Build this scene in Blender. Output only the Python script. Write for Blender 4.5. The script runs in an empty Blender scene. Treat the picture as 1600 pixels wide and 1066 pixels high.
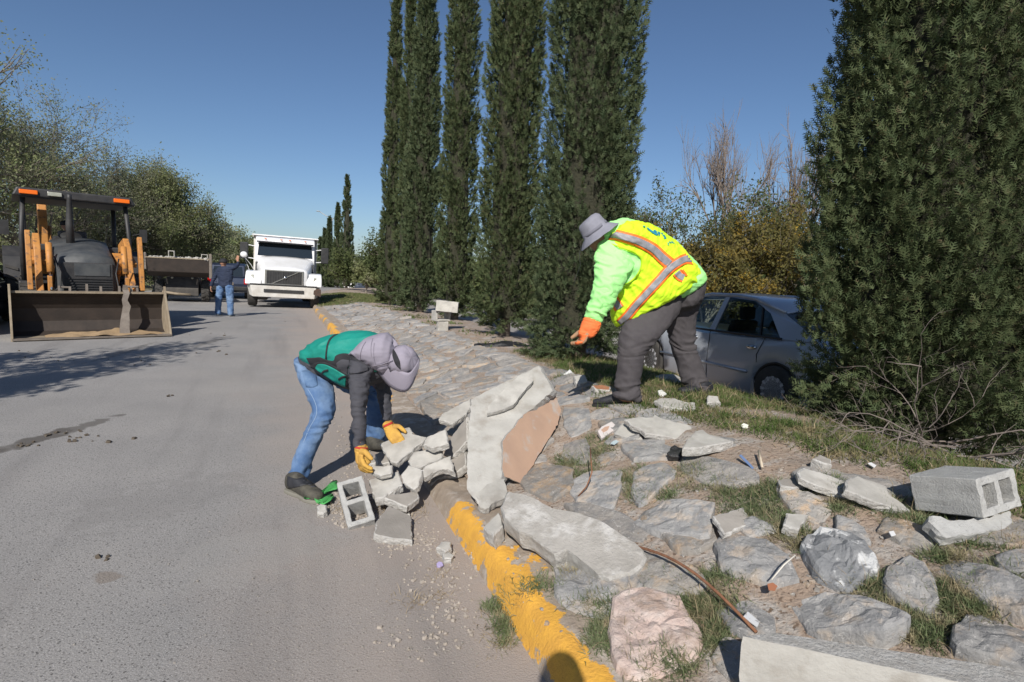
import bpy, bmesh, math, random
import numpy as np
from mathutils import Vector, Matrix, noise
from mathutils.bvhtree import BVHTree
random.seed(7); rng = np.random.default_rng(7)
D = bpy.data; S = bpy.context.scene; COL = S.collection
V = Vector; R_ = math.radians

# ------------------------------------------------------------------ camera
F, CX, CY = 880.0, 800.0, 533.0
CAM = V((0, 0, 1.6)); PITCH, ROLL = R_(6.9), R_(2.7)
CW = V((0, math.cos(PITCH), -math.sin(PITCH)))
_u0 = V((0, math.sin(PITCH), math.cos(PITCH))); _r0 = V((1, 0, 0))
CR = _r0 * math.cos(ROLL) + _u0 * math.sin(ROLL)
CU = _u0 * math.cos(ROLL) - _r0 * math.sin(ROLL)
cd = D.cameras.new('camera'); cd.sensor_width = 36; cd.lens = F / 1600 * 36
cd.clip_start = 0.05; cd.clip_end = 3000
cam = D.objects.new('camera', cd); COL.objects.link(cam)
m = Matrix.Identity(4)
for i in range(3):
    m[i][0] = CR[i]; m[i][1] = CU[i]; m[i][2] = -CW[i]; m[i][3] = CAM[i]
cam.matrix_world = m; S.camera = cam
cd.dof.use_dof = True; cd.dof.focus_distance = 3.9; cd.dof.aperture_fstop = 7.0
# ------------------------------------------------------------------ light
SUN_EL, SUN_AZ = R_(37.0), R_(6.3)     # light travels towards azimuth 6.3 deg right of +Y
w = D.worlds.new('World'); S.world = w; w.use_nodes = True
nt = w.node_tree; bg = nt.nodes['Background']
sky = nt.nodes.new('ShaderNodeTexSky'); sky.sky_type = 'NISHITA'; sky.sun_disc = False
sky.sun_elevation = SUN_EL; sky.sun_rotation = math.pi + SUN_AZ
sky.altitude = 1100; sky.air_density = 1.0; sky.dust_density = 1.6; sky.ozone_density = 5.0
nt.links.new(sky.outputs[0], bg.inputs[0]); bg.inputs[1].default_value = 0.08
sd = D.lights.new('sun', 'SUN'); sd.energy = 4.7; sd.angle = R_(0.53); sd.color = (1.0, 0.955, 0.89)
so = D.objects.new('sun', sd); COL.objects.link(so)
ld = V((math.sin(SUN_AZ) * math.cos(SUN_EL), math.cos(SUN_AZ) * math.cos(SUN_EL), -math.sin(SUN_EL)))
so.rotation_euler = ld.to_track_quat('-Z', 'Y').to_euler(); so.location = (0, -10, 20)
S.view_settings.view_transform = 'Standard'; S.view_settings.look = 'None'
S.view_settings.exposure = 0.22; S.view_settings.gamma = 1; S.view_settings.use_curve_mapping = False
S.cycles.max_bounces = 6; S.cycles.transparent_max_bounces = 12

# ------------------------------------------------------------------ helpers: space
def ray(px, py): return CR * ((px - CX) / F) + CU * (-(py - CY) / F) + CW
def P(px, py, d): return CAM + ray(px, py) * d
def kx(y):
    return 1.03 - 0.405 * y + (0.0028 * (y - 18) ** 2 if y > 18 else 0)
def vof(x, y): return (x - kx(y)) * 0.927
def z0(y): return 0.0 if y < 13 else -0.022 * (y - 13) * min(1, (y - 13) / 4) if y < 90 else -1.694
def lerp(t, pts):
    if t <= pts[0][0]: return pts[0][1]
    for (a, b), (c, d) in zip(pts, pts[1:]):
        if t <= c: return b + (d - b) * (t - a) / (c - a)
    return pts[-1][1]
PROF = [(.30, .17), (.5, .22), (1.0, .41), (1.6, .6), (2.2, .66), (3.0, .58), (3.8, .3), (4.5, .03), (4.7, 0)]
SY = [(4.5, 1), (7.5, .85), (12, .7), (21, .5), (30, .35), (60, .25)]
def bank(v, y):
    s = lerp(y, SY); p = lerp(v, PROF)
    return .17 + (p - .17) * s if p > .17 else p
def G(x, y):
    v = vof(x, y); b = z0(y)
    if v <= 0: return b
    if v < .06: return b + .15 * v / .06
    if v < .30: return b + .15 + .02 * (v - .06) / .24
    n = 0
    if v < 4.6: n = .025 * noise.noise(V((x * .9, y * .9, 3))) + .010 * noise.noise(V((x * 4, y * 4, 1)))
    return b + bank(v, y) + n * min(1, (v - .3) * 4)
def hit(px, py, h=0.0):
    r = ray(px, py); t = .5; step = .05
    while t < 400:
        p = CAM + r * t
        if p.z < G(p.x, p.y) + h: break
        t += step; step = max(.03, t * .01)
    lo, hi = t - step, t
    for _ in range(14):
        m_ = (lo + hi) / 2; p = CAM + r * m_
        if p.z < G(p.x, p.y) + h: hi = m_
        else: lo = m_
    return CAM + r * hi

# ------------------------------------------------------------------ helpers: materials
def mat(name, c1, c2=None, scale=8, rough=.85, bump=0, bscale=None, metal=0, c3=None, s3=2, t3=.58, detail=6, coat=0, spec=None, objrand=0, dist=.01, w3=.06):
    """c1/c2 mixed by noise; c3 in patches; bump in metres-ish strength"""
    M = D.materials.new(name); M.use_nodes = True; t = M.node_tree; N = t.nodes; L = t.links
    b = N['Principled BSDF']; b.inputs['Roughness'].default_value = rough; b.inputs['Metallic'].default_value = metal
    if coat: b.inputs['Coat Weight'].default_value = coat; b.inputs['Coat Roughness'].default_value = .08
    if spec is not None: b.inputs['Specular IOR Level'].default_value = spec
    b.inputs['Base Color'].default_value = (*c1, 1)
    tc = N.new('ShaderNodeTexCoord'); co = tc.outputs['Object']
    if objrand:
        oi = N.new('ShaderNodeObjectInfo'); ad = N.new('ShaderNodeVectorMath'); ad.operation = 'MULTIPLY_ADD'
        ad.inputs[1].default_value = (1, 1, 1); L.new(co, ad.inputs[0])
        cm = N.new('ShaderNodeVectorMath'); cm.operation = 'SCALE'; cm.inputs['Scale'].default_value = 37
        cx_ = N.new('ShaderNodeCombineXYZ'); [L.new(oi.outputs['Random'], cx_.inputs[i]) for i in range(3)]
        L.new(cx_.outputs[0], cm.inputs[0]); L.new(cm.outputs[0], ad.inputs[2]); co = ad.outputs[0]
    def nz(sc, dt=detail, rg=.6):
        n = N.new('ShaderNodeTexNoise'); n.inputs['Scale'].default_value = sc; n.inputs['Detail'].default_value = dt
        n.inputs['Roughness'].default_value = rg; L.new(co, n.inputs['Vector']); return n
    def ramp(src, a, b_):
        r = N.new('ShaderNodeMapRange'); r.inputs['From Min'].default_value = a; r.inputs['From Max'].default_value = b_
        L.new(src, r.inputs['Value']); return r.outputs[0]
    def mix(f, a, b_):
        x = N.new('ShaderNodeMix'); x.data_type = 'RGBA'
        if hasattr(f, 'links'): L.new(f, x.inputs[0])
        else: x.inputs[0].default_value = f
        for q, v_ in ((6, a), (7, b_)):
            if hasattr(v_, 'links'): L.new(v_, x.inputs[q])
            else: x.inputs[q].default_value = (*v_, 1)
        return x.outputs[2]
    cur = c1
    if c2 is not None: cur = mix(ramp(nz(scale).outputs[0], .35, .65), c1, c2)
    if c3 is not None: cur = mix(ramp(nz(s3, 5).outputs[0], t3 - w3, t3 + w3), cur, c3)
    if objrand:
        hs = N.new('ShaderNodeHueSaturation'); r = N.new('ShaderNodeMapRange')
        r.inputs['To Min'].default_value = 1 - objrand; r.inputs['To Max'].default_value = 1 + objrand
        L.new(oi.outputs['Random'], r.inputs['Value']); L.new(r.outputs[0], hs.inputs['Value'])
        if hasattr(cur, 'links'): L.new(cur, hs.inputs['Color'])
        else: hs.inputs['Color'].default_value = (*cur, 1)
        cur = hs.outputs[0]
    if hasattr(cur, 'links'): L.new(cur, b.inputs['Base Color'])
    if bump:
        bp = N.new('ShaderNodeBump'); bp.inputs['Strength'].default_value = bump; bp.inputs['Distance'].default_value = dist
        L.new(nz(bscale or scale * 3, 8, .65).outputs[0], bp.inputs['Height']); L.new(bp.outputs[0], b.inputs['Normal'])
    M['_'] = 0
    return M
def nodes_of(M): return M.node_tree.nodes, M.node_tree.links, M.node_tree.nodes['Principled BSDF']

# ------------------------------------------------------------------ helpers: objects
def link(o, parent=None):
    COL.objects.link(o)
    if parent is not None: o.parent = parent
    return o
def tag(o, label=None, cat=None, group=None, kind=None):
    if label: o['label'] = label
    if cat: o['category'] = cat
    if group: o['group'] = group
    if kind: o['kind'] = kind
    return o
def thing(name, label, cat, loc=(0, 0, 0), rz=0, group=None):
    o = D.objects.new(name, None); COL.objects.link(o); o.location = loc; o.rotation_euler = (0, 0, rz)
    o.empty_display_size = .2
    return tag(o, label, cat, group)
def copy_tree(o, parent=None):
    c = o.copy(); COL.objects.link(c); c.parent = parent
    for ch in [q for q in o.children]: copy_tree(ch, c)
    return c
class MB:
    def __init__(s): s.v = []; s.f = []; s.mi = []; s.cur = 0
    def add(s, vs, fs):
        n = len(s.v); s.v += [tuple(q) for q in vs]
        s.f += [tuple(i + n for i in f) for f in fs]; s.mi += [s.cur] * len(fs); return s
    def box(s, x0, x1, y0, y1, z0_, z1):
        return s.add([(x0, y0, z0_), (x1, y0, z0_), (x1, y1, z0_), (x0, y1, z0_), (x0, y0, z1), (x1, y0, z1), (x1, y1, z1), (x0, y1, z1)],
                     [(0, 3, 2, 1), (4, 5, 6, 7), (0, 1, 5, 4), (1, 2, 6, 5), (2, 3, 7, 6), (3, 0, 4, 7)])
    def prism(s, poly, ax, a, b):
        """poly in the two axes other than ax, extruded from a to b along ax"""
        def mk(p, q): 
            l = list(p); l.insert(ax, q); return tuple(l)
        n = len(poly); vs = [mk(p, a) for p in poly] + [mk(p, b) for p in poly]
        return s.add(vs, [tuple(range(n))[::-1], tuple(range(n, 2 * n))] + [(i, (i + 1) % n, n + (i + 1) % n, n + i) for i in range(n)])
    def tube(s, pts, r, n=8, caps=True):
        pts = [V(p) for p in pts]; k = len(pts); rs = r if isinstance(r, (list, tuple)) else [r] * k
        vs = []; ref = None
        for i, p in enumerate(pts):
            t = (pts[min(i + 1, k - 1)] - pts[max(i - 1, 0)]).normalized()
            if ref is None: ref = t.orthogonal().normalized()
            ref = (ref - t * ref.dot(t)); ref = ref.normalized() if ref.length > 1e-6 else t.orthogonal().normalized()
            b = t.cross(ref)
            for j in range(n):
                a = 2 * math.pi * j / n; vs.append(p + (ref * math.cos(a) + b * math.sin(a)) * rs[i])
        fs = [(i * n + j, i * n + (j + 1) % n, (i + 1) * n + (j + 1) % n, (i + 1) * n + j) for i in range(k - 1) for j in range(n)]
        if caps: fs += [tuple(range(n))[::-1], tuple(range((k - 1) * n, k * n))]
        return s.add(vs, fs)
    def lathe(s, prof, o=(0, 0, 0), ax=(0, 0, 1), n=24, sx=1.0):
        """prof (radius, height along ax)"""
        o = V(o); ax = V(ax).normalized(); e = ax.orthogonal().normalized(); g = ax.cross(e)
        vs = []; k = len(prof)
        for r, h in prof:
            for j in range(n):
                a = 2 * math.pi * j / n; vs.append(o + ax * h + (e * math.cos(a) + g * math.sin(a) * sx) * r)
        fs = [(i * n + j, i * n + (j + 1) % n, (i + 1) * n + (j + 1) % n, (i + 1) * n + j) for i in range(k - 1) for j in range(n)]
        fs += [tuple(range(n))[::-1], tuple(range((k - 1) * n, k * n))]
        return s.add(vs, fs)
    def loft(s, rings, n=20, sub=4, power=2.0, capk=1.0):
        """rings: (centre, a vec, b vec); Catmull-Rom between"""
        Rg = [(V(c), V(a), V(b)) for c, a, b in rings]; out = []
        for i in range(len(Rg) - 1):
            q = [Rg[max(i - 1, 0)], Rg[i], Rg[i + 1], Rg[min(i + 2, len(Rg) - 1)]]
            for k in range(sub):
                t = k / sub
                out.append(tuple(.5 * ((2 * q[1][m_]) + (q[2][m_] - q[0][m_]) * t + (2 * q[0][m_] - 5 * q[1][m_] + 4 * q[2][m_] - q[3][m_]) * t * t + (3 * q[1][m_] - q[0][m_] - 3 * q[2][m_] + q[3][m_]) * t ** 3) for m_ in range(3)))
        out.append(Rg[-1])
        def cap(c, a, b, d_):
            r = (a.length + b.length) * .25 * capk; res = []
            for ph in (.45, .8): res.append((c + d_ * r * math.sin(ph * 1.5), a * math.cos(ph * 1.5), b * math.cos(ph * 1.5)))
            return res
        d0 = (out[0][0] - out[1][0]).normalized(); d1 = (out[-1][0] - out[-2][0]).normalized()
        out = cap(*out[0], d0)[::-1] + out + cap(*out[-1], d1)
        vs = []
        for c, a, b in out:
            for j in range(n):
                th = 2 * math.pi * j / n; cs, sn = math.cos(th), math.sin(th)
                cs = math.copysign(abs(cs) ** (2 / power), cs); sn = math.copysign(abs(sn) ** (2 / power), sn)
                vs.append(c + a * cs + b * sn)
        k = len(out)
        fs = [(i * n + j, i * n + (j + 1) % n, (i + 1) * n + (j + 1) % n, (i + 1) * n + j) for i in range(k - 1) for j in range(n)]
        fs += [tuple(range(n))[::-1], tuple(range((k - 1) * n, k * n))]
        return s.add(vs, fs)
    def ball(s, c, r, n=16, m_=10, sq=(1, 1, 1), rot=None):
        c = V(c); vs = []; 
        for i in range(m_ + 1):
            ph = math.pi * (i + .001) / (m_ + .002)
            for j in range(n):
                a = 2 * math.pi * j / n
                q = V((math.sin(ph) * math.cos(a) * r * sq[0], math.sin(ph) * math.sin(a) * r * sq[1], math.cos(ph) * r * sq[2]))
                if rot is not None: q = rot @ q
                vs.append(c + q)
        fs = [(i * n + j, (i + 1) * n + j, (i + 1) * n + (j + 1) % n, i * n + (j + 1) % n) for i in range(m_) for j in range(n)]
        fs += [tuple(range(n)), tuple(range(m_ * n, m_ * n + n))[::-1]]
        return s.add(vs, fs)
    def mesh(s, name, mats, smooth=False):
        me = D.meshes.new(name); me.from_pydata(s.v, [], s.f)
        for q in (mats if isinstance(mats, (list, tuple)) else [mats]): me.materials.append(q)
        if isinstance(mats, (list, tuple)): me.polygons.foreach_set('material_index', s.mi)
        if smooth: me.polygons.foreach_set('use_smooth', [True] * len(me.polygons))
        bm = bmesh.new(); bm.from_mesh(me); bmesh.ops.recalc_face_normals(bm, faces=bm.faces); bm.to_mesh(me); bm.free()
        return me
    def build(s, name, mats, parent=None, smooth=False, bevel=0, seg=2, auto=None):
        o = D.objects.new(name, s.mesh(name, mats, smooth)); link(o, parent)
        if bevel:
            b = o.modifiers.new('b', 'BEVEL'); b.width = bevel; b.segments = seg; b.limit_method = 'ANGLE'; b.angle_limit = R_(35)
            b.harden_normals = False
        return o
def remesh(mb, name, mats, voxel, parent=None, smooth=2, disp=None, proj=None):
    o = D.objects.new(name, mb.mesh(name, mats)); COL.objects.link(o)
    r = o.modifiers.new('r', 'REMESH'); r.mode = 'VOXEL'; r.voxel_size = voxel; r.use_smooth_shade = True
    if smooth:
        q = o.modifiers.new('s', 'SMOOTH'); q.iterations = smooth; q.factor = .5
    dg = bpy.context.evaluated_depsgraph_get(); me = D.meshes.new_from_object(o.evaluated_get(dg))
    o.modifiers.clear(); o.data = me; me.name = name
    if disp:
        nr = [v_.normal.copy() for v_ in me.vertices]
        for v_, n_ in zip(me.vertices, nr): v_.co += n_ * disp(v_.co, n_)
        me.update()
    if parent is not None: o.parent = parent
    return o
def npmesh(name, verts, faces_tri, mat_, parent=None, smooth=False):
    """verts (n,3) float, faces (m,3) int"""
    me = D.meshes.new(name); me.vertices.add(len(verts)); me.vertices.foreach_set('co', np.asarray(verts, np.float32).ravel())
    k = faces_tri.shape[1]; nf = len(faces_tri)
    me.loops.add(nf * k); me.polygons.add(nf)
    me.loops.foreach_set('vertex_index', np.asarray(faces_tri, np.int32).ravel())
    me.polygons.foreach_set('loop_start', np.arange(0, nf * k, k, dtype=np.int32))
    if smooth: me.polygons.foreach_set('use_smooth', np.ones(nf, bool))
    me.update(calc_edges=True); me.validate(); me.materials.append(mat_)
    return link(D.objects.new(name, me), parent)

# ================================================================== MATERIALS
M_conc = mat('concrete_pale', (.46, .44, .40), (.33, .315, .285), 7, .92, .55, 60, c3=(.30, .28, .25), s3=5, t3=.62, objrand=.13, dist=.006)
M_conc_side = mat('concrete_broken', (.50, .485, .455), (.36, .34, .31), 25, .95, 1.0, 90, objrand=.08, dist=.012)
M_block = mat('block_concrete', (.40, .395, .375), (.33, .325, .31), 18, .95, .9, 140, objrand=.06, dist=.006, c3=(.22, .215, .205), s3=60, t3=.66)
M_stucco = mat('pink_stucco', (.46, .305, .215), (.40, .265, .19), 5, .9, .3, 120, c3=(.42, .37, .33), s3=7, t3=.63, dist=.004)
M_asph_dark = mat('dark_rubber', (.018, .018, .018), (.028, .027, .026), 12, .75, .3, 60)
M_yellow = mat('yellow_paint', (.72, .36, .02), (.60, .30, .02), 20, .75, .4, 90)

def mat_road():
    M = mat('asphalt_dusty', (.285, .27, .255), (.235, .225, .215), 1.1, .93, .9, 110, dist=.006)
    N, L, b = nodes_of(M)
    tc = N.new('ShaderNodeTexCoord'); cur = b.inputs['Base Color'].links[0].from_socket
    def nz(sc, det, vec=None):
        n = N.new('ShaderNodeTexNoise'); n.inputs['Scale'].default_value = sc; n.inputs['Detail'].default_value = det
        L.new(vec or tc.outputs['Object'], n.inputs['Vector']); return n.outputs[0]
    def mr(v, a, c, lo=0, hi=1):
        r = N.new('ShaderNodeMapRange'); r.inputs[1].default_value = a; r.inputs[2].default_value = c; r.inputs[3].default_value = lo; r.inputs[4].default_value = hi
        L.new(v, r.inputs[0]); return r.outputs[0]
    def mth(op, a, c):
        x = N.new('ShaderNodeMath'); x.operation = op
        for i, q in enumerate((a, c)):
            if hasattr(q, 'links'): L.new(q, x.inputs[i])
            else: x.inputs[i].default_value = q
        return x.outputs[0]
    def mix(f, a, c):
        x = N.new('ShaderNodeMix'); x.data_type = 'RGBA'; L.new(f, x.inputs[0])
        for q, v_ in ((6, a), (7, c)):
            if hasattr(v_, 'links'): L.new(v_, x.inputs[q])
            else: x.inputs[q].default_value = (*v_, 1)
        return x.outputs[2]
    # aggregate speckle
    vo = N.new('ShaderNodeTexVoronoi'); vo.voronoi_dimensions = '2D'; vo.inputs['Scale'].default_value = 62; L.new(tc.outputs['Object'], vo.inputs['Vector'])
    cur = mix(mth('MULTIPLY', mr(vo.outputs['Distance'], .33, .20), mr(nz(45, 3), .46, .60, 0, .95)), cur, (.085, .08, .075))
    cur = mix(mth('MULTIPLY', mr(nz(150, 2), .56, .64), .7), cur, (.40, .385, .37))
    # dust towards the kerb (UV.x = distance across, metres)
    sep = N.new('ShaderNodeSeparateXYZ'); L.new(tc.outputs['UV'], sep.inputs[0])
    edge = mth('ADD', sep.outputs[0], mth('MULTIPLY', mth('SUBTRACT', nz(1.3, 6), .5), 1.6))
    cur = mix(mr(edge, -1.35, -.25, 0, .85), cur, (.34, .285, .245))
    cur = mix(mth('MULTIPLY', mr(nz(.35, 6), .52, .66), .35), cur, (.33, .30, .27))
    mp = N.new('ShaderNodeMapping'); mp.inputs['Scale'].default_value = (2.2, .16, 1); L.new(tc.outputs['UV'], mp.inputs[0])
    cur = mix(mth('MULTIPLY', mr(nz(1.0, 5, mp.outputs[0]), .55, .7), .38), cur, (.15, .14, .135))
    # damp smears and a round brown stain, each with its own place and outline
    for (sx_, sy_, ang, lx, ly, col, st) in STAINS:
        m2 = N.new('ShaderNodeMapping'); m2.vector_type = 'TEXTURE'; m2.inputs['Location'].default_value = (sx_, sy_, 0); m2.inputs['Rotation'].default_value = (0, 0, ang); m2.inputs['Scale'].default_value = (lx, ly, 1); L.new(tc.outputs['Object'], m2.inputs[0])
        ln = N.new('ShaderNodeVectorMath'); ln.operation = 'LENGTH'; L.new(m2.outputs[0], ln.inputs[0])
        dd = mth('ADD', ln.outputs['Value'], mth('MULTIPLY', mth('SUBTRACT', nz(7, 7), .5), 2.6))
        cur = mix(mth('MULTIPLY', mr(dd, 1.0, .75), st), cur, col)
    L.new(cur, b.inputs['Base Color'])
    return M
STAINS = []
for px_, py_, ln_, wd_, col_, st_, lv in ((100, 675, .62, .10, (.09, .08, .07), .75, 1), (40, 692, .5, .10, (.09, .08, .07), .7, 1), (168, 899, .075, .065, (.20, .165, .135), .7, 0), (330, 534, 1.0, .10, (.12, .11, .10), .6, 1), (200, 548, 1.1, .12, (.12, .11, .10), .5, 1), (400, 860, .5, .3, (.30, .285, .265), .35, 1), (250, 780, .6, .35, (.19, .18, .17), .3, 1)):
    q_ = hit(px_, py_); q2_ = hit(px_ + 20, py_ - 6); STAINS.append((q_.x, q_.y, math.atan2(q2_.y - q_.y, q2_.x - q_.x) * lv, ln_, wd_, col_, st_))
M_road = mat_road()
def mat_bank():
    M = mat('bank_earth', (.36, .265, .195), (.30, .245, .20), 3.5, .97, 1.0, 40, c3=(.40, .36, .32), s3=6, t3=.56, dist=.02)
    N, L, b = nodes_of(M); tc = N.new('ShaderNodeTexCoord'); cur = b.inputs['Base Color'].links[0].from_socket
    n = N.new('ShaderNodeTexNoise'); n.inputs['Scale'].default_value = 55; n.inputs['Detail'].default_value = 4; L.new(tc.outputs['Object'], n.inputs['Vector'])
    r = N.new('ShaderNodeMapRange'); r.inputs[1].default_value = .56; r.inputs[2].default_value = .66; L.new(n.outputs[0], r.inputs[0])
    x = N.new('ShaderNodeMix'); x.data_type = 'RGBA'; L.new(r.outputs[0], x.inputs[0]); L.new(cur, x.inputs[6]); x.inputs[7].default_value = (.16, .11, .075, 1)
    L.new(x.outputs[2], b.inputs['Base Color']); return M
M_bank = mat_bank()
M_ground = mat('far_ground', (.22, .17, .12), (.30, .25, .19), 1.0, .95, .4, 8, c3=(.08, .10, .04), s3=.4, t3=.5, w3=.1)
M_farroad = mat('far_road', (.30, .28, .26), (.26, .24, .22), 1.5, .95, .3, 60)
def mat_kerb():
    M = mat('kerb_concrete', (.33, .27, .21), (.25, .20, .155), 14, .95, 1.0, 60, c3=(.40, .35, .30), s3=9, t3=.58, dist=.007)
    N, L, b = nodes_of(M); tc = N.new('ShaderNodeTexCoord'); cur = b.inputs['Base Color'].links[0].from_socket
    at = N.new('ShaderNodeAttribute'); at.attribute_name = 'paint'
    n1 = N.new('ShaderNodeTexNoise'); n1.inputs['Scale'].default_value = 7; n1.inputs['Detail'].default_value = 9; n1.inputs['Roughness'].default_value = .68; L.new(tc.outputs['Object'], n1.inputs['Vector'])
    a = N.new('ShaderNodeMath'); a.operation = 'ADD'; L.new(at.outputs['Fac'], a.inputs[0]); L.new(n1.outputs[0], a.inputs[1])
    r = N.new('ShaderNodeMapRange'); r.inputs[1].default_value = 1.0; r.inputs[2].default_value = 1.03; L.new(a.outputs[0], r.inputs[0])
    n2 = N.new('ShaderNodeTexNoise'); n2.inputs['Scale'].default_value = 16; n2.inputs['Detail'].default_value = 5; L.new(tc.outputs['Object'], n2.inputs['Vector'])
    y = N.new('ShaderNodeMix'); y.data_type = 'RGBA'; L.new(n2.outputs[0], y.inputs[0]); y.inputs[6].default_value = (.50, .25, .05, 1); y.inputs[7].default_value = (.80, .43, .05, 1)
    x = N.new('ShaderNodeMix'); x.data_type = 'RGBA'; L.new(r.outputs[0], x.inputs[0]); L.new(cur, x.inputs[6]); L.new(y.outputs[2], x.inputs[7])
    L.new(x.outputs[2], b.inputs['Base Color']); return M
M_kerb = mat_kerb()
def mat_stone(name, a, c, tan, t3, ob):
    M = mat(name, a, c, 11, .85, 1.0, 45, c3=tan, s3=10, t3=t3, objrand=ob, dist=.010, w3=.07, detail=9)
    N, L, b = nodes_of(M); cur = b.inputs['Base Color'].links[0].from_socket
    tc = N.new('ShaderNodeTexCoord'); wv = N.new('ShaderNodeTexNoise'); wv.inputs['Scale'].default_value = 9; wv.inputs['Detail'].default_value = 3; wv.inputs['Distortion'].default_value = 1.5
    L.new(tc.outputs['Object'], wv.inputs['Vector'])
    r = N.new('ShaderNodeMath'); r.operation = 'SUBTRACT'; L.new(wv.outputs[0], r.inputs[0]); r.inputs[1].default_value = .5
    r2 = N.new('ShaderNodeMath'); r2.operation = 'ABSOLUTE'; L.new(r.outputs[0], r2.inputs[0])
    r3 = N.new('ShaderNodeMapRange'); r3.inputs[1].default_value = .006; r3.inputs[2].default_value = .001; r3.inputs[4].default_value = .7; L.new(r2.outputs[0], r3.inputs[0])
    x = N.new('ShaderNodeMix'); x.data_type = 'RGBA'; L.new(r3.outputs[0], x.inputs[0]); L.new(cur, x.inputs[6]); x.inputs[7].default_value = (.5, .48, .45, 1)
    # dust on upward faces of the rock
    L.new(x.outputs[2], b.inputs['Base Color']); return M
M_stone = [mat_stone('limestone_grey', (.19, .188, .187), (.31, .30, .285), (.36, .305, .25), .58, .24),
           mat_stone('limestone_tan', (.30, .27, .235), (.24, .23, .215), (.38, .28, .19), .58, .18),
           mat_stone('limestone_pale', (.34, .31, .275), (.26, .245, .23), (.20, .195, .19), .56, .15)]
M_pinkrock = mat('pink_rock', (.48, .36, .31), (.55, .46, .41), 12, .9, 1.0, 30, c3=(.36, .27, .22), s3=8, t3=.58, dist=.014)
M_whiterock = mat('rock_with_white_paint', (.17, .175, .18), (.27, .27, .27), 8, .85, .9, 40, c3=(.52, .52, .51), s3=8, t3=.56, dist=.014, w3=.02)

def mat_leaf(name, c1, c2, scale, trans=.25, c3=None, s3=1.5, t3=.58):
    M = mat(name, c1, c2, scale, .75, c3=c3, s3=s3, t3=t3, spec=.25)
    N, L, b = nodes_of(M); out = N['Material Output']
    tr = N.new('ShaderNodeBsdfTranslucent'); ms = N.new('ShaderNodeMixShader'); ms.inputs[0].default_value = trans
    L.new(b.inputs['Base Color'].links[0].from_socket, tr.inputs[0]); L.new(b.outputs[0], ms.inputs[1]); L.new(tr.outputs[0], ms.inputs[2]); L.new(ms.outputs[0], out.inputs[0])
    return M
M_cyp = mat_leaf('cypress_foliage', (.050, .074, .030), (.095, .115, .050), 9, .15, c3=(.105, .085, .045), s3=16, t3=.62)
M_cyp2 = mat_leaf('cypress_foliage_bluish', (.050, .076, .035), (.092, .112, .052), 9, .15, c3=(.10, .09, .05), s3=16, t3=.64)
M_grass = mat_leaf('grass_green', (.085, .14, .035), (.14, .18, .06), 5, .4, c3=(.30, .25, .14), s3=6, t3=.54)
M_grass2 = mat_leaf('grass_bluish', (.13, .175, .075), (.20, .235, .12), 5, .35, c3=(.36, .31, .19), s3=7, t3=.56)
M_straw = mat_leaf('dry_straw', (.40, .32, .20), (.28, .21, .13), 9, .2)
M_olive = mat_leaf('mesquite_leaf', (.17, .20, .08), (.27, .285, .14), 1.2, .45, c3=(.32, .31, .21), s3=.9, t3=.6)
M_olive2 = mat_leaf('grey_green_leaf', (.21, .23, .13), (.32, .315, .21), 1.5, .45, c3=(.20, .25, .10), s3=.7, t3=.55)
M_autumn = mat_leaf('autumn_leaf', (.10, .105, .035), (.19, .145, .045), 1.3, .35, c3=(.42, .27, .03), s3=2.6, t3=.62)
M_green = mat_leaf('bush_leaf', (.06, .085, .03), (.11, .125, .045), 1.0, .3)
M_branch = mat('branch_grey', (.16, .135, .11), (.24, .21, .17), 6, .9)
M_bark = mat('bark_grey_brown', (.12, .095, .075), (.20, .17, .14), 9, .95, 1, 30, dist=.02)
M_twig = mat('twig_grey', (.19, .15, .125), (.27, .22, .18), 6, .9)
M_core = mat('painted_crown_shade', (.026, .027, .015), (.042, .040, .022), 20, .95, 1, 30, dist=.03)  # near-black twig colour, paints shade into the gaps of the cypress crowns
M_deadtwig = mat('dead_twig', (.23, .19, .165), (.14, .115, .10), 12, .9)

# ================================================================== TERRAIN
YS = [-1.5]
while YS[-1] < 300: YS.append(YS[-1] + max(.045, abs(YS[-1] - 1) * .016 if YS[-1] > 1 else .045))
def strip(name, vs, hfun, mat_, y0=-99, y1=999, ys=None, kind='structure', attr=None, smooth=True):
    yy = [y for y in (ys or YS) if y0 <= y <= y1]; n = len(vs); pts = []; uv = []
    for y in yy:
        for v_ in vs:
            x = kx(y) + v_ / .927; pts.append((x, y, hfun(v_, x, y))); uv.append((v_, y))
    fs = [(i * n + j, i * n + j + 1, (i + 1) * n + j + 1, (i + 1) * n + j) for i in range(len(yy) - 1) for j in range(n - 1)]
    o = npmesh(name, np.array(pts), np.array(fs), mat_, smooth=smooth)
    ul = o.data.uv_layers.new(name='UVMap'); li = np.zeros(len(o.data.loops), np.int32); o.data.loops.foreach_get('vertex_index', li)
    ul.data.foreach_set('uv', np.array(uv, np.float32)[li].ravel())
    if attr:
        a = o.data.attributes.new('paint', 'FLOAT', 'POINT'); a.data.foreach_set('value', np.array([attr(v_, y) for y in yy for v_ in vs], np.float32))
    if kind: o['kind'] = kind
    return o
YC = [y for i, y in enumerate(YS) if i % 4 == 0]
strip('road', [-9, -8, -6.5, -5, -4, -3, -2.2, -1.6, -1.1, -.7, -.4, -.2, -.05, .02], lambda v, x, y: z0(y) + (.006 * noise.noise(V((x * 2, y * 2, 0))) if v > -3 else 0), M_road, ys=YC)
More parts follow.
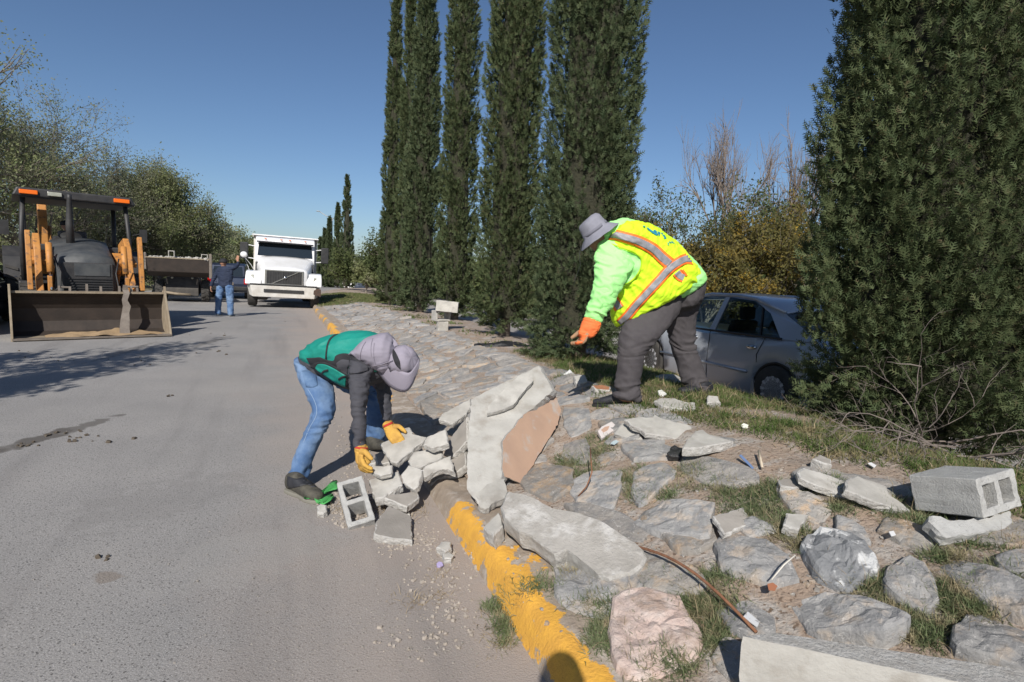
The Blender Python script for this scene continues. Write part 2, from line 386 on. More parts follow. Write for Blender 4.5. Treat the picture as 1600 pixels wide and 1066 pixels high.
# far ground: one big sheet, a little below everything
strip('ground', [-220, -120, -60, -30, -18, -12, -9.6, -9, 4.5, 11, 14, 20, 40, 90, 220], lambda v, x, y: z0(y) - (.05 if -9.3 < v < 11.5 else -.06), M_ground, ys=[-30, -20, -10] + [y for i, y in enumerate(YS) if i % 8 == 0])
strip('far_road', [4.62, 6, 8, 10.9], lambda v, x, y: z0(y) + .004, M_farroad, ys=YC)
def kerb_h(v, x, y):
    e = noise.noise(V((x * 5, y * 5, 7))); e2 = noise.noise(V((x * 17, y * 17, 2)))
    worn = max(0, 1 - abs(y - 4.1) / .9)                # broken stretch behind the rubble pile
    p = lerp(v, [(-.02, -.03), (.0, .0), (.015, .06), (.035, .115), (.06, .145), (.10, .157), (.2, .166), (.3, .175), (.36, .14)])
    return z0(y) + p * (1 - .45 * worn) + (.010 * e + .005 * e2 + .002 * noise.noise(V((x * 45, y * 45, 5)))) * (1 + 1.5 * worn) * (1 if v > .005 else 0)
def paint(v, y):
    face = lerp(v, [(.0, .46), (.02, .55), (.08, .53), (.12, .44), (.17, .34), (.24, .28), (.3, .22)])
    along = lerp(y, [(1.6, .03), (2.3, .05), (2.6, -.02), (2.9, .05), (3.3, .06), (3.42, .05), (3.6, -.5), (5.6, -.5), (6.0, .03), (8, -.05), (9, -.3), (11, -.1), (12.5, .06), (13.5, .02), (15, -.2), (17, -.05), (20, -.1), (200, -.1)])
    hole = .26 * noise.noise(V((v * 6, y * 1.7, 9)))
    return face + along + hole + .02
strip('kerb', [-.02, 0, .015, .03, .045, .06, .08, .10, .13, .16, .2, .24, .28, .32, .36], kerb_h, M_kerb, y1=60, attr=paint, ys=[q for q in YS if q < 1] + list(np.arange(1, 14, .03)) + [q for q in YS if q > 14])
bank_o = strip('earth_bank', list(np.arange(.24, 2.2, .07)) + [2.3, 2.5, 2.8, 3.1, 3.4, 3.7, 4.0, 4.2, 4.4, 4.6, 4.75], lambda v, x, y: G(x, y) + (.004 if v > .3 else -.03) - (.03 if v > 4.5 else 0), M_bank, y1=120)

# ---- rock-paved face of the bank: each stone an object of its own
stone_meshes = 0
def stone_obj(poly, mt, hgt=.045, fine=True, tilt=.06, name='stone'):
    """poly: ground points (x, y) counter-clockwise"""
    c = V((sum(p[0] for p in poly) / len(poly), sum(p[1] for p in poly) / len(poly)))
    rad = sum((V(p[:2]) - c).length for p in poly) / len(poly)
    K = 28 if fine else 14
    # resample outline
    per = []; n = len(poly)
    for i in range(n):
        a, b = V(poly[i][:2]), V(poly[(i + 1) % n][:2]); k = max(1, int((b - a).length / (rad * 6.3 / K)))
        per += [a.lerp(b, q / k) for q in range(k)]
    per = [(per[i - 1] + per[i] * 4 + per[(i + 1) % len(per)]) / 6 for i in range(len(per))]
    planes = [(random.uniform(-.02, .25), V((math.cos(a_), math.sin(a_))) * random.uniform(.10, .55)) for a_ in [random.uniform(0, 6.28) for _ in range(7)]]
    sd_ = random.uniform(0, 99); tx, ty = random.gauss(0, tilt), random.gauss(0, tilt)
    K = K if rad < .09 else K + 14
    rings = ([(1.0, -.05), (.995, .45), (.975, .85), (.91, 1.0), (.82, 1.0), (.70, 1.0), (.56, 1.0), (.42, 1.0), (.28, 1.0), (.14, 1.0)] if fine else [(1.0, -.05), (.97, .75), (.84, .98), (.4, 1.03)])
    vs = []; pn = len(per); zc = G(c.x, c.y)
    for rr, hh in rings:
        for j, p in enumerate(per):
            q = c + (p - c) * rr * (1 + .13 * noise.noise(V((p.x * 9, p.y * 9, sd_))) + .05 * noise.noise(V((p.x * 30, p.y * 30, sd_))))
            vd = noise.voronoi(V((q.x * 8, q.y * 8, sd_)))[0]
            e_ = (q - c) / max(rad, .01)
            cut = min(h_ + .25 - g_.dot(e_) for h_, g_ in planes)
            fac = cut * 1.3 - .32 + noise.noise(V((q.x * 5, q.y * 5, sd_))) * .25 + min(.25, (vd[1] - vd[0]) * .8) - .1 + noise.noise(V((q.x * 34, q.y * 34, sd_))) * .10
            crack = -abs(noise.noise(V((q.x * 7 + q.y * 3, q.y * 2, sd_ + 5)))) * .35
            z = G(q.x, q.y) + hgt * (hh + (fac + crack) * (1.0 if hh > .3 else 0)) + ((q.x - c.x) * tx + (q.y - c.y) * ty) * (1 if hh > 0 else 0)
            if hh < 0: z = G(q.x, q.y) - .05
            vs.append((q.x - c.x, q.y - c.y, z - zc))
    vs.append((0, 0, hgt * 1.04))
    R = len(rings)
    fs = [(i * pn + j, i * pn + (j + 1) % pn, (i + 1) * pn + (j + 1) % pn, (i + 1) * pn + j) for i in range(R - 1) for j in range(pn)]
    fs += [((R - 1) * pn + j, (R - 1) * pn + (j + 1) % pn, R * pn) for j in range(pn)]
    me = D.meshes.new(name); me.from_pydata(vs, [], fs); me.materials.append(mt)
    o = D.objects.new(name, me); o.location = (c.x, c.y, zc); link(o, bank_o); return o
def Z(x, y, zx, zy, s): return (x / s + zx, y / s + zy)
def gp(pl, zx, zy, s, h=.03):
    r = [hit(*Z(x, y, zx, zy, s), h) for x, y in pl]; a = sum(r[i].x * r[(i + 1) % len(r)].y - r[(i + 1) % len(r)].x * r[i].y for i in range(len(r)))
    return [(p.x, p.y) for p in (r if a > 0 else r[::-1])]
z6 = (1000, 600, 2.288); z5 = (660, 560, 2.664)
manual = [
 ([(0, 475), (110, 430), (180, 430), (240, 490), (250, 560), (200, 595), (130, 590), (80, 540), (0, 500)], z6, 1, .05),
 ([(268, 580), (330, 540), (450, 560), (520, 620), (560, 700), (480, 720), (380, 690), (290, 670)], z6, 0, .055),
 ([(575, 600), (640, 550), (700, 530), (780, 580), (830, 650), (840, 690), (740, 730), (640, 700)], z6, 'w', .10),
 ([(880, 680), (960, 645), (1040, 680), (1070, 790), (1020, 830), (930, 790), (880, 750)], z6, 0, .075),
 ([(1060, 630), (1120, 610), (1200, 660), (1340, 720), (1390, 750), (1390, 870), (1250, 800), (1130, 720)], z6, 0, .06),
 ([(555, 775), (620, 765), (780, 785), (900, 850), (960, 890), (850, 940), (700, 910), (600, 890)], z6, 0, .08),
 ([(1120, 900), (1180, 825), (1300, 865), (1400, 900), (1400, 1030), (1230, 1000), (1130, 970)], z6, 0, .055),
 ([(-90, 800), (-30, 760), (60, 755), (130, 790), (190, 880), (220, 940), (150, 1000), (50, 1040), (-40, 1040), (-100, 930)], z6, 'p', .06),
 ([(5, 600), (110, 645), (220, 685), (235, 740), (120, 755), (20, 730), (-60, 680)], z6, 1, .05),
 ([(490, 385), (600, 400), (690, 440), (640, 500), (540, 455)], z6, 1, .04),
 ([(700, 480), (800, 520), (825, 575), (760, 560), (700, 530)], z6, 0, .05),
 ([(880, 480), (960, 500), (1050, 560), (1040, 600), (930, 570), (860, 530)], z6, 1, .045),
 ([(150, 260), (250, 270), (400, 320), (415, 355), (330, 370), (230, 350), (160, 310)], z6, 2, .04),
 ([(610, 530), (700, 480), (820, 475), (815, 560), (790, 635), (650, 590)], z5, 0, .05),
 ([(830, 360), (1000, 335), (1050, 380), (1040, 415), (890, 425)], z5, 0, .035),
 ([(890, 470), (1000, 430), (1050, 480), (1000, 540), (900, 620), (870, 560)], z5, 0, .045),
 ([(890, 680), (1000, 610), (1110, 615), (1200, 640), (1180, 760), (1000, 740)], z5, 0, .06),
 ([(415, 500), (500, 440), (620, 470), (610, 550), (540, 590), (430, 550)], z5, 1, .05),
 ([(560, 860), (680, 830), (800, 880), (900, 960), (860, 1050), (640, 1060), (560, 980)], z5, 0, .05),
 ([(600, 620), (700, 620), (860, 660), (940, 720), (900, 760), (700, 700)], z5, 2, .03),
 ([(590, 200), (690, 215), (700, 290), (620, 320), (590, 270)], z5, 0, .035),
 ([(590, 365), (680, 340), (700, 420), (640, 440), (580, 420)], z5, 2, .035),
]
mcent = []; mpoly = []
for pl, zz, kind_, hg in manual:
    q = gp(pl, *zz, .01); _c = (sum(p[0] for p in q) / len(q), sum(p[1] for p in q) / len(q)); q = [(_c[0] + (p[0] - _c[0]) * 1.13, _c[1] + (p[1] - _c[1]) * 1.13) for p in q]; hg *= .75; mt = {'w': M_whiterock, 'p': M_pinkrock}.get(kind_) or M_stone[kind_]
    stone_obj(q, mt, hg, True, .05); c = (sum(p[0] for p in q) / len(q), sum(p[1] for p in q) / len(q))
    mcent.append(c); mpoly.append(q)
def cells(seeds, bound):
    """clipped Voronoi cells in (v, y)"""
    out = []
    for i, s in enumerate(seeds):
        poly = [(s[0] - .5, s[1] - .5), (s[0] + .5, s[1] - .5), (s[0] + .5, s[1] + .5), (s[0] - .5, s[1] + .5)]
        def clip(poly, nx, ny, d_):
            r = []
            for a, b in zip(poly, poly[1:] + poly[:1]):
                fa = a[0] * nx + a[1] * ny - d_; fb = b[0] * nx + b[1] * ny - d_
                if fa <= 0: r.append(a)
                if fa * fb < 0: t = fa / (fa - fb); r.append((a[0] + (b[0] - a[0]) * t, a[1] + (b[1] - a[1]) * t))
            return r
        for j, q in enumerate(seeds):
            if j != i and abs(q[0] - s[0]) < 1 and abs(q[1] - s[1]) < 1:
                nx, ny = q[0] - s[0], q[1] - s[1]; l = math.hypot(nx, ny)
                if l < 1e-5: continue
                nx /= l; ny /= l
                poly = clip(poly, nx, ny, (s[0] + q[0]) / 2 * nx + (s[1] + q[1]) / 2 * ny - random.uniform(.008, .02))
                if len(poly) < 3: break
        for nx, ny, d_ in ((-1, 0, -bound[0]), (1, 0, bound[1](s[1]))):
            if len(poly) >= 3: poly = clip(poly, nx, ny, d_)
        out.append(poly if len(poly) >= 3 else None)
    return out
seeds = []; y = 1.0
while y < 21:
    dy = .30 if y < 12 else .42; nv = 5
    for k in range(nv):
        vv = .30 + (k + .5 + random.uniform(-.33, .33)) * (1.42 / nv)
        seeds.append((vv, y + random.uniform(-.33, .33) * dy + (k % 2) * dy * .5))
    y += dy
nst = 0; mseeds = []
def inside(x, y, pl):
    r = False
    for (x0, y0), (x1, y1) in zip(pl, pl[1:] + pl[:1]):
        if (y0 > y) != (y1 > y) and x < (x1 - x0) * (y - y0) / (y1 - y0) + x0: r = not r
    return r
seeds = [s for s in seeds if not any(inside(kx(s[1]) + s[0] / .927, s[1], q) for q in mpoly)]
for c, q in zip(mcent, mpoly):
    for k in [.12, .45, .8]:
        for p in q: mseeds.append((vof(c[0] + (p[0] - c[0]) * k, c[1] + (p[1] - c[1]) * k), c[1] + (p[1] - c[1]) * k))
nseed = len(seeds)
for s, cl in list(zip(seeds + mseeds, cells(seeds + mseeds, (.31, lambda y: 1.72 + .12 * noise.noise(V((y * 2, 0, 0))) + (.25 if y < 3 else 0)))))[:nseed]:
    if cl is None: continue
    pw = [(kx(p[1]) + p[0] / .927, p[1]) for p in cl]
    c = (sum(p[0] for p in pw) / len(pw), sum(p[1] for p in pw) / len(pw))
    if c[1] < 4.2 and vof(*c) > 1.05 and random.random() < .3: continue
    ar = abs(sum(pw[i][0] * pw[(i + 1) % len(pw)][1] - pw[i][1] * pw[(i + 1) % len(pw)][0] for i in range(len(pw)))) / 2
    if ar < .012: continue
    rr_ = random.random(); mt = M_stone[0 if rr_ < .5 else (1 if rr_ < .75 else 2)]
    stone_obj(pw, mt, random.uniform(.015, .035), c[1] < 7, .07)
    nst += 1
print('stones', nst)

# ================================================================== PLANTS
def tris_from(base, tip, side, wdt):
    """narrow triangles: base +- side*w, tip"""
    n = len(base); v = np.empty((n * 3, 3)); v[0::3] = base - side * wdt[:, None]; v[1::3] = base + side * wdt[:, None]; v[2::3] = tip
    return v
def unit(a): return a / np.maximum(np.linalg.norm(a, axis=1, keepdims=True), 1e-9)
def fronds(pos, axis, L, wd, k=7, spread=.62):
    """each frond: an axis triangle and k side triangles alternating in a plane"""
    n = len(pos); rnd = unit(rng.normal(size=(n, 3))); side = unit(np.cross(axis, rnd)); nrm = np.cross(axis, side); out = []
    out.append(tris_from(pos, pos + axis * L[:, None], side, wd))
    for j in range(k):
        s = -1 if j % 2 else 1; t = (j + .4) / k
        b = pos + axis * (L * t * .85)[:, None]
        d_ = unit(axis * (1 - spread) + side * s * spread + nrm * rng.normal(0, .18, (n, 1)))
        out.append(tris_from(b, b + d_ * (L * (.62 - .35 * t))[:, None], unit(np.cross(d_, nrm)), wd * .9))
    v = np.concatenate(out); return v
def tri_obj(name, v, mt, parent=None):
    return npmesh(name, v, np.arange(len(v)).reshape(-1, 3), mt, parent)
def cypress(x, y, H, Rm, nf, L, wd, label, group='cypress trees in a row on the bank', zb=0.25, mt=None, lean=0, prof=None, k=7, core=.74, hmax=None, lump=.12):
    gz = G(x, y); t = thing('cypress_tree', label, 'cypress tree', (x, y, gz), 0, group)
    seed = random.uniform(0, 100); r0_ = Rm
    trunk = MB().tube([(0, 0, -.1), (.02, .01, .5), (0, 0, H * .5), (0, 0, H * .93)], [Rm * .17 + .03, Rm * .13 + .02, Rm * .08, .01], 10).build('trunk', M_bark, t, True)
    prof = prof or [(0, .55), (.05, .86), (.15, 1.0), (.4, .92), (.65, .7), (.85, .4), (1, .03)]
    def Rr(th, z):
        # vertical flutes and lumps
        a = noise.noise(V((math.cos(th) * 1.6, math.sin(th) * 1.6, z * .35 / max(Rm, .3) + seed)))
        b = noise.noise(V((math.cos(th) * 3.2, math.sin(th) * 3.2, z * .9 / max(Rm, .3) + seed * 2)))
        return lerp((z - zb) / (H - zb), prof) * Rm * (1 + .10 * a + lump * b)
    # solid dead-twig core, its dark colour standing in for shade inside the crown
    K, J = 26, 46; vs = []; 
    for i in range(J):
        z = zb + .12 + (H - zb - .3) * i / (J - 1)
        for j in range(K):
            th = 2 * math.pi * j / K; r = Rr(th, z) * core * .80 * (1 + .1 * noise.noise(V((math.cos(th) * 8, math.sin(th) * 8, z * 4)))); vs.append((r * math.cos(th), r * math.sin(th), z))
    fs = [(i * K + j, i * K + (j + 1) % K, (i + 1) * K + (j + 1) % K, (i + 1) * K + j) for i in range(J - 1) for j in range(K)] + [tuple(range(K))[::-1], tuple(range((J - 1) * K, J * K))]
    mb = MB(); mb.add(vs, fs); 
    # plumes
    npl = max(60, int(nf / 26)); per = nf // npl
    hh = rng.random(npl); hh = (hh if hmax is None else hh * hmax / H)
    hw = zb + hh * (H - zb); th = rng.random(npl) * 2 * math.pi
    depth = 1 - .36 * rng.random(npl) ** 1.5
    PL = (.28 + .22 * rng.random(npl)) * min(1.3, .55 + .5 * Rm)
    C = []; A = []; Lh = []
    for i in range(npl):
        r = Rr(th[i], hw[i]) * depth[i] * rng.uniform(.9, 1.06)
        up = V((math.cos(th[i]) * .32, math.sin(th[i]) * .32, 1)).normalized()
        low = hw[i] < zb + .5
        if low: up = V((math.cos(th[i]), math.sin(th[i]), random.uniform(-.5, .9))).normalized()
        u = rng.random(per); w_ = rng.normal(0, .15 * PL[i], (per, 3)) * (1.15 - u)[:, None]
        base = np.array([r * math.cos(th[i]), r * math.sin(th[i]), hw[i]]) + np.outer((u - .35) * PL[i] * 1.3, np.array(up)) + w_
        out = np.array([math.cos(th[i]), math.sin(th[i]), 0])
        ax = unit(np.array(up) * 1.0 + out * .28 + rng.normal(0, .34, (per, 3)))
        C.append(base); A.append(ax); Lh.append(np.full(per, L) * rng.uniform(.6, 1.25, per))
    C = np.concatenate(C); A = np.concatenate(A); Lh = np.concatenate(Lh)
    C[:, 2] = np.maximum(C[:, 2], .06)
    crown = tri_obj('crown', fronds(C, A, Lh, np.full(len(C), wd * 1.45), k), mt or M_cyp, t)
    mb.build('shade_core', M_core, t)
    t.rotation_euler = (0, lean, 0)
    return t
def at_ground(px, py): return hit(px, py)
def place(px, py, h=0):
    p = hit(px, py, h); return p.x, p.y, p.z
# near row (base pixels measured in the photograph)
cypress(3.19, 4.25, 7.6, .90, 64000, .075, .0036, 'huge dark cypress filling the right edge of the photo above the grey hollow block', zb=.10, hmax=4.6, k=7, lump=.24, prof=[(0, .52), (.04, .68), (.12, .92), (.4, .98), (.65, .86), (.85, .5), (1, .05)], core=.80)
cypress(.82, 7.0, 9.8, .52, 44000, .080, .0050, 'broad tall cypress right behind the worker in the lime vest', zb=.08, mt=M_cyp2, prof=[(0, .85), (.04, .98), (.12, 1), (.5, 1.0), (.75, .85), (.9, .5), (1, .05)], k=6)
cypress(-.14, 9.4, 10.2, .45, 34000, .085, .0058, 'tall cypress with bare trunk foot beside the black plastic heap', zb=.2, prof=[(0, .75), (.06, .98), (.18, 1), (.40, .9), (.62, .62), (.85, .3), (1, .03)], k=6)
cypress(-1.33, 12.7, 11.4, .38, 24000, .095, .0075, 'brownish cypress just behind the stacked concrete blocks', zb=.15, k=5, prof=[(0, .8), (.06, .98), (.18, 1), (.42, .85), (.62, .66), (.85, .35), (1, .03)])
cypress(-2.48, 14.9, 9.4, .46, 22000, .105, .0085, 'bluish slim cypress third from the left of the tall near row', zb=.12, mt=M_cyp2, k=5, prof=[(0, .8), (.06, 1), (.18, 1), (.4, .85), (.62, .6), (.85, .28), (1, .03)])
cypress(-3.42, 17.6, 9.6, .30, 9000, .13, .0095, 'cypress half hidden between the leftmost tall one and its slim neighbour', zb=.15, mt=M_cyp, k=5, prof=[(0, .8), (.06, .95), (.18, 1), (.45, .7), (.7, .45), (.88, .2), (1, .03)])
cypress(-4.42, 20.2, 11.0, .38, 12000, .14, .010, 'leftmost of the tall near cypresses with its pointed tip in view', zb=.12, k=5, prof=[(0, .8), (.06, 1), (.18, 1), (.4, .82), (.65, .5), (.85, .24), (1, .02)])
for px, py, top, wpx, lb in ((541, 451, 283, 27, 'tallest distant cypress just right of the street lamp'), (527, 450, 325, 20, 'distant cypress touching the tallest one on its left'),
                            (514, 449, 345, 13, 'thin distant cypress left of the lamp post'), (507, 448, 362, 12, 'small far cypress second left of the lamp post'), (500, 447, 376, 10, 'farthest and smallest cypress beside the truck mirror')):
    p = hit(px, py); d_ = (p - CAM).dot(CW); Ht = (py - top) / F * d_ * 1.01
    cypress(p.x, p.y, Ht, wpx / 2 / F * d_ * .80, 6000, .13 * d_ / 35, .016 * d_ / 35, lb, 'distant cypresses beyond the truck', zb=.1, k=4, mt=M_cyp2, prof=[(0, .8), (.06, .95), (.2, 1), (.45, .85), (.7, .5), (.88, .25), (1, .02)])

# ---- loose crowned trees
def leafy(x, y, H, Rc, nleaf, ls, label, cat='tree', group=None, mt=None, bare=.0, trunk_r=.16, squash=.8, name='leafy_tree', nb=7, base=.25, twig=M_twig, seed=None, zdrop=0, depth=4):
    st = random.getstate()
    if seed is not None: random.seed(seed)
    gz = G(x, y) if vof(x, y) < 4.7 else z0(y) + (0.0 if vof(x, y) < 11.2 else .05)
    if vof(x, y) < -9: gz = z0(y) + .05
    t = thing(name, label, cat, (x, y, gz - zdrop), 0, group)
    mb = MB(); tips = []
    def grow(p, d_, L, r, lev):
        pts = [p]; q = p
        n = 3
        for i in range(n):
            d_ = (d_ + V((random.gauss(0, .16), random.gauss(0, .16), random.gauss(.03, .1)))).normalized(); q = q + d_ * (L / n); pts.append(q)
            if lev >= 2: tips.append((q, d_, r))
        mb.tube(pts, [r, r * .85, r * .7, r * .5], 6 if lev < 2 else 3, False)
        if lev < depth:
            k = nb if lev == 0 else random.choice((3, 4, 4))
            for i in range(k):
                a = random.uniform(0, 6.28); sp = random.uniform(.5, 1.0) if lev == 0 else random.uniform(.35, .9)
                o = d_.orthogonal().normalized(); o = Matrix.Rotation(a, 3, d_) @ o
                nd = (d_ + o * sp).normalized(); nd.z = nd.z * squash + .1
                grow(pts[random.choice((2, 3)) if lev else 3] if lev else pts[3], nd.normalized(), L * (random.uniform(.62, .85) if lev else random.uniform(.8, 1.0) * Rc / (L * 1.5)), r * .55, lev + 1)
    Lt = H * base
    grow(V((0, 0, -.05)), V((random.gauss(0, .06), random.gauss(0, .06), 1)).normalized(), Lt, trunk_r, 0)
    # fit the skeleton to the wanted height / radius
    pv = np.array([tuple(q) for q in mb.v]); top = pv[:, 2].max(); rad = np.percentile(np.hypot(pv[:, 0], pv[:, 1]), 97)
    sx, sz = Rc * .93 / rad, (H - Lt) * .96 / max(top - Lt, .1)
    def fit(a): 
        a = a.copy(); k = np.clip(a[:, 2] / Lt, 0, 1); s_ = 1 + (sx - 1) * k; a[:, 0] *= s_; a[:, 1] *= s_; up = a[:, 2] > Lt; a[up, 2] = Lt + (a[up, 2] - Lt) * sz; return a
    pv = fit(pv); mb.v = [tuple(q) for q in pv]
    mb.build('trunk_and_branches' if bare >= 1 else 'trunk', twig if bare >= .5 else M_branch, t, True)
    if nleaf:
        tp = fit(np.array([tuple(q[0]) for q in tips])); tp = tp[rng.random(len(tp)) > bare * .5]
        i = rng.integers(0, len(tp), nleaf); sg = Rc * .052
        c = tp[i] + rng.normal(0, sg, (nleaf, 3)); c[:, 2] = np.maximum(c[:, 2], .3)
        ax = unit(rng.normal(0, 1, (nleaf, 3)) + np.array([0, 0, -.1])); L = ls * rng.uniform(.6, 1.3, nleaf)
        sd2 = unit(np.cross(ax, rng.normal(size=(nleaf, 3))))
        n = nleaf; v = np.empty((n * 4, 3)); v[0::4] = c; v[1::4] = c + ax * (L * .5)[:, None] + sd2 * (L * .24)[:, None]; v[2::4] = c + ax * L[:, None]; v[3::4] = c + ax * (L * .5)[:, None] - sd2 * (L * .24)[:, None]
        npmesh('crown', v, np.arange(n * 4).reshape(-1, 4), mt or M_olive, t)
    if seed is not None: random.setstate(st)
    return t
def far(px, d_): # position at pixel column px and depth d_ on the ground
    r = ray(px, 430); q = CAM + r * d_; return q.x, q.y
# left side of the road
for i, (px, d_, H, Rc, n, ls, m_, bare, lb) in enumerate((
    (40, 21, 8.6, 4.1, 44000, .085, M_olive2, .2, 'airy green tree behind the yellow backhoe at the left edge'),
    (-150, 17, 9.6, 4.2, 26000, .10, M_olive, .2, 'taller airy tree reaching in from the left edge'),
    (150, 25, 7.6, 3.3, 34000, .085, M_olive2, .4, 'grey green twiggy tree above the right side of the backhoe canopy'),
    (240, 27.5, 7.1, 3.1, 62000, .10, M_olive, .0, 'dense round crowned tree behind the small loader'),
    (110, 34, 6.6, 4.4, 26000, .16, M_olive, .0, 'shadowed tree filling the gap behind the backhoe cab'),
    (0, 32, 8.2, 4.6, 26000, .16, M_olive, .0, 'large tree behind the airy ones at far left'),
    (300, 40, 5.3, 3.6, 22000, .17, M_olive2, .1, 'pale grey green tree behind the dark blue vehicle'),
    (352, 52, 5.6, 4.4, 26000, .2, M_olive, .0, 'low rounded yellow green tree left of the truck cab'),
    (420, 66, 5.2, 5.0, 14000, .26, M_olive2, .0, 'far tree hidden mostly behind the white truck'),
    (310, 62, 6.6, 5.0, 16000, .26, M_olive, .0, 'far pale tree above the loader rubble'))):
    x_, y_ = far(px, d_); leafy(x_, y_, H, Rc, n, ls, lb, 'tree', 'trees along the left side of the road', m_, bare, .17, .75, seed=11 + i * 7, base=.09, nb=10, depth=5 if i in (0, 2, 3) else 4)
# tree standing left of the photographer: throws the shadow on the road
leafy(-7.3, 1.9, 6.6, 2.2, 9000, .15, 'tree left of the view whose shadow lies on the road', 'tree', 'trees along the left side of the road', M_olive, 0, .18, .5, seed=5, base=.34)
# right side: hedge, autumn bushes and trees behind the car
for i, (px, d_, H, Rc, n, ls, m_, bare, nm, lb) in enumerate((
    (1010, 17.5, 3.4, 1.9, 15000, .10, M_autumn, 0, 'leafy_bush', 'yellow brown autumn bush above the lime vest'),
    (1100, 16.5, 3.5, 2.0, 18000, .10, M_autumn, 0, 'leafy_bush', 'rusty autumn bush directly above the car roof'),
    (1200, 17.5, 4.1, 2.2, 20000, .10, M_autumn, 0, 'leafy_bush', 'autumn bush with bright yellow leaves beside the big cypress'),
    (1290, 18, 4.3, 2.4, 12000, .11, M_autumn, 0, 'leafy_bush', 'autumn bush mostly hidden behind the big right cypress'),
    (1030, 22, 5.8, 2.4, 9000, .11, M_green, .5, 'leafy_tree', 'thin leaved tree right of the broad cypress'),
    (1185, 21, 5.9, 2.3, 6500, .12, M_green, .2, 'leafy_tree', 'sparse green leaved tree in front of the bare one'),
    (940, 20, 4.2, 2.6, 12000, .12, M_green, .1, 'leafy_bush', 'green bush hidden behind the broad cypress'),
    (1240, 22, 6.0, 2.2, 5000, .12, M_autumn, .6, 'leafy_tree', 'half bare tree with orange leaves beside the big cypress'),
    (860, 26, 4.0, 2.6, 9000, .14, M_green, .1, 'leafy_bush', 'green bush seen between two cypress trunks'),
    (590, 48, 4.6, 4.0, 12000, .22, M_green, 0, 'leafy_bush', 'far green bush between the distant and near cypresses'),
    (572, 42, 2.4, 1.6, 5000, .2, M_olive, 0, 'leafy_bush', 'small bright yellow green shrub far beyond the road'),
    (620, 40, 5.0, 3.6, 9000, .2, M_green, 0, 'leafy_bush', 'far dark bush behind the leftmost tall cypress'))):
    x_, y_ = far(px, d_); leafy(x_, y_, H, Rc, n, ls, lb, 'bush' if nm == 'leafy_bush' else 'tree', 'bushes and trees behind the far road', m_, bare, .09, .75, name=nm, seed=101 + i * 3, base=.12 if nm == 'leafy_bush' else .2)
for i, (px, d_, H, Rc, lb) in enumerate(((1145, 23, 9.3, 2.5, 'bare leafless tree standing tallest above the autumn bushes'), (1225, 24, 9.2, 2.3, 'bare leafless tree leaning beside the big right cypress'))):
    x_, y_ = far(px, d_); leafy(x_, y_, H, Rc, 0, .1, lb, 'tree', 'bare trees behind the far road', None, 1, .17, 1.25, name='bare_tree', seed=301 + i, base=.2, nb=5, depth=5)
# far wooded belts on both sides read as one mass
def belt(name, px0, px1, d0, d1, H, n, ls, m_):
    t_ = rng.random(n); px = px0 + (px1 - px0) * t_; d_ = d0 + (d1 - d0) * t_ + rng.normal(0, 2, n)
    base = np.array([far(a, b) for a, b in zip(px, d_)])
    hh = rng.random(n) ** .8 * H * (.75 + .25 * np.array([noise.noise(V((q * .03, 0, 0))) for q in px]))
    zz = np.array([z0(b[1]) for b in base])
    c = np.stack([base[:, 0], base[:, 1], hh + zz], 1); ax = unit(rng.normal(size=(n, 3))); sd2 = unit(np.cross(ax, rng.normal(size=(n, 3)))); L = ls * rng.uniform(.6, 1.3, n)
    v = np.empty((n * 4, 3)); v[0::4] = c; v[1::4] = c + ax * (L * .5)[:, None] + sd2 * (L * .3)[:, None]; v[2::4] = c + ax * L[:, None]; v[3::4] = c + ax * (L * .5)[:, None] - sd2 * (L * .3)[:, None]
    o = npmesh(name, v, np.arange(n * 4).reshape(-1, 4), m_)
    return tag(o, 'distant wood closing the view behind the trees and bushes', 'wood', kind='stuff')
belt('distant_wood', -60, 560, 42, 95, 3.9, 26000, .5, M_olive2)
belt('distant_wood', 540, 760, 75, 34, 3.6, 12000, .4, M_green)
belt('hedge', 760, 1420, 27, 21, 3.0, 22000, .24, M_green)['label'] = 'dark hedge row behind the autumn bushes'
belt('hedge', 1420, 2700, 21, 12, 3.2, 14000, .22, M_green)['label'] = 'dark hedge row at the right end of the far road'

# ---- grass
def blades(pts, n_each, Lh, wd, spr, mt, name, label, flat=.9):
    pts = np.array([tuple(p) for p in pts]); i = np.repeat(np.arange(len(pts)), n_each); n = len(i)
    c = pts[i] + np.concatenate([rng.normal(0, spr, (n, 2)), np.zeros((n, 1))], 1)
    c[:, 2] = [G(a, b) - .008 for a, b in c[:, :2]]
    d_ = unit(np.concatenate([rng.normal(0, flat, (n, 2)), np.abs(rng.normal(.8, .35, (n, 1)))], 1)); L = Lh * rng.uniform(.35, 1.3, n)
    sd2 = unit(np.cross(d_, np.array([0, 0, 1.]) + rng.normal(0, .3, (n, 3)))); w_ = wd * rng.uniform(.7, 1.3, n)
    mid = c + d_ * (L * .55)[:, None]; tip = mid + unit(d_ + np.array([0, 0, -.45]) + rng.normal(0, .2, (n, 3))) * (L * .5)[:, None]
    v = np.empty((n * 5, 3)); v[0::5] = c - sd2 * w_[:, None]; v[1::5] = c + sd2 * w_[:, None]; v[2::5] = mid + sd2 * (w_ * .8)[:, None]; v[3::5] = mid - sd2 * (w_ * .8)[:, None]; v[4::5] = tip
    k = np.arange(n) * 5; f = np.concatenate([np.stack([k, k + 1, k + 2], 1), np.stack([k, k + 2, k + 3], 1), np.stack([k + 3, k + 2, k + 4], 1)])
    return tag(npmesh(name, v, f, mt), label, 'grass', kind='stuff')
def patch_pts(px, py, rx, ry, n):
    out = []
    for _ in range(n):
        a = random.uniform(0, 6.28); r = random.random() ** .6
        x_, y_ = px + math.cos(a) * r * rx, py + math.sin(a) * r * ry
        if 0 <= x_ <= 1640 and y_ < 1100: out.append(hit(x_, y_))
    return out
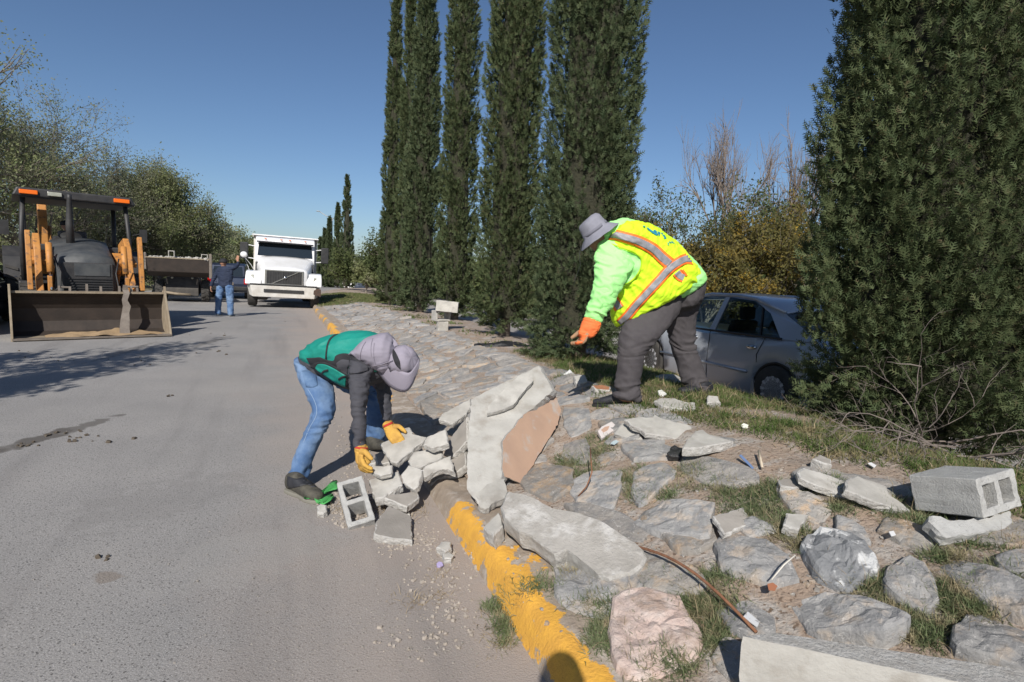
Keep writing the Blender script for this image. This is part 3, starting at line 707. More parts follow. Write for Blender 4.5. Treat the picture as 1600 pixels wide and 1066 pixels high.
gpts = []   # bluish wiry tufts between the stones (pixels of the photograph)
for q in ((1090, 745, 45, 22, 26), (1180, 775, 70, 22, 55), (1160, 800, 40, 16, 26), (1225, 825, 30, 22, 26), (1020, 770, 40, 24, 26), (985, 750, 26, 24, 20),
          (905, 735, 34, 14, 22), (935, 700, 26, 20, 22), (890, 720, 24, 10, 16), (1130, 905, 40, 14, 20), (1120, 960, 46, 26, 48), (1075, 945, 24, 18, 18),
          (1400, 925, 60, 24, 44), (1380, 965, 60, 20, 40), (1500, 930, 50, 20, 44), (1520, 955, 40, 18, 34), (1450, 990, 50, 20, 30), (1555, 845, 60, 18, 34),
          (1350, 790, 60, 16, 34), (1300, 760, 40, 12, 22), (1440, 815, 50, 14, 26), (950, 950, 60, 24, 44), (900, 905, 60, 14, 22), (965, 1000, 50, 22, 36), (1010, 1040, 40, 18, 30),
          (940, 940, 26, 14, 18), (850, 920, 40, 10, 12), (790, 990, 12, 26, 12), (775, 960, 12, 18, 8), (1340, 905, 30, 16, 20), (1050, 905, 30, 10, 10), (1260, 850, 24, 14, 14), (1570, 900, 30, 20, 22),
          (1060, 1030, 30, 20, 24), (1110, 1000, 26, 18, 20), (1480, 870, 40, 10, 16)):
    gpts += patch_pts(*q)
blades(gpts, 62, .062, .0016, .022, M_grass2, 'grass', 'wiry bluish grass tufts growing between the bank stones')
blades(gpts[::5], 10, .10, .0012, .03, M_straw, 'dry_grass', 'dry straw stems lying among the wiry tufts')
lawn = []
for _ in range(5200):
    y_ = random.uniform(2.2, 7.4); v_ = random.uniform(1.45, 4.2); x_ = kx(y_) + v_ / .927
    e = 1.62 + .45 * noise.noise(V((y_ * 1.1, 4, 0))) + (.15 if y_ < 3 else -.25 if y_ > 4 and y_ < 5.6 else .2)
    if v_ > e and noise.noise(V((x_ * 1.6, y_ * 1.6, 0))) > -.22: lawn.append((x_, y_, 0))
blades(lawn, 26, .075, .0026, .055, M_grass, 'grass', 'green grass on the crest under the worker and the big cypress', .7)
blades([(p[0], p[1], 0) for p in lawn[::14]], 14, .13, .0022, .07, M_straw, 'dry_grass', 'dry stems scattered through the green grass of the crest')
lawn2 = []
for _ in range(1500):
    y_ = random.uniform(21, 37); v_ = random.uniform(.34, 3.6); lawn2.append((kx(y_) + v_ / .927, y_, 0))
    if y_ > 29 and v_ < 1.2 and random.random() < .6: lawn2.pop()
for _ in range(160):
    y_ = random.uniform(8, 20); v_ = random.uniform(1.75, 2.3)
    if noise.noise(V((y_ * .8, 2, 0))) > .05: lawn2.append((kx(y_) + v_ / .927, y_, 0))
blades(lawn2, 34, .09, .009, .13, M_grass, 'grass', 'green lawn patch on the bank beside the truck')
# dry weeds at the foot of the kerb and by the rubble
wp = []
for px, py, rx, ry, n in ((645, 800, 45, 16, 14), (560, 800, 50, 14, 22), (640, 940, 30, 12, 8), (690, 900, 16, 40, 10), (775, 985, 14, 40, 10), (600, 780, 40, 14, 14)):
    wp += patch_pts(px, py, rx, ry, n)
blades(wp, 16, .06, .0013, .03, M_straw, 'dry_grass', 'dry rootlets and straw in the dirt by the rubble pile', 1.6)
# thorny dead branches at the foot of the big cypress
def twigs(origin, n, L, r, name, label, spread=.8, updown=.25, seed=1):
    st = random.getstate(); random.seed(seed); mb = MB(); o0 = V(origin)
    def g(p, d_, L, r, lev):
        pts = [p]; 
        for i in range(5):
            d_ = (d_ + V((random.gauss(0, .17), random.gauss(0, .17), random.gauss(0, .16)))).normalized(); pts.append(pts[-1] + d_ * L / 5)
            if pts[-1].z < -.02: pts[-1].z = .01; d_.z = abs(d_.z)
        mb.tube(pts, [r * (1 - .15 * i) for i in range(6)], 5, False)
        if lev < 3:
            for i in range(1, 6):
                if random.random() < .75:
                    o = Matrix.Rotation(random.uniform(0, 6.28), 3, d_) @ d_.orthogonal().normalized()
                    g(pts[i], (d_ + o * random.uniform(.4, 1.1)).normalized(), L * random.uniform(.3, .55), r * .5, lev + 1)
    for k in range(n):
        g(V((random.gauss(0, spread * .3), random.gauss(0, spread * .3), 0)), V((random.gauss(-.1, 1) * spread, -abs(random.gauss(.5, .5)) * spread, abs(random.gauss(updown, .35)))).normalized(), L * random.uniform(.6, 1.2), r, 0)
    o = mb.build(name, M_deadtwig, None); o.location = o0; random.setstate(st); return tag(o, label, 'bush')
p = hit(1450, 716); twigs((p.x + .25, p.y + .3, G(p.x, p.y)), 11, .75, .007, 'dry_bush', 'tangle of grey dead branches right of centre under the big cypress', seed=4)
p = hit(1345, 672); twigs((p.x, p.y + .05, G(p.x, p.y)), 6, .55, .006, 'dry_bush', 'thin dead branches low on the left foot of the big cypress', seed=9)
p = hit(1575, 715); twigs((p.x + .1, p.y + .15, G(p.x, p.y)), 8, .7, .006, 'dry_bush', 'dead upright branches behind the hollow block at the right edge', updown=.8, seed=15)

# ================================================================== RUBBLE
def chunk(name, label, cat, poly, nrm=(0, 0, 1), hz=.05, th=.045, mt=None, group=None, rough=.006, c=None, side=None, down=None, step=.022, parent=None):
    """a broken slab: outline pixels met with the plane of its upper face (real position, tilt, thickness)"""
    cx_, cy_ = sum(p[0] for p in poly) / len(poly), sum(p[1] for p in poly) / len(poly)
    c0 = c if c is not None else hit(cx_, cy_, hz); n = V(nrm).normalized()
    pts = []
    for p in poly:
        r = ray(*p); t = (c0 - CAM).dot(n) / r.dot(n); pts.append(CAM + r * t)
    per = []; k = len(pts)
    for i in range(k):
        a, b = pts[i], pts[(i + 1) % k]; q = max(1, int((b - a).length / step))
        for j in range(q):
            z = a.lerp(b, j / q); jt = 0 if j == 0 else 1
            jv = V((noise.noise(z * 31), noise.noise(z * 31 + V((9, 9, 9))), noise.noise(z * 31 + V((5, 2, 9))))) * rough * jt * 1.8
            per.append(z + jv - n * jv.dot(n))
    dn = V(down) if down is not None else -n * th
    cc = sum(per, V((0, 0, 0))) / len(per); m_ = len(per)
    def ringp(sc, dd, jit): return [cc + (p - cc) * sc + dd + V((noise.noise(p * 40 + dd * 90), noise.noise(p * 40 + V((7, 1, 3)) + dd * 90), noise.noise(p * 40 + V((2, 8, 5)))))* jit for p in per]
    rad = sum((p - cc).length for p in per) / m_; ch = min(.006, th * .2) / rad
    rings = [ringp(1 - ch * 1.6, V((0, 0, 0)), 0), ringp(1 - ch * .2, dn * .10, rough * .5), ringp(1.0, dn * .4, rough * 1.2), ringp(.99, dn * .75, rough * 1.2), ringp(.965, dn, rough * .6)]
    vs = [p - c0 for r_ in rings for p in r_]; fs = []; mi = []
    for i in range(4): fs += [(i * m_ + j, i * m_ + (j + 1) % m_, (i + 1) * m_ + (j + 1) % m_, (i + 1) * m_ + j) for j in range(m_)]; mi += [1] * m_
    fs += [tuple(range(m_))[::-1], tuple(range(4 * m_, 5 * m_))]; mi += [0, 1]
    me = D.meshes.new(name); me.from_pydata([tuple(v_) for v_ in vs], [], fs); me.materials.append(mt or M_conc); me.materials.append(side or M_conc_side); me.polygons.foreach_set('material_index', mi)
    bm = bmesh.new(); bm.from_mesh(me); bmesh.ops.recalc_face_normals(bm, faces=bm.faces); bmesh.ops.triangulate(bm, faces=[f for f in bm.faces if len(f.verts) > 4]); bm.to_mesh(me); bm.free()
    o = D.objects.new(name, me); o.location = c0; link(o, parent)
    return tag(o, label, cat, group)
def zp(pl, zx, zy, s): return [Z(x, y, zx, zy, s) for x, y in pl]
z3 = (420, 490, 2.961); z5b = (860, 560, 5.0); z7 = (1200, 660, 3.135); z8 = (560, 740, 2.963)
GR = 'broken concrete pieces heaped by the crouching worker'
M_grey = mat('concrete_grey_worn', (.30, .275, .245), (.24, .22, .195), 9, .93, .6, 70, objrand=.1, dist=.006)
pile = [
 ([(485, 1020), (495, 960), (560, 885), (660, 935), (665, 1052), (600, 1045), (540, 1035)], (.05, -.1, 1), .055, .05, M_grey, 'flat square grey piece lying on the road, nearest the camera in the heap'),
 ([(462, 768), (600, 728), (617, 790), (525, 853), (490, 858)], (-.15, -.25, 1), .15, .06, M_conc, 'wedge shaped pale piece leaning on the hollow block'),
 ([(530, 850), (570, 835), (690, 822), (697, 850), (640, 895), (600, 880)], (.1, -.25, 1), .11, .05, M_grey, 'brownish flat piece between the pale wedge and the square grey one'),
 ([(610, 745), (645, 700), (710, 720), (690, 800), (670, 815), (620, 782)], (-.3, -.6, 1), .20, .05, M_conc, 'pointed white piece standing at the kerb end of the heap'),
 ([(473, 700), (520, 705), (572, 700), (566, 738), (515, 750), (473, 730)], (-.1, -.5, 1), .24, .04, M_conc, 'small white notched piece just under the right glove'),
 ([(641, 682), (670, 640), (800, 617), (803, 662), (700, 712), (655, 708)], (-.2, -.5, 1), .27, .05, M_conc, 'clean white brick shaped piece in the middle of the heap'),
 ([(708, 724), (720, 705), (842, 655), (862, 735), (835, 722), (790, 722), (715, 757)], (-.1, -.5, 1), .21, .05, M_conc, 'white piece with a broken hook shaped end below the clean one'),
 ([(512, 602), (610, 560), (612, 530), (650, 523), (665, 555), (728, 570), (716, 590), (590, 692), (560, 682)], (-.25, -.4, 1), .32, .05, M_conc, 'large pale piece held down by the left glove'),
 ([(713, 605), (730, 570), (820, 533), (832, 600), (760, 620)], (-.2, -.45, 1), .33, .05, M_conc, 'pale piece with an orange stain right of the glove'),
 ([(785, 490), (800, 465), (932, 393), (937, 428), (915, 462), (850, 510)], (-.1, -.35, 1), .25, .045, M_conc, 'long flat white piece touching the upright slab'),
 ([(805, 655), (830, 590), (862, 545), (917, 475), (918, 590), (850, 662)], (-.75, -.45, .55), .18, .05, M_grey, 'dull grey piece leaning on the left edge of the big slab'),
 ([(490, 650), (548, 628), (560, 690), (500, 700)], (0, -.3, 1), .16, .05, M_grey, 'shaded piece half buried under the left glove piece'),
 ([(560, 885), (600, 880), (645, 900), (655, 930), (600, 930)], (0, -.1, 1), .03, .04, M_grey, 'thin chip lying under the brownish flat piece'),
 ([(745, 790), (800, 760), (860, 740), (912, 700), (912, 600), (862, 665), (800, 700)], (-.5, -.45, .8), .03, .06, M_grey, 'grey stone wedge filling the kerb edge under the hook shaped piece'),
 ([(400, 640), (425, 610), (470, 640), (500, 690), (450, 700)], (-.2, -.3, 1), .12, .06, M_grey, 'dull lump under the right sleeve of the crouching worker'),
]
for pl, n_, hz, th, mt, lb in pile: chunk('concrete_piece', lb, 'rubble', zp(pl, *z3), n_, hz, th, mt, GR)
GB = 'concrete pieces scattered over the bank'
bankp = [
 (zp([(580, 475), (690, 455), (800, 460), (815, 435), (840, 452), (880, 470), (1090, 520), (1127, 560), (1075, 612), (990, 627), (740, 587), (690, 545), (640, 530)], *z5b), (-.02, -.35, 1), .07, .04, M_conc, 'long pale slab with a spike on top, behind the black lump'),
 (zp([(498, 582), (560, 498), (620, 540), (700, 580), (730, 642), (560, 610)], *z5b), (-.1, -.4, 1), .05, .035, M_conc, 'small pale piece at the left end of the spiked slab'),
 (zp([(1030, 700), (1060, 640), (1130, 565), (1190, 552), (1240, 590), (1430, 645), (1340, 668), (1150, 700)], *z5b), (-.05, -.15, 1), .10, .055, M_conc, 'pale triangular slab on the grass right of the black lump'),
 (zp([(810, 330), (850, 310), (960, 308), (1040, 335), (1080, 345), (1125, 340), (1135, 390), (1080, 400), (880, 375)], *z5b), (0, -.1, 1), .04, .04, M_conc, 'flat pale stone lying in front of the rear shoe of the vest worker'),
 (zp([(820, 135), (860, 124), (960, 120), (1030, 150), (1020, 182), (900, 207)], *z5b), (0, -.1, 1), .05, .05, M_conc, 'flat stone showing between the two legs of the vest worker'),
 (zp([(180, 135), (270, 125), (292, 180), (240, 195), (200, 188)], *z5b), (0, -.3, 1), .07, .07, M_conc, 'stone beside the shadow left of the black shoe'),
 (zp([(1225, 345), (1232, 285), (1310, 292), (1335, 345)], *z5b), (0, -.4, 1), .06, .06, M_conc, 'pale stone just behind the rear trouser cuff'),
 (zp([(140, 240), (170, 222), (250, 240), (382, 290), (373, 335), (512, 402), (490, 417), (350, 350), (230, 305), (155, 272)], *z7), (.1, -.3, 1), .05, .035, M_conc, 'narrow broken slab with a white painted tip on the grass'),
 (zp([(380, 285), (430, 255), (580, 310), (592, 345), (702, 432), (640, 425), (500, 380), (375, 330)], *z7), (.1, -.35, 1), .06, .04, M_conc, 'tapered slab between the white tipped one and the hollow block'),
 (zp([(88, 440), (200, 450), (152, 527), (75, 500)], *z7), (0, -.3, 1), .06, .05, M_conc, 'small square pale piece left of the white painted rock'),
 (zp([(260, 470), (370, 440), (400, 495), (300, 540)], *z6), (.1, -.3, 1), .05, .03, M_grey, 'small flat grey tile piece in the grass above the split boulders'),
 (zp([(50, 280), (120, 268), (190, 300), (130, 322), (60, 310)], *z7), (0, -.1, 1), .05, .05, M_grey, 'rounded grey stone under the white painted tip'),
 (zp([(215, 175), (255, 155), (310, 180), (318, 210), (270, 200)], *z7), (0, -.2, 1), .06, .06, M_grey, 'brown grey stone in the grass behind the white tipped slab'),
 (zp([(900, 360), (1140, 330), (1110, 350), (950, 390)], *z8), (0, -.1, 1), .03, .02, M_conc, 'thin chip under the broken beam') if 0 else None,
 (zp([(575, 248), (625, 290), (668, 238), (650, 175)], *z8), (-.2, -.2, 1), .10, .09, M_conc, 'square white lump between the big slab and the broken beam'),
 (zp([(360, 340), (385, 312), (430, 312), (432, 345), (400, 362)], *z8), (0, -.2, 1), .05, .05, M_conc, 'pale lump on the road touching the yellow kerb'),
 (zp([(388, 370), (420, 362), (445, 375), (430, 395), (395, 392)], *z8), (0, -.2, 1), .04, .04, M_conc, 'smaller white lump below the one touching the kerb'),
 (zp([(315, 520), (345, 495), (400, 505), (405, 560), (370, 585), (315, 570)], 440, 700, 5.714), (0, -.3, 1), .05, .05, M_conc, 'pale lump beside the green cloth at the toe of the boot'),
]
for q in bankp:
    if q: chunk('concrete_piece', q[5], 'rubble', q[0], q[1], q[2], q[3], q[4], GB)
tag(chunk('brick', 'orange brick fragment in the grass left of the black shoe', 'brick', zp([(320, 212), (400, 205), (470, 222), (466, 250), (350, 240)], *z5b), (0, -.2, 1), .05, .05, mat('fired_clay', (.38, .17, .08), (.30, .13, .07), 20, .95, .6, 60)))
M_blackp = mat('black_plastic', (.012, .012, .013), (.03, .03, .03), 8, .42, .9, 14, dist=.03)
chunk('charred_lump', 'black crumpled lump between the spiked slab and the triangular slab', 'litter', zp([(908, 735), (940, 690), (970, 672), (1050, 715), (1010, 770), (930, 760)], *z5b), (-.2, -.5, 1), .06, .06, M_blackp, side=M_blackp, rough=.012)
M_paint_w = mat('white_gloss', (.75, .75, .76), (.6, .6, .62), 20, .6)
q = hit(*Z(195, 262, *z7)); chunk('tile_fragment', 'white painted end lying on the tip of the narrow slab', 'rubble', zp([(145, 240), (172, 224), (245, 243), (275, 262), (235, 298), (160, 268)], *z7), (.1, -.3, 1), .062, .008, M_paint_w, rough=.002)

# leaning slab with a stuccoed side
T = {k: P(*v_) for k, v_ in dict(L1=(736, 624, 4.20), A=(790, 596, 4.4), T=(842, 571, 4.62), r1=(864, 610, 4.46), r2=(812, 654, 4.08), r3=(784, 690, 3.84), r4=(784, 744, 3.52), B=(752, 796, 3.36), L2=(729, 765, 3.46), L3=(730, 690, 3.82),
     o1=(877, 640, 4.44), o2=(872, 664, 4.36), o3=(850, 698, 4.14), o4=(814, 756, 3.74)).items()}
sl = thing('leaning_slab', 'big white slab with a pink stuccoed side leaning upright against the kerb and bank', 'concrete slab', tuple(hit(760, 780)))
def poly_plate(name, keys, E, mt, side, parent, jag=.006, step=.03):
    pts = [T[k] if isinstance(k, str) else k for k in keys]; per = []; pc_ = sum(pts, V((0, 0, 0))) / len(pts)
    nv_ = V((0, 0, 0))
    for a, b in zip(pts, pts[1:] + pts[:1]): nv_ += (a - pc_).cross(b - pc_)
    nv_.normalize(); pts = [CAM + (p - CAM) * ((pc_ - CAM).dot(nv_) / (p - CAM).dot(nv_)) for p in pts]
    for a, b in zip(pts, pts[1:] + pts[:1]):
        q = max(1, int((b - a).length / step))
        for j in range(q):
            z = a.lerp(b, j / q); jv = V((noise.noise(z * 25), noise.noise(z * 25 + V((3, 3, 3))), noise.noise(z * 25 + V((8, 0, 3))))) * jag * 2 * (1 if j else 0); per.append(z + jv - nv_ * jv.dot(nv_))
    E = V(E); m_ = len(per); off = parent.location if parent else V((0, 0, 0)); c = sum(per, V((0, 0, 0))) / m_
    rings = [[c + (p - c) * .992 for p in per], [p + E * .12 for p in per], [p + E * .6 + V((noise.noise(p * 50), noise.noise(p * 50 + V((4, 4, 4))), noise.noise(p * 44))) * jag for p in per], [c + E + (p - c) * .97 for p in per]]
    vs = [tuple(p - off) for r_ in rings for p in r_]; fs = []; mi = []
    for i in range(3): fs += [(i * m_ + j, i * m_ + (j + 1) % m_, (i + 1) * m_ + (j + 1) % m_, (i + 1) * m_ + j) for j in range(m_)]; mi += [1] * m_
    fs += [tuple(range(m_)), tuple(range(3 * m_, 4 * m_))]; mi += [0, 1]
    me = D.meshes.new(name); me.from_pydata(vs, [], fs); me.materials.append(mt); me.materials.append(side); me.polygons.foreach_set('material_index', mi)
    bm = bmesh.new(); bm.from_mesh(me); bmesh.ops.recalc_face_normals(bm, faces=bm.faces); bmesh.ops.triangulate(bm, faces=[f for f in bm.faces if len(f.verts) > 4]); bm.to_mesh(me); bm.free()
    return link(D.objects.new(name, me), parent)
M_slab = mat('slab_white', (.44, .425, .39), (.35, .335, .305), 5, .92, .6, 50, c3=(.29, .265, .23), s3=7, t3=.60, dist=.007, w3=.1)
Ew = (CW * .11 + CR * .05 - CU * .03)
poly_plate('white_face', ['L1', 'A', 'T', 'r1', 'r2', 'r3', 'r4', 'B', 'L2', 'L3'], Ew, M_slab, M_conc_side, sl)
Ep = (CW * .09 - CR * .02 - CU * .02)
e_ = CW * .004 + CR * .004
poly_plate('stucco_side', [T['r1'] + e_, T['o1'], T['o2'], T['o3'], T['o4'], T['r4'] + e_, T['r3'] + e_, T['r2'] + e_], Ep, M_stucco, M_conc_side, sl)
n1 = (T['T'] - T['L1']).cross(T['L2'] - T['L1']).normalized(); n1 = n1 if n1.dot(CW) < 0 else -n1
def on_plane(px, py, off):
    r = ray(px, py); t = (T['L1'] + n1 * off - CAM).dot(n1) / r.dot(n1); return CAM + r * t
zz = [on_plane(*Z(x, y, *z5), .045) for x, y in [(268, 230), (271, 203), (330, 140), (400, 72), (458, 56), (462, 92), (420, 140), (380, 192), (340, 210)]]
th_o = D.objects.new('tmp', None)
po = poly_plate('concrete_piece', zz, -n1 * .035, M_conc, M_conc_side, None, .004); tag(po, 'thin flat piece resting on the upper face of the big white slab', 'rubble', GB)
zz = [on_plane(*Z(x, y, *z5), -.01) for x, y in [(225, 560), (300, 500), (345, 500), (350, 575), (300, 600), (262, 628), (240, 620)]]
po = poly_plate('concrete_piece', zz, -n1 * .06 , M_conc, M_conc_side, None, .009, .02); tag(po, 'crumbled white lump at the foot of the big white slab', 'rubble', GB)
# broken beam with reinforcement
bm_ = thing('broken_beam', 'long broken concrete beam lying across the kerb with a rusty bar sticking out', 'concrete beam', tuple(hit(880, 830)))
nb_ = V((-.16, -.30, 1)).normalized(); c0 = hit(880, 815, .16)
pl = zp([(690, 78), (760, 92), (830, 120), (900, 160), (975, 172), (1050, 192), (1120, 215), (1180, 252), (1270, 312), (1320, 350), (1337, 385), (1318, 425), (1268, 462), (1215, 470), (1165, 490), (1110, 468), (1060, 425), (1010, 385), (962, 350), (905, 370), (850, 330), (800, 288), (742, 270), (700, 232), (668, 200), (655, 150)], *z8)
o = chunk('beam', None, None, pl, nb_, .1, .085, mat('beam_concrete', (.40, .375, .34), (.31, .29, .26), 8, .93, .9, 55, c3=(.50, .48, .45), s3=6, t3=.57, dist=.01), c=c0, side=M_conc_side, rough=.008, down=(.02, .03, -.10), step=.03)
o.parent = bm_; o.location = c0 - bm_.location
M_rust = mat('rusty_steel', (.17, .075, .04), (.26, .12, .06), 40, .85, .5, 120)
a = P(985, 852, (c0 - CAM).dot(CW) - .12); b = hit(1182, 988, .04); pts = [a.lerp(b, t) + V((0, 0, .07 * math.sin(t * math.pi))) for t in [i / 12 for i in range(13)]]
mb = MB().tube([p - bm_.location for p in pts], .0065, 8); o = mb.build('reinforcing_bar', M_rust, bm_, True)
a = P(908, 888, (c0 - CAM).dot(CW) - .14); b = hit(868, 905, .0); MB().tube([a + V((.05, .05, 0)) - bm_.location, a - bm_.location, b - bm_.location], .005, 8).build('reinforcing_bar', M_rust, bm_, True)
a = hit(898, 782, .0); b = hit(925, 738, .16); c = hit(922, 700, .2); tag(MB().tube([a, a.lerp(b, .5) + V((.02, 0, 0)), b, c], .004, 6).build('bent_twig', M_rust, None, True), 'thin brown bent stem standing in front of the stucco side', 'twig')
# hollow blocks
def hblock(name, label, o_, X, Y, Zv, L, W, H, cores=2, group=None, mt=M_block, cat='concrete block', wall=.032, blind=.01):
    """o_ corner, X/Y/Z unit axes; cores run along Z (the face with holes is the +Z one)"""
    mb = MB(); web = wall
    xs = [0, wall]; cw = (L - 2 * wall - (cores - 1) * web) / cores
    for i in range(cores): xs += [xs[-1] + cw, xs[-1] + cw + web]
    ys = [0, wall, W - wall, W]
    vs = {}; 
    def vid(i, j, k): return (i * 4 + j) * 2 + k
    verts = [V((xs[i], ys[j], H * k)) for i in range(len(xs)) for j in range(4) for k in range(2)]; fs = []
    nx = len(xs) - 1
    hole = lambda i, j: j == 1 and i % 2 == 1
    for i in range(nx):
        for j in range(3):
            if hole(i, j): continue
            for k in range(2): fs.append((vid(i, j, k), vid(i + 1, j, k), vid(i + 1, j + 1, k), vid(i, j + 1, k)))
            for (di, dj, a, b) in ((-1, 0, (i, j), (i, j + 1)), (1, 0, (i + 1, j), (i + 1, j + 1)), (0, -1, (i, j), (i + 1, j)), (0, 1, (i, j + 1), (i + 1, j + 1))):
                ni, nj = i + di, j + dj
                if ni < 0 or ni >= nx or nj < 0 or nj > 2 or hole(ni, nj): fs.append((vid(*a, 0), vid(*b, 0), vid(*b, 1), vid(*a, 1)))
    M4 = Matrix([[X[i], Y[i], Zv[i], o_[i]] for i in range(3)] + [[0, 0, 0, 1]])
    me = D.meshes.new(name); me.from_pydata([tuple(v_) for v_ in verts], [], fs); me.materials.append(mt)
    bm = bmesh.new(); bm.from_mesh(me); bmesh.ops.recalc_face_normals(bm, faces=bm.faces); bmesh.ops.bevel(bm, geom=bm.edges, offset=.004, segments=1, affect='EDGES', clamp_overlap=True)
    bmesh.ops.subdivide_edges(bm, edges=[e for e in bm.edges if e.calc_length() > .05], cuts=3, use_grid_fill=True)
    for v_ in bm.verts: v_.co += V([noise.noise(v_.co * 45 + V((i * 7 + o_[0] * 9, 0, 0))) for i in range(3)]) * .004
    bmesh.ops.triangulate(bm, faces=[f for f in bm.faces if len(f.verts) > 4]); bm.to_mesh(me); bm.free()
    o = D.objects.new(name, me); o.matrix_world = M4; link(o); return tag(o, label, cat, group)
def axes(o_, px_, py_):
    X = (px_ - o_).normalized(); Y = (py_ - o_); Y = (Y - X * Y.dot(X)).normalized(); return X, Y, X.cross(Y)
# block in the heap, cored face up towards the camera
d0 = (hit(587, 812, .04) - CAM).dot(CW)
bl = P(*Z(373, 925, *z3), d0 - .02); br = P(*Z(492, 950, *z3), d0 - .03); tl = P(*Z(320, 725, *z3), d0 + .20)
Xa = (tl - bl).normalized(); Ya = (br - bl); Ya = (Ya - Xa * Ya.dot(Xa)).normalized(); Za = Xa.cross(Ya)
if Za.dot(CW) > 0: bl2 = br; Ya = -Ya; Za = -Za
else: bl2 = bl
hblock('hollow_block', 'upright hollow block with two square openings at the front of the heap', bl2 - Za * .15, Xa, Ya, Za, (tl - bl).length * 1.0, (br - bl).length, .15, mt=M_block)
# hollow block at the right edge of the bank
db = (hit(1475, 812, .02) - CAM).dot(CW)
c_bl = P(*Z(722, 432, *z7), db + .09); c_br = P(*Z(1062, 472, *z7), db - .16); c_r2 = P(*Z(1198, 415, *z7), db + .16); c_tl = P(*Z(684, 258, *z7), db + .11)
Xf = (c_br - c_bl); Lf = Xf.length; Xf.normalize(); Zu = (c_tl - c_bl); Hh = Zu.length; Zu = (Zu - Xf * Zu.dot(Xf)).normalized(); In = Zu.cross(Xf); In = In if In.dot(CW) > 0 else -In
Wd = .27
# cores open on the right face: local Z = Xf, X = In, Y = Zu
hblock('hollow_block', 'grey hollow block sitting on the bank at the right with two openings in its end', c_bl, In, Zu, Xf, Wd, Hh, Lf, mt=M_block) if In.cross(Zu).dot(Xf) > 0 else hblock('hollow_block', 'grey hollow block sitting on the bank at the right with two openings in its end', c_bl + In * Wd, -In, Zu, Xf, Wd, Hh, Lf, mt=M_block)
chunk('block_fragment', 'broken bottom shell of a hollow block under the grey one at the right', 'rubble', zp([(785, 478), (830, 458), (880, 482), (1000, 470), (1110, 458), (1160, 440), (1192, 430), (1207, 488), (1165, 520), (1060, 540), (960, 548), (875, 560)], *z7), (.1, -.55, 1), .07, .06, M_block, side=M_block, rough=.008)
# three stacked blocks beside the cypresses
pb = hit(692, 518); rr = CR.copy(); rr.z = 0; rr.normalize(); ff = V((-rr.y, rr.x, 0)); up = V((0, 0, 1))
def rotz(v_, a): return Matrix.Rotation(a, 3, 'Z') @ v_
o_ = pb + V((0, .02, 0)); gl = G(pb.x, pb.y)
hblock('hollow_block', 'bottom block of the three stacked by the cypresses, standing on end', V((pb.x - .09, pb.y, gl + .0)), rotz(rr, .35), rotz(ff, .35), up, .19, .15, .17, cores=1, group='three stacked blocks by the cypresses', mt=M_conc)
hblock('hollow_block', 'middle block of the three stacked by the cypresses, turned askew', V((pb.x - .13, pb.y + .02, gl + .36)), rotz(rr, .6), -up, rotz(ff, .6), .29, .185, .19, cores=1, group='three stacked blocks by the cypresses', mt=M_conc)
hblock('hollow_block', 'top block of the three stacked by the cypresses, lying with its two openings up', V((pb.x - .14, pb.y - .03, gl + .365)), (rr + up * -.06).normalized(), ff, (up + rr * .06).normalized(), .39, .17, .185, cores=2, group='three stacked blocks by the cypresses', mt=M_conc)
# long beam across the lower right corner
d1 = (hit(1165, 1000) - CAM).dot(CW)
a = P(1159, 1000, d1); b = P(1205, 990, d1 + .07); 
gz_ = a.z + .0
def onz(px, py, z): r = ray(px, py); t = (z - CAM.z) / r.z; return CAM + r * t
zt = G(a.x, a.y) + .19
ptsT = [onz(1159, 994, zt), onz(1212, 989, zt + .0), onz(1660, 1056, zt), onz(1660, 1100, zt)]
T.update({'q%d' % i: p for i, p in enumerate(ptsT)})
pc = poly_plate('concrete_beam', [ptsT[0], ptsT[1], ptsT[2], ptsT[3]], (.012, .01, -.24), M_conc_side, M_slab, None, .002, .05); tag(pc, 'clean cut pale concrete beam lying across the lower right corner', 'concrete beam')
# black plastic heap by the tree foot
mb = MB(); hp = hit(790, 548)
mb.loft([(P(742, 541, 8.1), V((0, 0, .03)), V((0, .05, 0))), (P(762, 543, 8.1), V((0, 0, .06)), V((0, .12, 0))), (P(790, 542, 8.1), V((0, 0, .075)), V((.02, .18, 0))), (P(820, 545, 8.0), V((0, 0, .06)), V((0, .15, 0))), (P(843, 549, 7.9), V((0, 0, .035)), V((0, .07, 0)))], 18, 5)
o = remesh(mb, 'plastic_sheet', M_blackp, .014, None, 1, lambda p, n: .03 * noise.noise(V((p.x * 6, p.y * 12, p.z * 14))) + .012 * noise.noise(p * 30)); tag(o, 'crumpled black plastic sheet heaped at the foot of a cypress', 'plastic sheet')
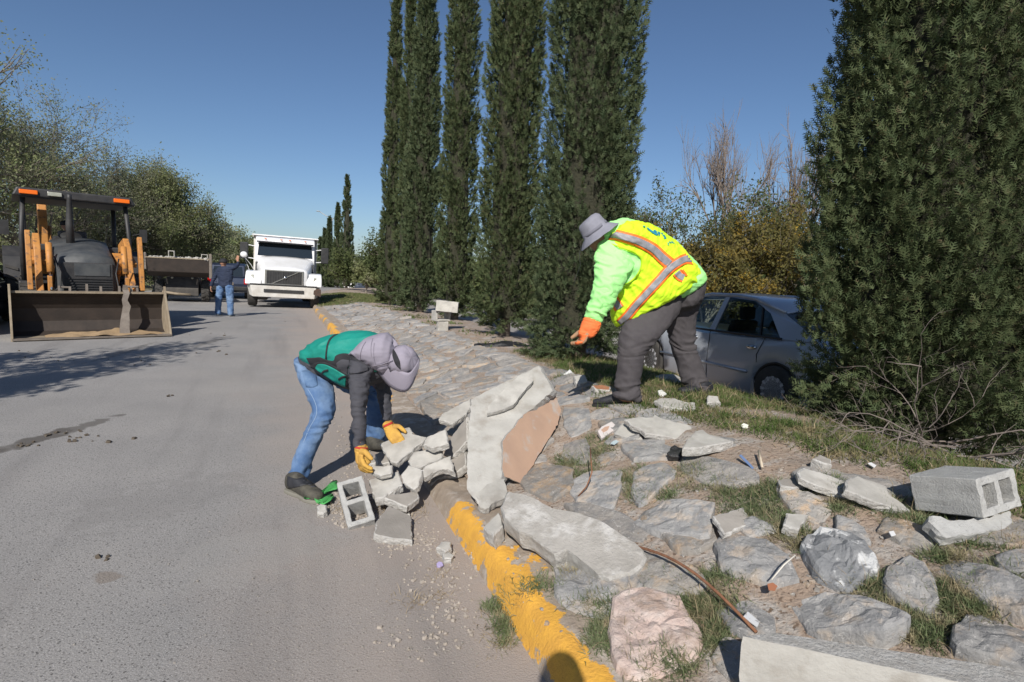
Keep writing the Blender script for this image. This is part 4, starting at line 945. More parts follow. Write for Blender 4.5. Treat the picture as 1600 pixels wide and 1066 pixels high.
# small litter
M_greenc = mat('green_cloth', (.07, .36, .09), (.05, .27, .07), 20, .8, .4, 40)
mb = MB(); zq = (440, 700, 5.714)
def ribbon(px_list, wpx, h, d_=None): 
    vs = []; fs = []
    for i, (x, y) in enumerate(px_list):
        a = px_list[max(0, i - 1)]; b = px_list[min(len(px_list) - 1, i + 1)]; t = V((b[0] - a[0], b[1] - a[1])).normalized(); w_ = wpx[i] if isinstance(wpx, list) else wpx
        for k in range(5):
            s_ = (k / 2 - 1) * w_; q = hit(x - t.y * s_, y + t.x * s_, h + .012 * math.sin(i * 1.9 + k * 2.1)); vs.append(q)
    n = len(px_list); fs = [(i * 5 + k, i * 5 + k + 1, (i + 1) * 5 + k + 1, (i + 1) * 5 + k) for i in range(n - 1) for k in range(4)]
    return vs, fs
for pl, wd_ in ((zp([(200, 448), (250, 440), (300, 430), (340, 410), (390, 385), (430, 355), (470, 330), (505, 310)], *zq), [1, 3, 4, 3, 4, 5, 7, 5]), (zp([(300, 435), (330, 470), (370, 480), (420, 450), (460, 425)], *zq), [3, 5, 5, 5, 3])):
    vs, fs = ribbon(pl, wd_, .03); mb.add(vs, fs)
o = mb.build('green_cloth', M_greenc, None, True); sm = o.modifiers.new('s', 'SOLIDIFY'); sm.thickness = .004; tag(o, 'bright green strip of cloth by the toe of the work boot', 'cloth')
def litter(name, label, pl, zz_, col, h=.02, th=.003, cat='litter', rgh=.7):
    chunk(name, label, cat, zp(pl, *zz_), (.1, -.4, 1), h, th, mat(name + '_mat', col, None, rough=rgh), side=mat(name + '_side', col, None, rough=rgh), rough=.002, step=.03)
litter('drink_carton', 'crushed printed drink carton left of the spiked slab', [(372, 565), (400, 530), (480, 490), (512, 520), (495, 562), (402, 625)], z5b, (.55, .50, .48), .05, .03)
litter('carton_print', 'red and yellow print patch on the crushed carton', [(395, 560), (425, 535), (462, 528), (450, 560), (415, 580)], z5b, (.42, .27, .2), .054, .004)
litter('paper_scrap', 'white crumpled paper cone on the grass left of the vest worker', [(105, 120), (130, 105), (150, 85), (172, 105), (195, 125), (150, 128)], z5b, (.62, .62, .6), .045, .02)
litter('paper_scrap', 'white crumpled scrap between the feet of the vest worker', [(840, 250), (870, 243), (910, 275), (880, 292), (850, 275)], z5b, (.6, .6, .56), .04, .02)
litter('paper_scrap', 'white scrap lying alone in the grass near the middle', [(1490, 520), (1510, 505), (1550, 520), (1545, 540), (1505, 538)], z5b, (.72, .72, .62), .03, .01)
litter('paper_scrap', 'small bright scrap under the big cypress', [(490, 200), (505, 195), (530, 210), (522, 222)], z7, (.55, .55, .55), .03, .004)
litter('paper_scrap', 'small white scrap right of the white painted rock', [(592, 535), (615, 530), (628, 552), (605, 558)], z7, (.55, .55, .55), .05, .004)
litter('paper_scrap', 'folded pale wrapper by the end of the rusty bar', [(370, 830), (385, 812), (428, 850), (420, 868), (395, 850)], z6, (.45, .46, .47), .05, .006)
litter('plastic_scrap', 'blue plastic strip lying on the grass by the wooden stick', [(355, 255), (362, 252), (408, 300), (402, 305)], z6, (.12, .18, .32), .03, .004)
litter('plastic_scrap', 'pale blue wrapper left of the spiked slab', [(470, 665), (490, 645), (545, 625), (550, 640), (500, 675)], z5b, (.35, .42, .44), .03, .005)
litter('leaf', 'single reddish brown dry leaf between the split boulders', [(455, 715), (475, 710), (492, 722), (482, 740), (460, 738)], z6, (.30, .12, .06), .07, .002)
litter('bottle_cap', 'small lilac cap on the road by the kerb', [(682, 880), (686, 877), (691, 878), (693, 883), (688, 886), (683, 885)], (0, 0, 1), (.33, .28, .46), .02, .012)
tag(MB().tube([hit(*Z(437, 298, *z6), .03), hit(*Z(425, 240, *z6), .05)], .007, 8).build('wooden_stick', mat('pale_wood', (.55, .47, .36), (.45, .37, .27), 30, .8), None, True), 'short pale wooden stick on the grass', 'stick')
a = hit(*Z(470, 700, *z6), .07); b = hit(*Z(555, 612, *z6), .10); tag(MB().tube([a, a.lerp(b, .5) + V((0, 0, .01)), b], .003, 6).build('wooden_stick', mat('white_twig', (.6, .57, .5)), None, True), 'thin white twig lying on the grey boulder', 'stick')
# rubble crumbs and gravel
def crumbs(areas, name, label, mt, smin=.004, smax=.014, v_shape=.6):
    mb = MB()
    for px, py, rx, ry, n in areas:
        for p in patch_pts(px, py, rx, ry, n):
            s_ = random.uniform(smin, smax) * random.uniform(.5, 1); rot = Matrix.Rotation(random.uniform(0, 6), 3, 'Z') @ Matrix.Rotation(random.gauss(0, .5), 3, 'X')
            vs = [p + V((0, 0, s_ * .4)) + rot @ V((a * s_ * random.uniform(.6, 1.2), b * s_ * random.uniform(.5, 1), c * s_ * v_shape * random.uniform(.5, 1.1))) for a, b, c in ((-1, -1, -1), (1, -1, -1), (1, 1, -1), (-1, 1, -1), (-.7, -.6, 1), (.6, -.8, 1), (.8, .6, 1), (-.6, .7, 1))]
            mb.add(vs, [(0, 3, 2, 1), (4, 5, 6, 7), (0, 1, 5, 4), (1, 2, 6, 5), (2, 3, 7, 6), (3, 0, 4, 7)])
    return tag(mb.build(name, mt), label, 'gravel', kind='stuff')
crumbs([(560, 740, 50, 50, 160), (540, 800, 40, 26, 160), (640, 840, 60, 20, 90), (690, 900, 60, 60, 150), (700, 960, 50, 60, 60), (640, 830, 60, 30, 70), (560, 800, 60, 26, 120), (530, 640, 50, 60, 90), (530, 780, 40, 20, 60), (660, 860, 70, 26, 70), (800, 830, 50, 30, 60), (870, 880, 80, 20, 30), (600, 770, 60, 40, 90), (560, 700, 40, 60, 80), (1000, 700, 140, 60, 60), (1300, 760, 160, 60, 90), (640, 1000, 60, 40, 30)], 'rubble_crumbs', 'pale crumbs and grit around the rubble heap and kerb', mat('crumb_tan', (.36, .32, .275), (.27, .23, .19), 30, .95))
crumbs([(300, 760, 330, 300, 130), (200, 950, 260, 100, 60), (500, 900, 220, 160, 150), (600, 950, 200, 120, 220), (700, 1010, 100, 60, 120)], 'road_grit', 'tiny grit strewn over the dusty asphalt', M_grey, .002, .006)
crumbs([(262, 620, 12, 3, 3), (160, 690, 60, 10, 5), (225, 565, 40, 8, 5), (155, 870, 8, 4, 2), (320, 552, 60, 6, 5), (340, 522, 60, 4, 6), (150, 520, 100, 10, 10), (90, 560, 80, 20, 12), (165, 872, 6, 4, 2), (440, 510, 30, 20, 6), (120, 680, 50, 8, 14), (40, 694, 30, 5, 8)], 'dark_dirt_clods', 'dark clods of dirt dropped on the road', mat('dark_dirt', (.07, .055, .04), (.10, .08, .06), 20, .95), .008, .028, .5)
crumbs([(1200, 900, 400, 150, 420), (1000, 800, 140, 100, 200), (700, 590, 80, 60, 120)], 'bank_pebbles', 'small stones and crumbs between the set stones', M_stone[1], .004, .016)


# ================================================================== PEOPLE
M_skin = mat('skin', (.25, .125, .075), (.21, .10, .06), 12, .55, .1, 80)
def ring(A, B, d, hd, dd=0):
    """cross-section from two silhouette points measured at depth d, half-depth hd"""
    a_, b_ = P(*A, d + dd), P(*B, d - dd); return ((a_ + b_) / 2, (a_ - b_) / 2, CW * hd)
def scl(r, k): return (r[0], r[1] * k, r[2] * k)
def folds(amp, f, ax, seed=0):
    """cloth folds: ridged noise, finer across the axis ax than along it"""
    ax = V(ax).normalized(); s = V((seed, seed * 2, 0))
    def fn(p, n):
        q = p + ax * (p.dot(ax)) * 1.4
        w = V([noise.noise(p * 4 + s + V((i * 9, 0, 0))) for i in range(3)]) * .10
        a = 1 - abs(noise.noise((q + w) * f + s)) * 2.6
        return amp * (a * .9 + .5 * noise.noise((q + w) * f * .45 + s)) - amp * .4
    return fn
def hand(mb, w, f, n, L=.19, curl=.9, rad=.0105, thumb=1, spread=.12):
    """palm and five bent fingers; w wrist, f finger direction, n direction the palm faces"""
    w, f, n = V(w), V(f).normalized(), V(n); n = (n - f * n.dot(f)).normalized(); s = f.cross(n) * thumb; k = L / .19
    mb.loft([(w - f * .03 * k, s * .028 * k, n * .022 * k), (w + f * .015 * k, s * .032 * k, n * .020 * k), (w + f * .05 * k, s * .042 * k, n * .019 * k), (w + f * .088 * k, s * .043 * k, n * .016 * k)], 14, 3)
    for i, (ln, off) in enumerate(((.075, .031), (.085, .011), (.080, -.010), (.063, -.030))):
        d_ = (f + s * spread * off * 20 * .3).normalized(); p = w + f * .080 * k + s * off * k; pts = [p]
        for j, (seg, cu) in enumerate(((.42, .35), (.33, .8), (.25, .65))):
            a = curl * cu * (1 + .07 * i); d_ = (d_ * math.cos(a) + n * math.sin(a)).normalized() if True else d_
            p = p + d_ * ln * seg * k; pts.append(p)
        mb.tube(pts, [rad * k * 1.05, rad * k, rad * .95 * k, rad * .8 * k], 9)
        mb.ball(pts[-1], rad * .8 * k, 8, 5)
    p = w + f * .025 * k + s * .03 * k; d_ = (f * .55 + s * .75 + n * .35).normalized(); pts = [p, p + d_ * .04 * k]
    d2 = (f * .85 + s * .2 + n * .5).normalized(); pts.append(pts[-1] + d2 * .032 * k); pts.append(pts[-1] + d2 * .022 * k)
    mb.tube(pts, [rad * 1.5 * k, rad * 1.25 * k, rad * 1.05 * k, rad * .85 * k], 9); mb.ball(pts[-1], rad * .85 * k, 8, 5)
def head(mb, c, up, face, r=.1):
    """skull, jaw, nose, ears, brow around centre c"""
    up, face = V(up).normalized(), V(face); face = (face - up * face.dot(up)).normalized(); s = up.cross(face)
    M3 = Matrix((s, face, up)).transposed()
    mb.ball(c + up * r * .12 - face * r * .08, r, 18, 12, (.80, .98, 1.0), M3)
    mb.loft([(c + face * r * .25 + up * r * .1, s * r * .66, face * r * .62), (c + face * r * .34 - up * r * .5, s * r * .60, face * r * .56), (c + face * r * .46 - up * r * .98, s * r * .36, face * r * .34)], 14, 3)
    mb.tube([c + face * r * .84 + up * r * .12, c + face * r * 1.12 - up * r * .26, c + face * r * .86 - up * r * .34], [r * .10, r * .16, r * .13], 8)
    mb.tube([c + face * r * .80 + up * r * .22 - s * r * .42, c + face * r * .90 + up * r * .20, c + face * r * .80 + up * r * .22 + s * r * .42], r * .10, 6)
    mb.tube([c + face * r * .82 - up * r * .56 - s * r * .2, c + face * r * .90 - up * r * .55, c + face * r * .82 - up * r * .56 + s * r * .2], r * .08, 6)
    for q in (-1, 1): mb.ball(c + s * r * .82 * q - up * r * .05, r * .24, 8, 6, (.4, .8, 1.2), M3)
    return M3
def eyes(parent, c, up, face, r):
    up, face = V(up).normalized(), V(face); face = (face - up * face.dot(up)).normalized(); s = up.cross(face)
    for q in (-1, 1): MB().ball(c + face * r * .84 + up * r * .06 + s * r * .33 * q - parent.location, r * .10, 8, 6).build('eye', mat('eye', (.03, .02, .02), None, rough=.3), parent, True)
def off(mb, o): mb.v = [tuple(V(q) - o) for q in mb.v]; return mb
def person(base, label):
    t = thing('person', label, 'person', base); return t
def shoe(mb, heel, toe, w_=.048, h=.09, up=V((0, 0, 1))):
    heel, toe = V(heel), V(toe); f = (toe - heel); L = f.length; f.normalize(); s = f.cross(up).normalized(); u = s.cross(f)
    mb.loft([(heel + f * .005 + u * h * .55, s * w_ * .72, u * h * .52), (heel + f * .07 * L / .28 + u * h * .62, s * w_ * .86, u * h * .60), (heel + f * L * .45 + u * h * .48, s * w_ * .92, u * h * .48), (heel + f * L * .72 + u * h * .34, s * w_ * 1.05, u * h * .34), (heel + f * L * .97 + u * h * .26, s * w_ * .7, u * h * .24)], 18, 4, 2.4)
    return f, s, u
def sole(mb, heel, toe, w_=.05, th=.022, up=V((0, 0, 1))):
    heel, toe = V(heel), V(toe); f = (toe - heel); L = f.length; f.normalize(); s = f.cross(up).normalized(); u = s.cross(f); out = []
    for t, k in ((-.04, .55), (.02, .85), (.2, .9), (.45, .82), (.7, 1.08), (.9, .95), (1.02, .55)): out.append((t, k))
    pl = [heel + f * L * t + s * w_ * k for t, k in out] + [heel + f * L * t - s * w_ * k for t, k in out[::-1]]; n = len(pl)
    mb.add([p for p in pl] + [p + u * th for p in pl], [tuple(range(n)), tuple(range(n, 2 * n))] + [(i, (i + 1) % n, n + (i + 1) % n, n + i) for i in range(n)])
def bvh_of(objs):
    vs = []; fs = []
    for o in objs:
        M = Matrix.Translation(o.parent.location if o.parent else V((0, 0, 0))); n = len(vs)
        vs += [M @ v_.co for v_ in o.data.vertices]; fs += [tuple(i + n for i in p.vertices) for p in o.data.polygons]
    return BVHTree.FromPolygons(vs, fs)
def resamp(pl, n):
    pl = [V((p[0], p[1])) for p in pl]; d_ = [0]
    for a, b in zip(pl, pl[1:]): d_.append(d_[-1] + (b - a).length)
    out = []
    for i in range(n):
        t = d_[-1] * i / (n - 1); k = max(j for j in range(len(d_)) if d_[j] <= t + 1e-9); k = min(k, len(pl) - 2)
        u = (t - d_[k]) / max(d_[k + 1] - d_[k], 1e-9); q = [pl[max(k - 1, 0)], pl[k], pl[k + 1], pl[min(k + 2, len(pl) - 1)]]
        out.append(.5 * (2 * q[1] + (q[2] - q[0]) * u + (2 * q[0] - 5 * q[1] + 4 * q[2] - q[3]) * u * u + (3 * q[1] - q[0] - 3 * q[2] + q[3]) * u ** 3))
    return out
def applique(name, tree, e1, e2, mt, parent, n=40, k=6, off_=.003, th=.002):
    """cloth piece sewn on a garment between two edge lines, laid on its surface"""
    a, b = resamp(e1, n), resamp(e2, n); vs = []; ok = []; last = None
    for i in range(n):
        for j in range(k + 1):
            q = a[i].lerp(b[i], j / k); r = ray(q.x, q.y).normalized(); h_ = tree.ray_cast(CAM, r)
            if h_[0] is None: vs.append(None)
            else: vs.append(h_[0] - r * off_ - r * 0)
    idx = {}; out = []; 
    for i, v_ in enumerate(vs):
        if v_ is not None: idx[i] = len(out); out.append(tuple(v_ - parent.location))
    fs = []
    for i in range(n - 1):
        for j in range(k):
            f = (i * (k + 1) + j, i * (k + 1) + j + 1, (i + 1) * (k + 1) + j + 1, (i + 1) * (k + 1) + j)
            if all(q in idx for q in f):
                ds = [V(out[idx[q]]).length for q in f]
                P_ = [V(out[idx[q]]) for q in f]
                if max((P_[x] - P_[(x + 1) % 4]).length for x in range(4)) < .08: fs.append(tuple(idx[q] for q in f))
    mb = MB(); mb.add(out, fs); o = mb.build(name, mt, parent, True)
    s_ = o.modifiers.new('s', 'SOLIDIFY'); s_.thickness = th; s_.offset = 0; return o
def W2(pl): return zp(pl, 890, 320, 6.664)
def W1(pl): return zp(pl, 440, 500, 5.33)
def W4(pl): return zp(pl, 860, 310, 3.135)

# ------------------------------------------------ worker in the lime vest
M_lime = mat('hi_vis_lime', (.60, .92, .02), (.54, .84, .015), 5, .8, .25, 60)
M_mint = mat('mint_sweatshirt', (.40, .90, .30), (.35, .80, .26), 4, .85, .3, 200)
M_oran = mat('orange_trim', (.95, .20, .02), (.85, .17, .02), 20, .7)
M_refl = mat('reflective_grey', (.22, .22, .235), (.27, .27, .28), 30, .5, .2, 100)
M_dkpant = mat('charcoal_trousers', (.052, .046, .050), (.068, .061, .064), 8, .9, .3, 250)
M_hatg = mat('hat_grey', (.235, .235, .275), (.20, .20, .235), 20, .85, .3, 300)
M_blackc = mat('black_leather', (.014, .015, .018), (.03, .03, .035), 12, .55, .4, 60)
M_logo = mat('vest_print_blue', (.01, .22, .33), None, rough=.7)
gz = G(.85, 4.5)
t2 = person((1.1, 4.6, gz), 'man in lime reflective vest and grey bucket hat bending on the grassy bank')
O2 = t2.location.copy()
tor = [ring((1098, 436), (1030, 482), 4.62, .17), ring((1080, 405), (985, 470), 4.58, .19), ring((1042, 368), (962, 440), 4.52, .20), ring((1000, 350), (948, 410), 4.45, .19), ring((966, 350), (940, 385), 4.40, .11)]
fleg = [ring((1050, 430), (1062, 478), 4.60, .13), ring((1006, 466), (1058, 492), 4.54, .12), ring((984, 492), (1044, 512), 4.48, .105), ring((970, 516), (1028, 530), 4.43, .095), ring((965, 545), (1010, 551), 4.43, .08), ring((964, 575), (1004, 577), 4.45, .075), ring((961, 600), (1001, 602), 4.48, .075), ring((958, 619), (1001, 626), 4.50, .08)]
rleg = [ring((1050, 446), (1099, 440), 4.70, .14), ring((1042, 478), (1099, 462), 4.74, .125), ring((1042, 508), (1087, 500), 4.80, .105), ring((1047, 532), (1086, 530), 4.83, .09), ring((1052, 555), (1091, 553), 4.86, .085), ring((1060, 580), (1099, 576), 4.88, .08), ring((1068, 600), (1105, 596), 4.89, .08), ring((1077, 620), (1109, 615), 4.90, .08)]
narm = [ring((944, 366), (992, 388), 4.40, .10), ring((934, 383), (992, 404), 4.32, .10), ring((931, 405), (984, 422), 4.26, .09), ring((931, 430), (975, 440), 4.23, .08), ring((927, 452), (964, 462), 4.21, .075), ring((921, 474), (952, 484), 4.22, .065), ring((914, 493), (938, 503), 4.24, .05)]
farm = [ring((962, 372), (990, 400), 4.62, .08), ring((955, 420), (985, 430), 4.76, .075), ring((950, 452), (978, 456), 4.82, .06), ring((962, 480), (985, 478), 4.76, .05), ring((980, 500), (996, 488), 4.70, .04)]
hc = P(931, 366, 4.34); hup = (CU * .80 - CR * .50 - CW * .05).normalized(); hface = (-CR * .80 - CU * .58 - CW * .1)
mb = MB()
for ch in (tor, fleg, rleg, narm, farm): mb.loft([scl(r, .72) for r in ch], 14, 3)
mb.loft([scl(tor[-1], .7), (hc - hup * .06 + CR * .03, CU * .055, CW * .055), (hc, CU * .05, CW * .05)], 12, 3)
head(mb, hc, hup, hface, .10); off(mb, O2); remesh(mb, 'body', M_skin, .012, t2, 1); eyes(t2, hc, hup, hface, .10)
mb = MB(); mb.loft(fleg, 20, 5, 2, .15); mb.loft(rleg, 20, 5, 2, .15); mb.loft([ring((1052, 432), (1100, 432), 4.64, .15), ring((1048, 452), (1101, 452), 4.66, .17), ring((1046, 474), (1097, 470), 4.66, .15)], 20, 4); off(mb, O2)
def pf(p, n):
    z = p.z; low = max(0, 1 - abs(z - .12) / .16); kn = max(0, 1 - abs(z - .50) / .15)
    q = V((p.x * 5, p.y * 5, p.z * 26)); a = 1 - abs(noise.noise(q + V((noise.noise(p * 6), 0, noise.noise(p * 5) * 2)))) * 3
    big = noise.noise(V((p.x * 9 + p.z * 4, p.y * 9, p.z * 3.2)))
    return low * .017 * a + kn * .010 * a + .010 * big + .005 * (1 - abs(noise.noise(V((p.x * 14 + p.z * 9, p.y * 14, p.z * 9)))) * 4) * .6 + .003 * noise.noise(p * 22)
remesh(mb, 'trousers', M_dkpant, .009, t2, 2, pf)
mb = MB(); mb.loft(narm, 18, 5); mb.loft(farm, 16, 4)
mb.loft([ring((1100, 426), (1045, 470), 4.60, .185), ring((1080, 402), (1000, 462), 4.58, .19), ring((1040, 368), (968, 430), 4.52, .195), ring((1000, 349), (950, 405), 4.45, .19), ring((968, 346), (940, 385), 4.40, .12)], 22, 4)
mb.loft([ring((993, 346), (958, 392), 4.44, .15), ring((976, 341), (944, 386), 4.38, .13), ring((960, 345), (938, 374), 4.36, .10)], 18, 4); off(mb, O2)
remesh(mb, 'sweatshirt', M_mint, .009, t2, 2, lambda p, n: folds(.008, 13, (.3, 0, 1), 3)(p, n) * (1.0 if p.x < .2 else .4))
mb = MB()
mb.loft([ring((1092, 440), (964, 510), 4.56, .20), ring((1094, 428), (955, 496), 4.55, .225), ring((1080, 404), (953, 476), 4.53, .225), ring((1058, 380), (952, 456), 4.50, .225), ring((1030, 360), (950, 432), 4.46, .225), ring((1003, 349), (948, 404), 4.41, .215), ring((978, 347), (944, 380), 4.38, .17)], 30, 5, 2.2, .12); off(mb, O2)
vest = remesh(mb, 'vest', M_lime, .009, t2, 1, lambda p, n: folds(.013, 6, (-.6, 0, -.8), 8)(p, n) + folds(.006, 14, (.8, 0, -.6), 2)(p, n))
# cut the armhole in the vest where the sleeve comes out
mb = MB(); tr2 = bvh_of([vest])
arm = applique('armhole', tr2, W2([(335, 395), (420, 410), (540, 470), (640, 500), (720, 545), (748, 600), (735, 690), (660, 790), (560, 850), (500, 850)]), W2([(300, 430), (330, 450), (400, 480), (450, 520), (480, 560), (500, 620), (500, 700), (490, 760), (480, 800), (470, 840)]), M_mint, t2, 40, 12, .014, .006)
tr2 = bvh_of([vest, arm])
applique('sleeve_panel', tr2, W2([(300, 400), (270, 500), (280, 600), (290, 700), (295, 800)]), W2([(345, 400), (440, 500), (500, 600), (510, 720), (490, 850)]), M_mint, t2, 24, 10, .01, .004)
nar = MB(); nar.loft([scl(r, 1.08) for r in narm], 20, 6); off(nar, O2)
rs = remesh(nar, 'sleeve', M_mint, .008, t2, 2, lambda p, n: folds(.013, 9, (.4, 0, 1), 5)(p, n) + .008 * max(0, 1 - abs(p.z - .78) / .1) * (1 - 2 * abs(noise.noise(V((p.x * 6, p.y * 6, p.z * 40))))))
tr2 = bvh_of([vest])
def band(cl, w1, w2=None, nm='reflective_band'):
    """grey band with orange borders along a centre line (pixels)"""
    cl = [V((a, b)) for a, b in resamp(cl, 36)]; nr = []
    for i in range(len(cl)):
        t = cl[min(i + 1, 35)] - cl[max(i - 1, 0)]; t.normalize(); nr.append(V((-t.y, t.x)))
    w2 = w2 or w1; W_ = [w1 + (w2 - w1) * i / 35 for i in range(36)]
    f = lambda a, b: ([c + n * w * a for c, n, w in zip(cl, nr, W_)], [c + n * w * b for c, n, w in zip(cl, nr, W_)])
    applique('orange_border', tr2, *f(-1.65, 1.65), M_oran, t2, 48, 6, .006); applique(nm, tr2, *f(-.98, .98), M_refl, t2, 48, 6, .010)
band(W2([(335, 352), (430, 310), (600, 345), (740, 392), (870, 462), (960, 545), (1045, 618)]), 5.0, 6.2)
band(W2([(1300, 570), (1240, 562), (1180, 575), (1050, 660), (930, 790), (800, 930), (690, 1050), (600, 1160), (520, 1240)]), 5.2, 4.6)
band(W2([(1118, 702), (1150, 740), (1192, 760)]), 5, 5)
applique('orange_border', tr2, W2([(1165, 680), (1215, 750)]), W2([(1185, 672), (1232, 738)]), M_oran, t2, 6, 2, .012)
band(W2([(445, 985), (480, 1020), (520, 1080)]), 5, 5)
M_pip = mat('lime_piping', (.42, .66, .01), None, rough=.8)
applique('armhole_piping', tr2, W2([(262, 560), (262, 470), (300, 395), (350, 378), (430, 400), (540, 440), (660, 480), (738, 540), (755, 600), (740, 680), (690, 760), (600, 830), (510, 852)]), W2([(272, 560), (273, 478), (306, 407), (352, 390), (426, 412), (535, 453), (650, 494), (726, 550), (742, 602), (728, 672), (680, 748), (592, 818), (508, 838)]), M_pip, t2, 60, 2, .022)
# printed marks on the back: an arc with small letter-like strokes, then a smaller line of strokes
for e1, e2 in (([(768, 215), (790, 225)], [(766, 226), (786, 236)]), ([(805, 240), (820, 262), (850, 285), (880, 305), (915, 325)], [(812, 236), (832, 250), (862, 270), (892, 290), (925, 300)]),
               ([(875, 262), (888, 262), (908, 275)], [(876, 284), (890, 290), (910, 292)]), ([(912, 280), (925, 300), (930, 325)], [(922, 278), (936, 298), (940, 322)]), ([(925, 282), (945, 290), (940, 318)], [(928, 290), (936, 296), (932, 316)]),
               ([(950, 292), (965, 310)], [(960, 290), (975, 305)]), ([(965, 315), (985, 335), (990, 352)], [(985, 312), (998, 330), (1008, 350)]), ([(980, 340), (990, 356)], [(1004, 340), (1010, 352)]),
               ([(1015, 395), (1030, 400), (1020, 412), (1036, 424)], [(1020, 392), (1037, 400), (1027, 412), (1042, 422)]), ([(1035, 380), (1046, 402)], [(1041, 379), (1052, 400)]), ([(1045, 395), (1058, 385), (1064, 405)], [(1050, 400), (1060, 392), (1070, 404)]), ([(1062, 380), (1070, 395), (1092, 404)], [(1068, 378), (1076, 391), (1094, 398)])):
    applique('printed_mark', tr2, W2(e1), W2(e2), M_logo, t2, 8, 2, .009, .001)
# vest waist edge showing sweatshirt, hat, glove, shoes
hx = (CU * .78 - CR * .60 - CW * .10).normalized(); hb = P(931, 361, 4.34)
hat = MB().lathe([(.001, .118), (.04, .117), (.075, .108), (.094, .085), (.103, .045), (.110, .0), (.140, -.022), (.176, -.052), (.178, -.054), (.173, -.056), (.136, -.028), (.104, -.008), (.097, .04), (.086, .08), (.06, .10), (.001, .108)], hb - O2, hx, 40, 1.0)
ho = hat.build('bucket_hat', M_hatg, t2, True)
for v_ in ho.data.vertices: v_.co += V([noise.noise(v_.co * 12 + V((i * 5, 0, 0))) for i in range(3)]) * .010
MB().lathe([(.1115, .002), (.1085, .026), (.1065, .026), (.1095, .002)], hb - O2, hx, 40).build('hat_band', mat('hat_band_grey', (.16, .16, .19)), t2, True)
a = P(908, 384, 4.25); MB().tube([a - O2, P(905, 400, 4.24) - O2, P(907, 415, 4.26) - O2, P(900, 432, 4.28) - O2, P(896, 448, 4.30) - O2], .0018, 5).build('chin_cord', M_blackc, t2, True)
M_gor = mat('glove_orange', (.80, .17, .04), (.70, .15, .04), 14, .8, .4, 80); M_gbr = mat('glove_brown', (.28, .18, .11), (.36, .20, .10), 25, .85, .5, 80)
wr = P(918, 512, 4.23); fdir = (P(904, 548, 4.22) - wr); mb = MB(); hand(mb, wr, fdir, (-CR * .55 - CW * .2 - CU * .25), .22, 1.0, .0135, 1); off(mb, O2)
remesh(mb, 'glove', [M_gbr], .0045, t2, 1)
mb = MB(); mb.loft([ring((911, 497), (940, 508), 4.235, .052), ring((908, 506), (936, 517), 4.23, .05), ring((903, 519), (928, 527), 4.225, .036)], 16, 4); off(mb, O2); remesh(mb, 'glove_cuff', M_gor, .006, t2, 1, folds(.004, 20, (0, 0, 1), 2))
trg = bvh_of([o for o in t2.children if o.name.startswith('glove')]); applique('glove_back', trg, [(905, 520), (899, 530), (898, 538)], [(930, 528), (925, 536), (918, 541)], M_gor, t2, 10, 6, .004)
wr = P(988, 494, 4.68); mb = MB(); hand(mb, wr, P(992, 520, 4.62) - wr, CW * .3 + CU * -.2 + CR * .1, .2, .5, .0125); off(mb, O2); remesh(mb, 'glove', M_gor, .005, t2, 1)
hl = hit(997, 632, .0); to = hit(928, 634, .0); to.z = G(to.x, to.y) + .005; hl.z = G(hl.x, hl.y) + .01; mb = MB(); shoe(mb, hl, to, .05, .10); off(mb, O2); remesh(mb, 'shoe', M_blackc, .006, t2, 2)
mb = MB(); sole(mb, hl - V((0, 0, .01)), to - V((0, 0, .01))); off(mb, O2).build('shoe_sole', M_asph_dark, t2, False, .004)
hl = P(1108, 626, 4.92); to = P(1060, 632, 4.80); hl.z = G(hl.x, hl.y); to.z = G(to.x, to.y); mb = MB(); shoe(mb, hl, to, .05, .10); off(mb, O2); remesh(mb, 'shoe', M_blackc, .006, t2, 2)

# ------------------------------------------------ crouching worker in the teal vest
M_teal = mat('teal_vest', (.006, .235, .185), (.005, .20, .155), 6, .6, .3, 60)
M_char = mat('charcoal_sleeve', (.045, .045, .055), (.058, .057, .066), 9, .85, .4, 200)
M_jean = mat('blue_denim', (.055, .115, .24), (.10, .175, .31), 5, .9, .4, 260, c3=(.17, .25, .38), s3=5, t3=.58, w3=.15)
M_jean2 = mat('blue_denim_dark', (.05, .10, .21), (.08, .15, .27), 5, .9, .4, 260, c3=(.17, .25, .37), s3=5, t3=.64, w3=.15)
M_lil = mat('lilac_hat_cloth', (.27, .245, .295), (.24, .22, .265), 9, .8, .25, 200)
M_gy = mat('glove_yellow', (.58, .34, .06), (.42, .23, .05), 12, .8, .5, 60)
M_red = mat('red_trim', (.45, .03, .02)); M_blk = mat('black_trim', (.012, .012, .014), (.02, .02, .024), 10, .8)
t1 = person((-1.3, 4.2, 0), 'man in teal vest, jeans and lilac sun hat bent over the rubble at the kerb'); O1 = t1.location.copy()
tor = [ring((471, 556), (490, 582), 4.42, .15), ring((484, 539), (500, 592), 4.38, .17), ring((503, 529), (520, 600), 4.33, .18), ring((527, 522), (545, 608), 4.28, .18), ring((552, 519), (566, 606), 4.24, .18), ring((577, 520), (588, 600), 4.20, .18), ring((598, 526), (604, 588), 4.16, .15), ring((612, 540), (612, 575), 4.14, .10)]
nleg = [ring((464, 562), (500, 580), 4.36, .14), ring((466, 584), (514, 592), 4.30, .13), ring((474, 604), (520, 606), 4.24, .115), ring((484, 624), (522, 626), 4.18, .10), ring((489, 643), (521, 645), 4.12, .088), ring((481, 664), (513, 665), 4.08, .082), ring((470, 688), (500, 692), 4.05, .078), ring((461, 712), (489, 716), 4.03, .076), ring((455, 735), (484, 738), 4.03, .08), ring((453, 744), (483, 745), 4.03, .08)]
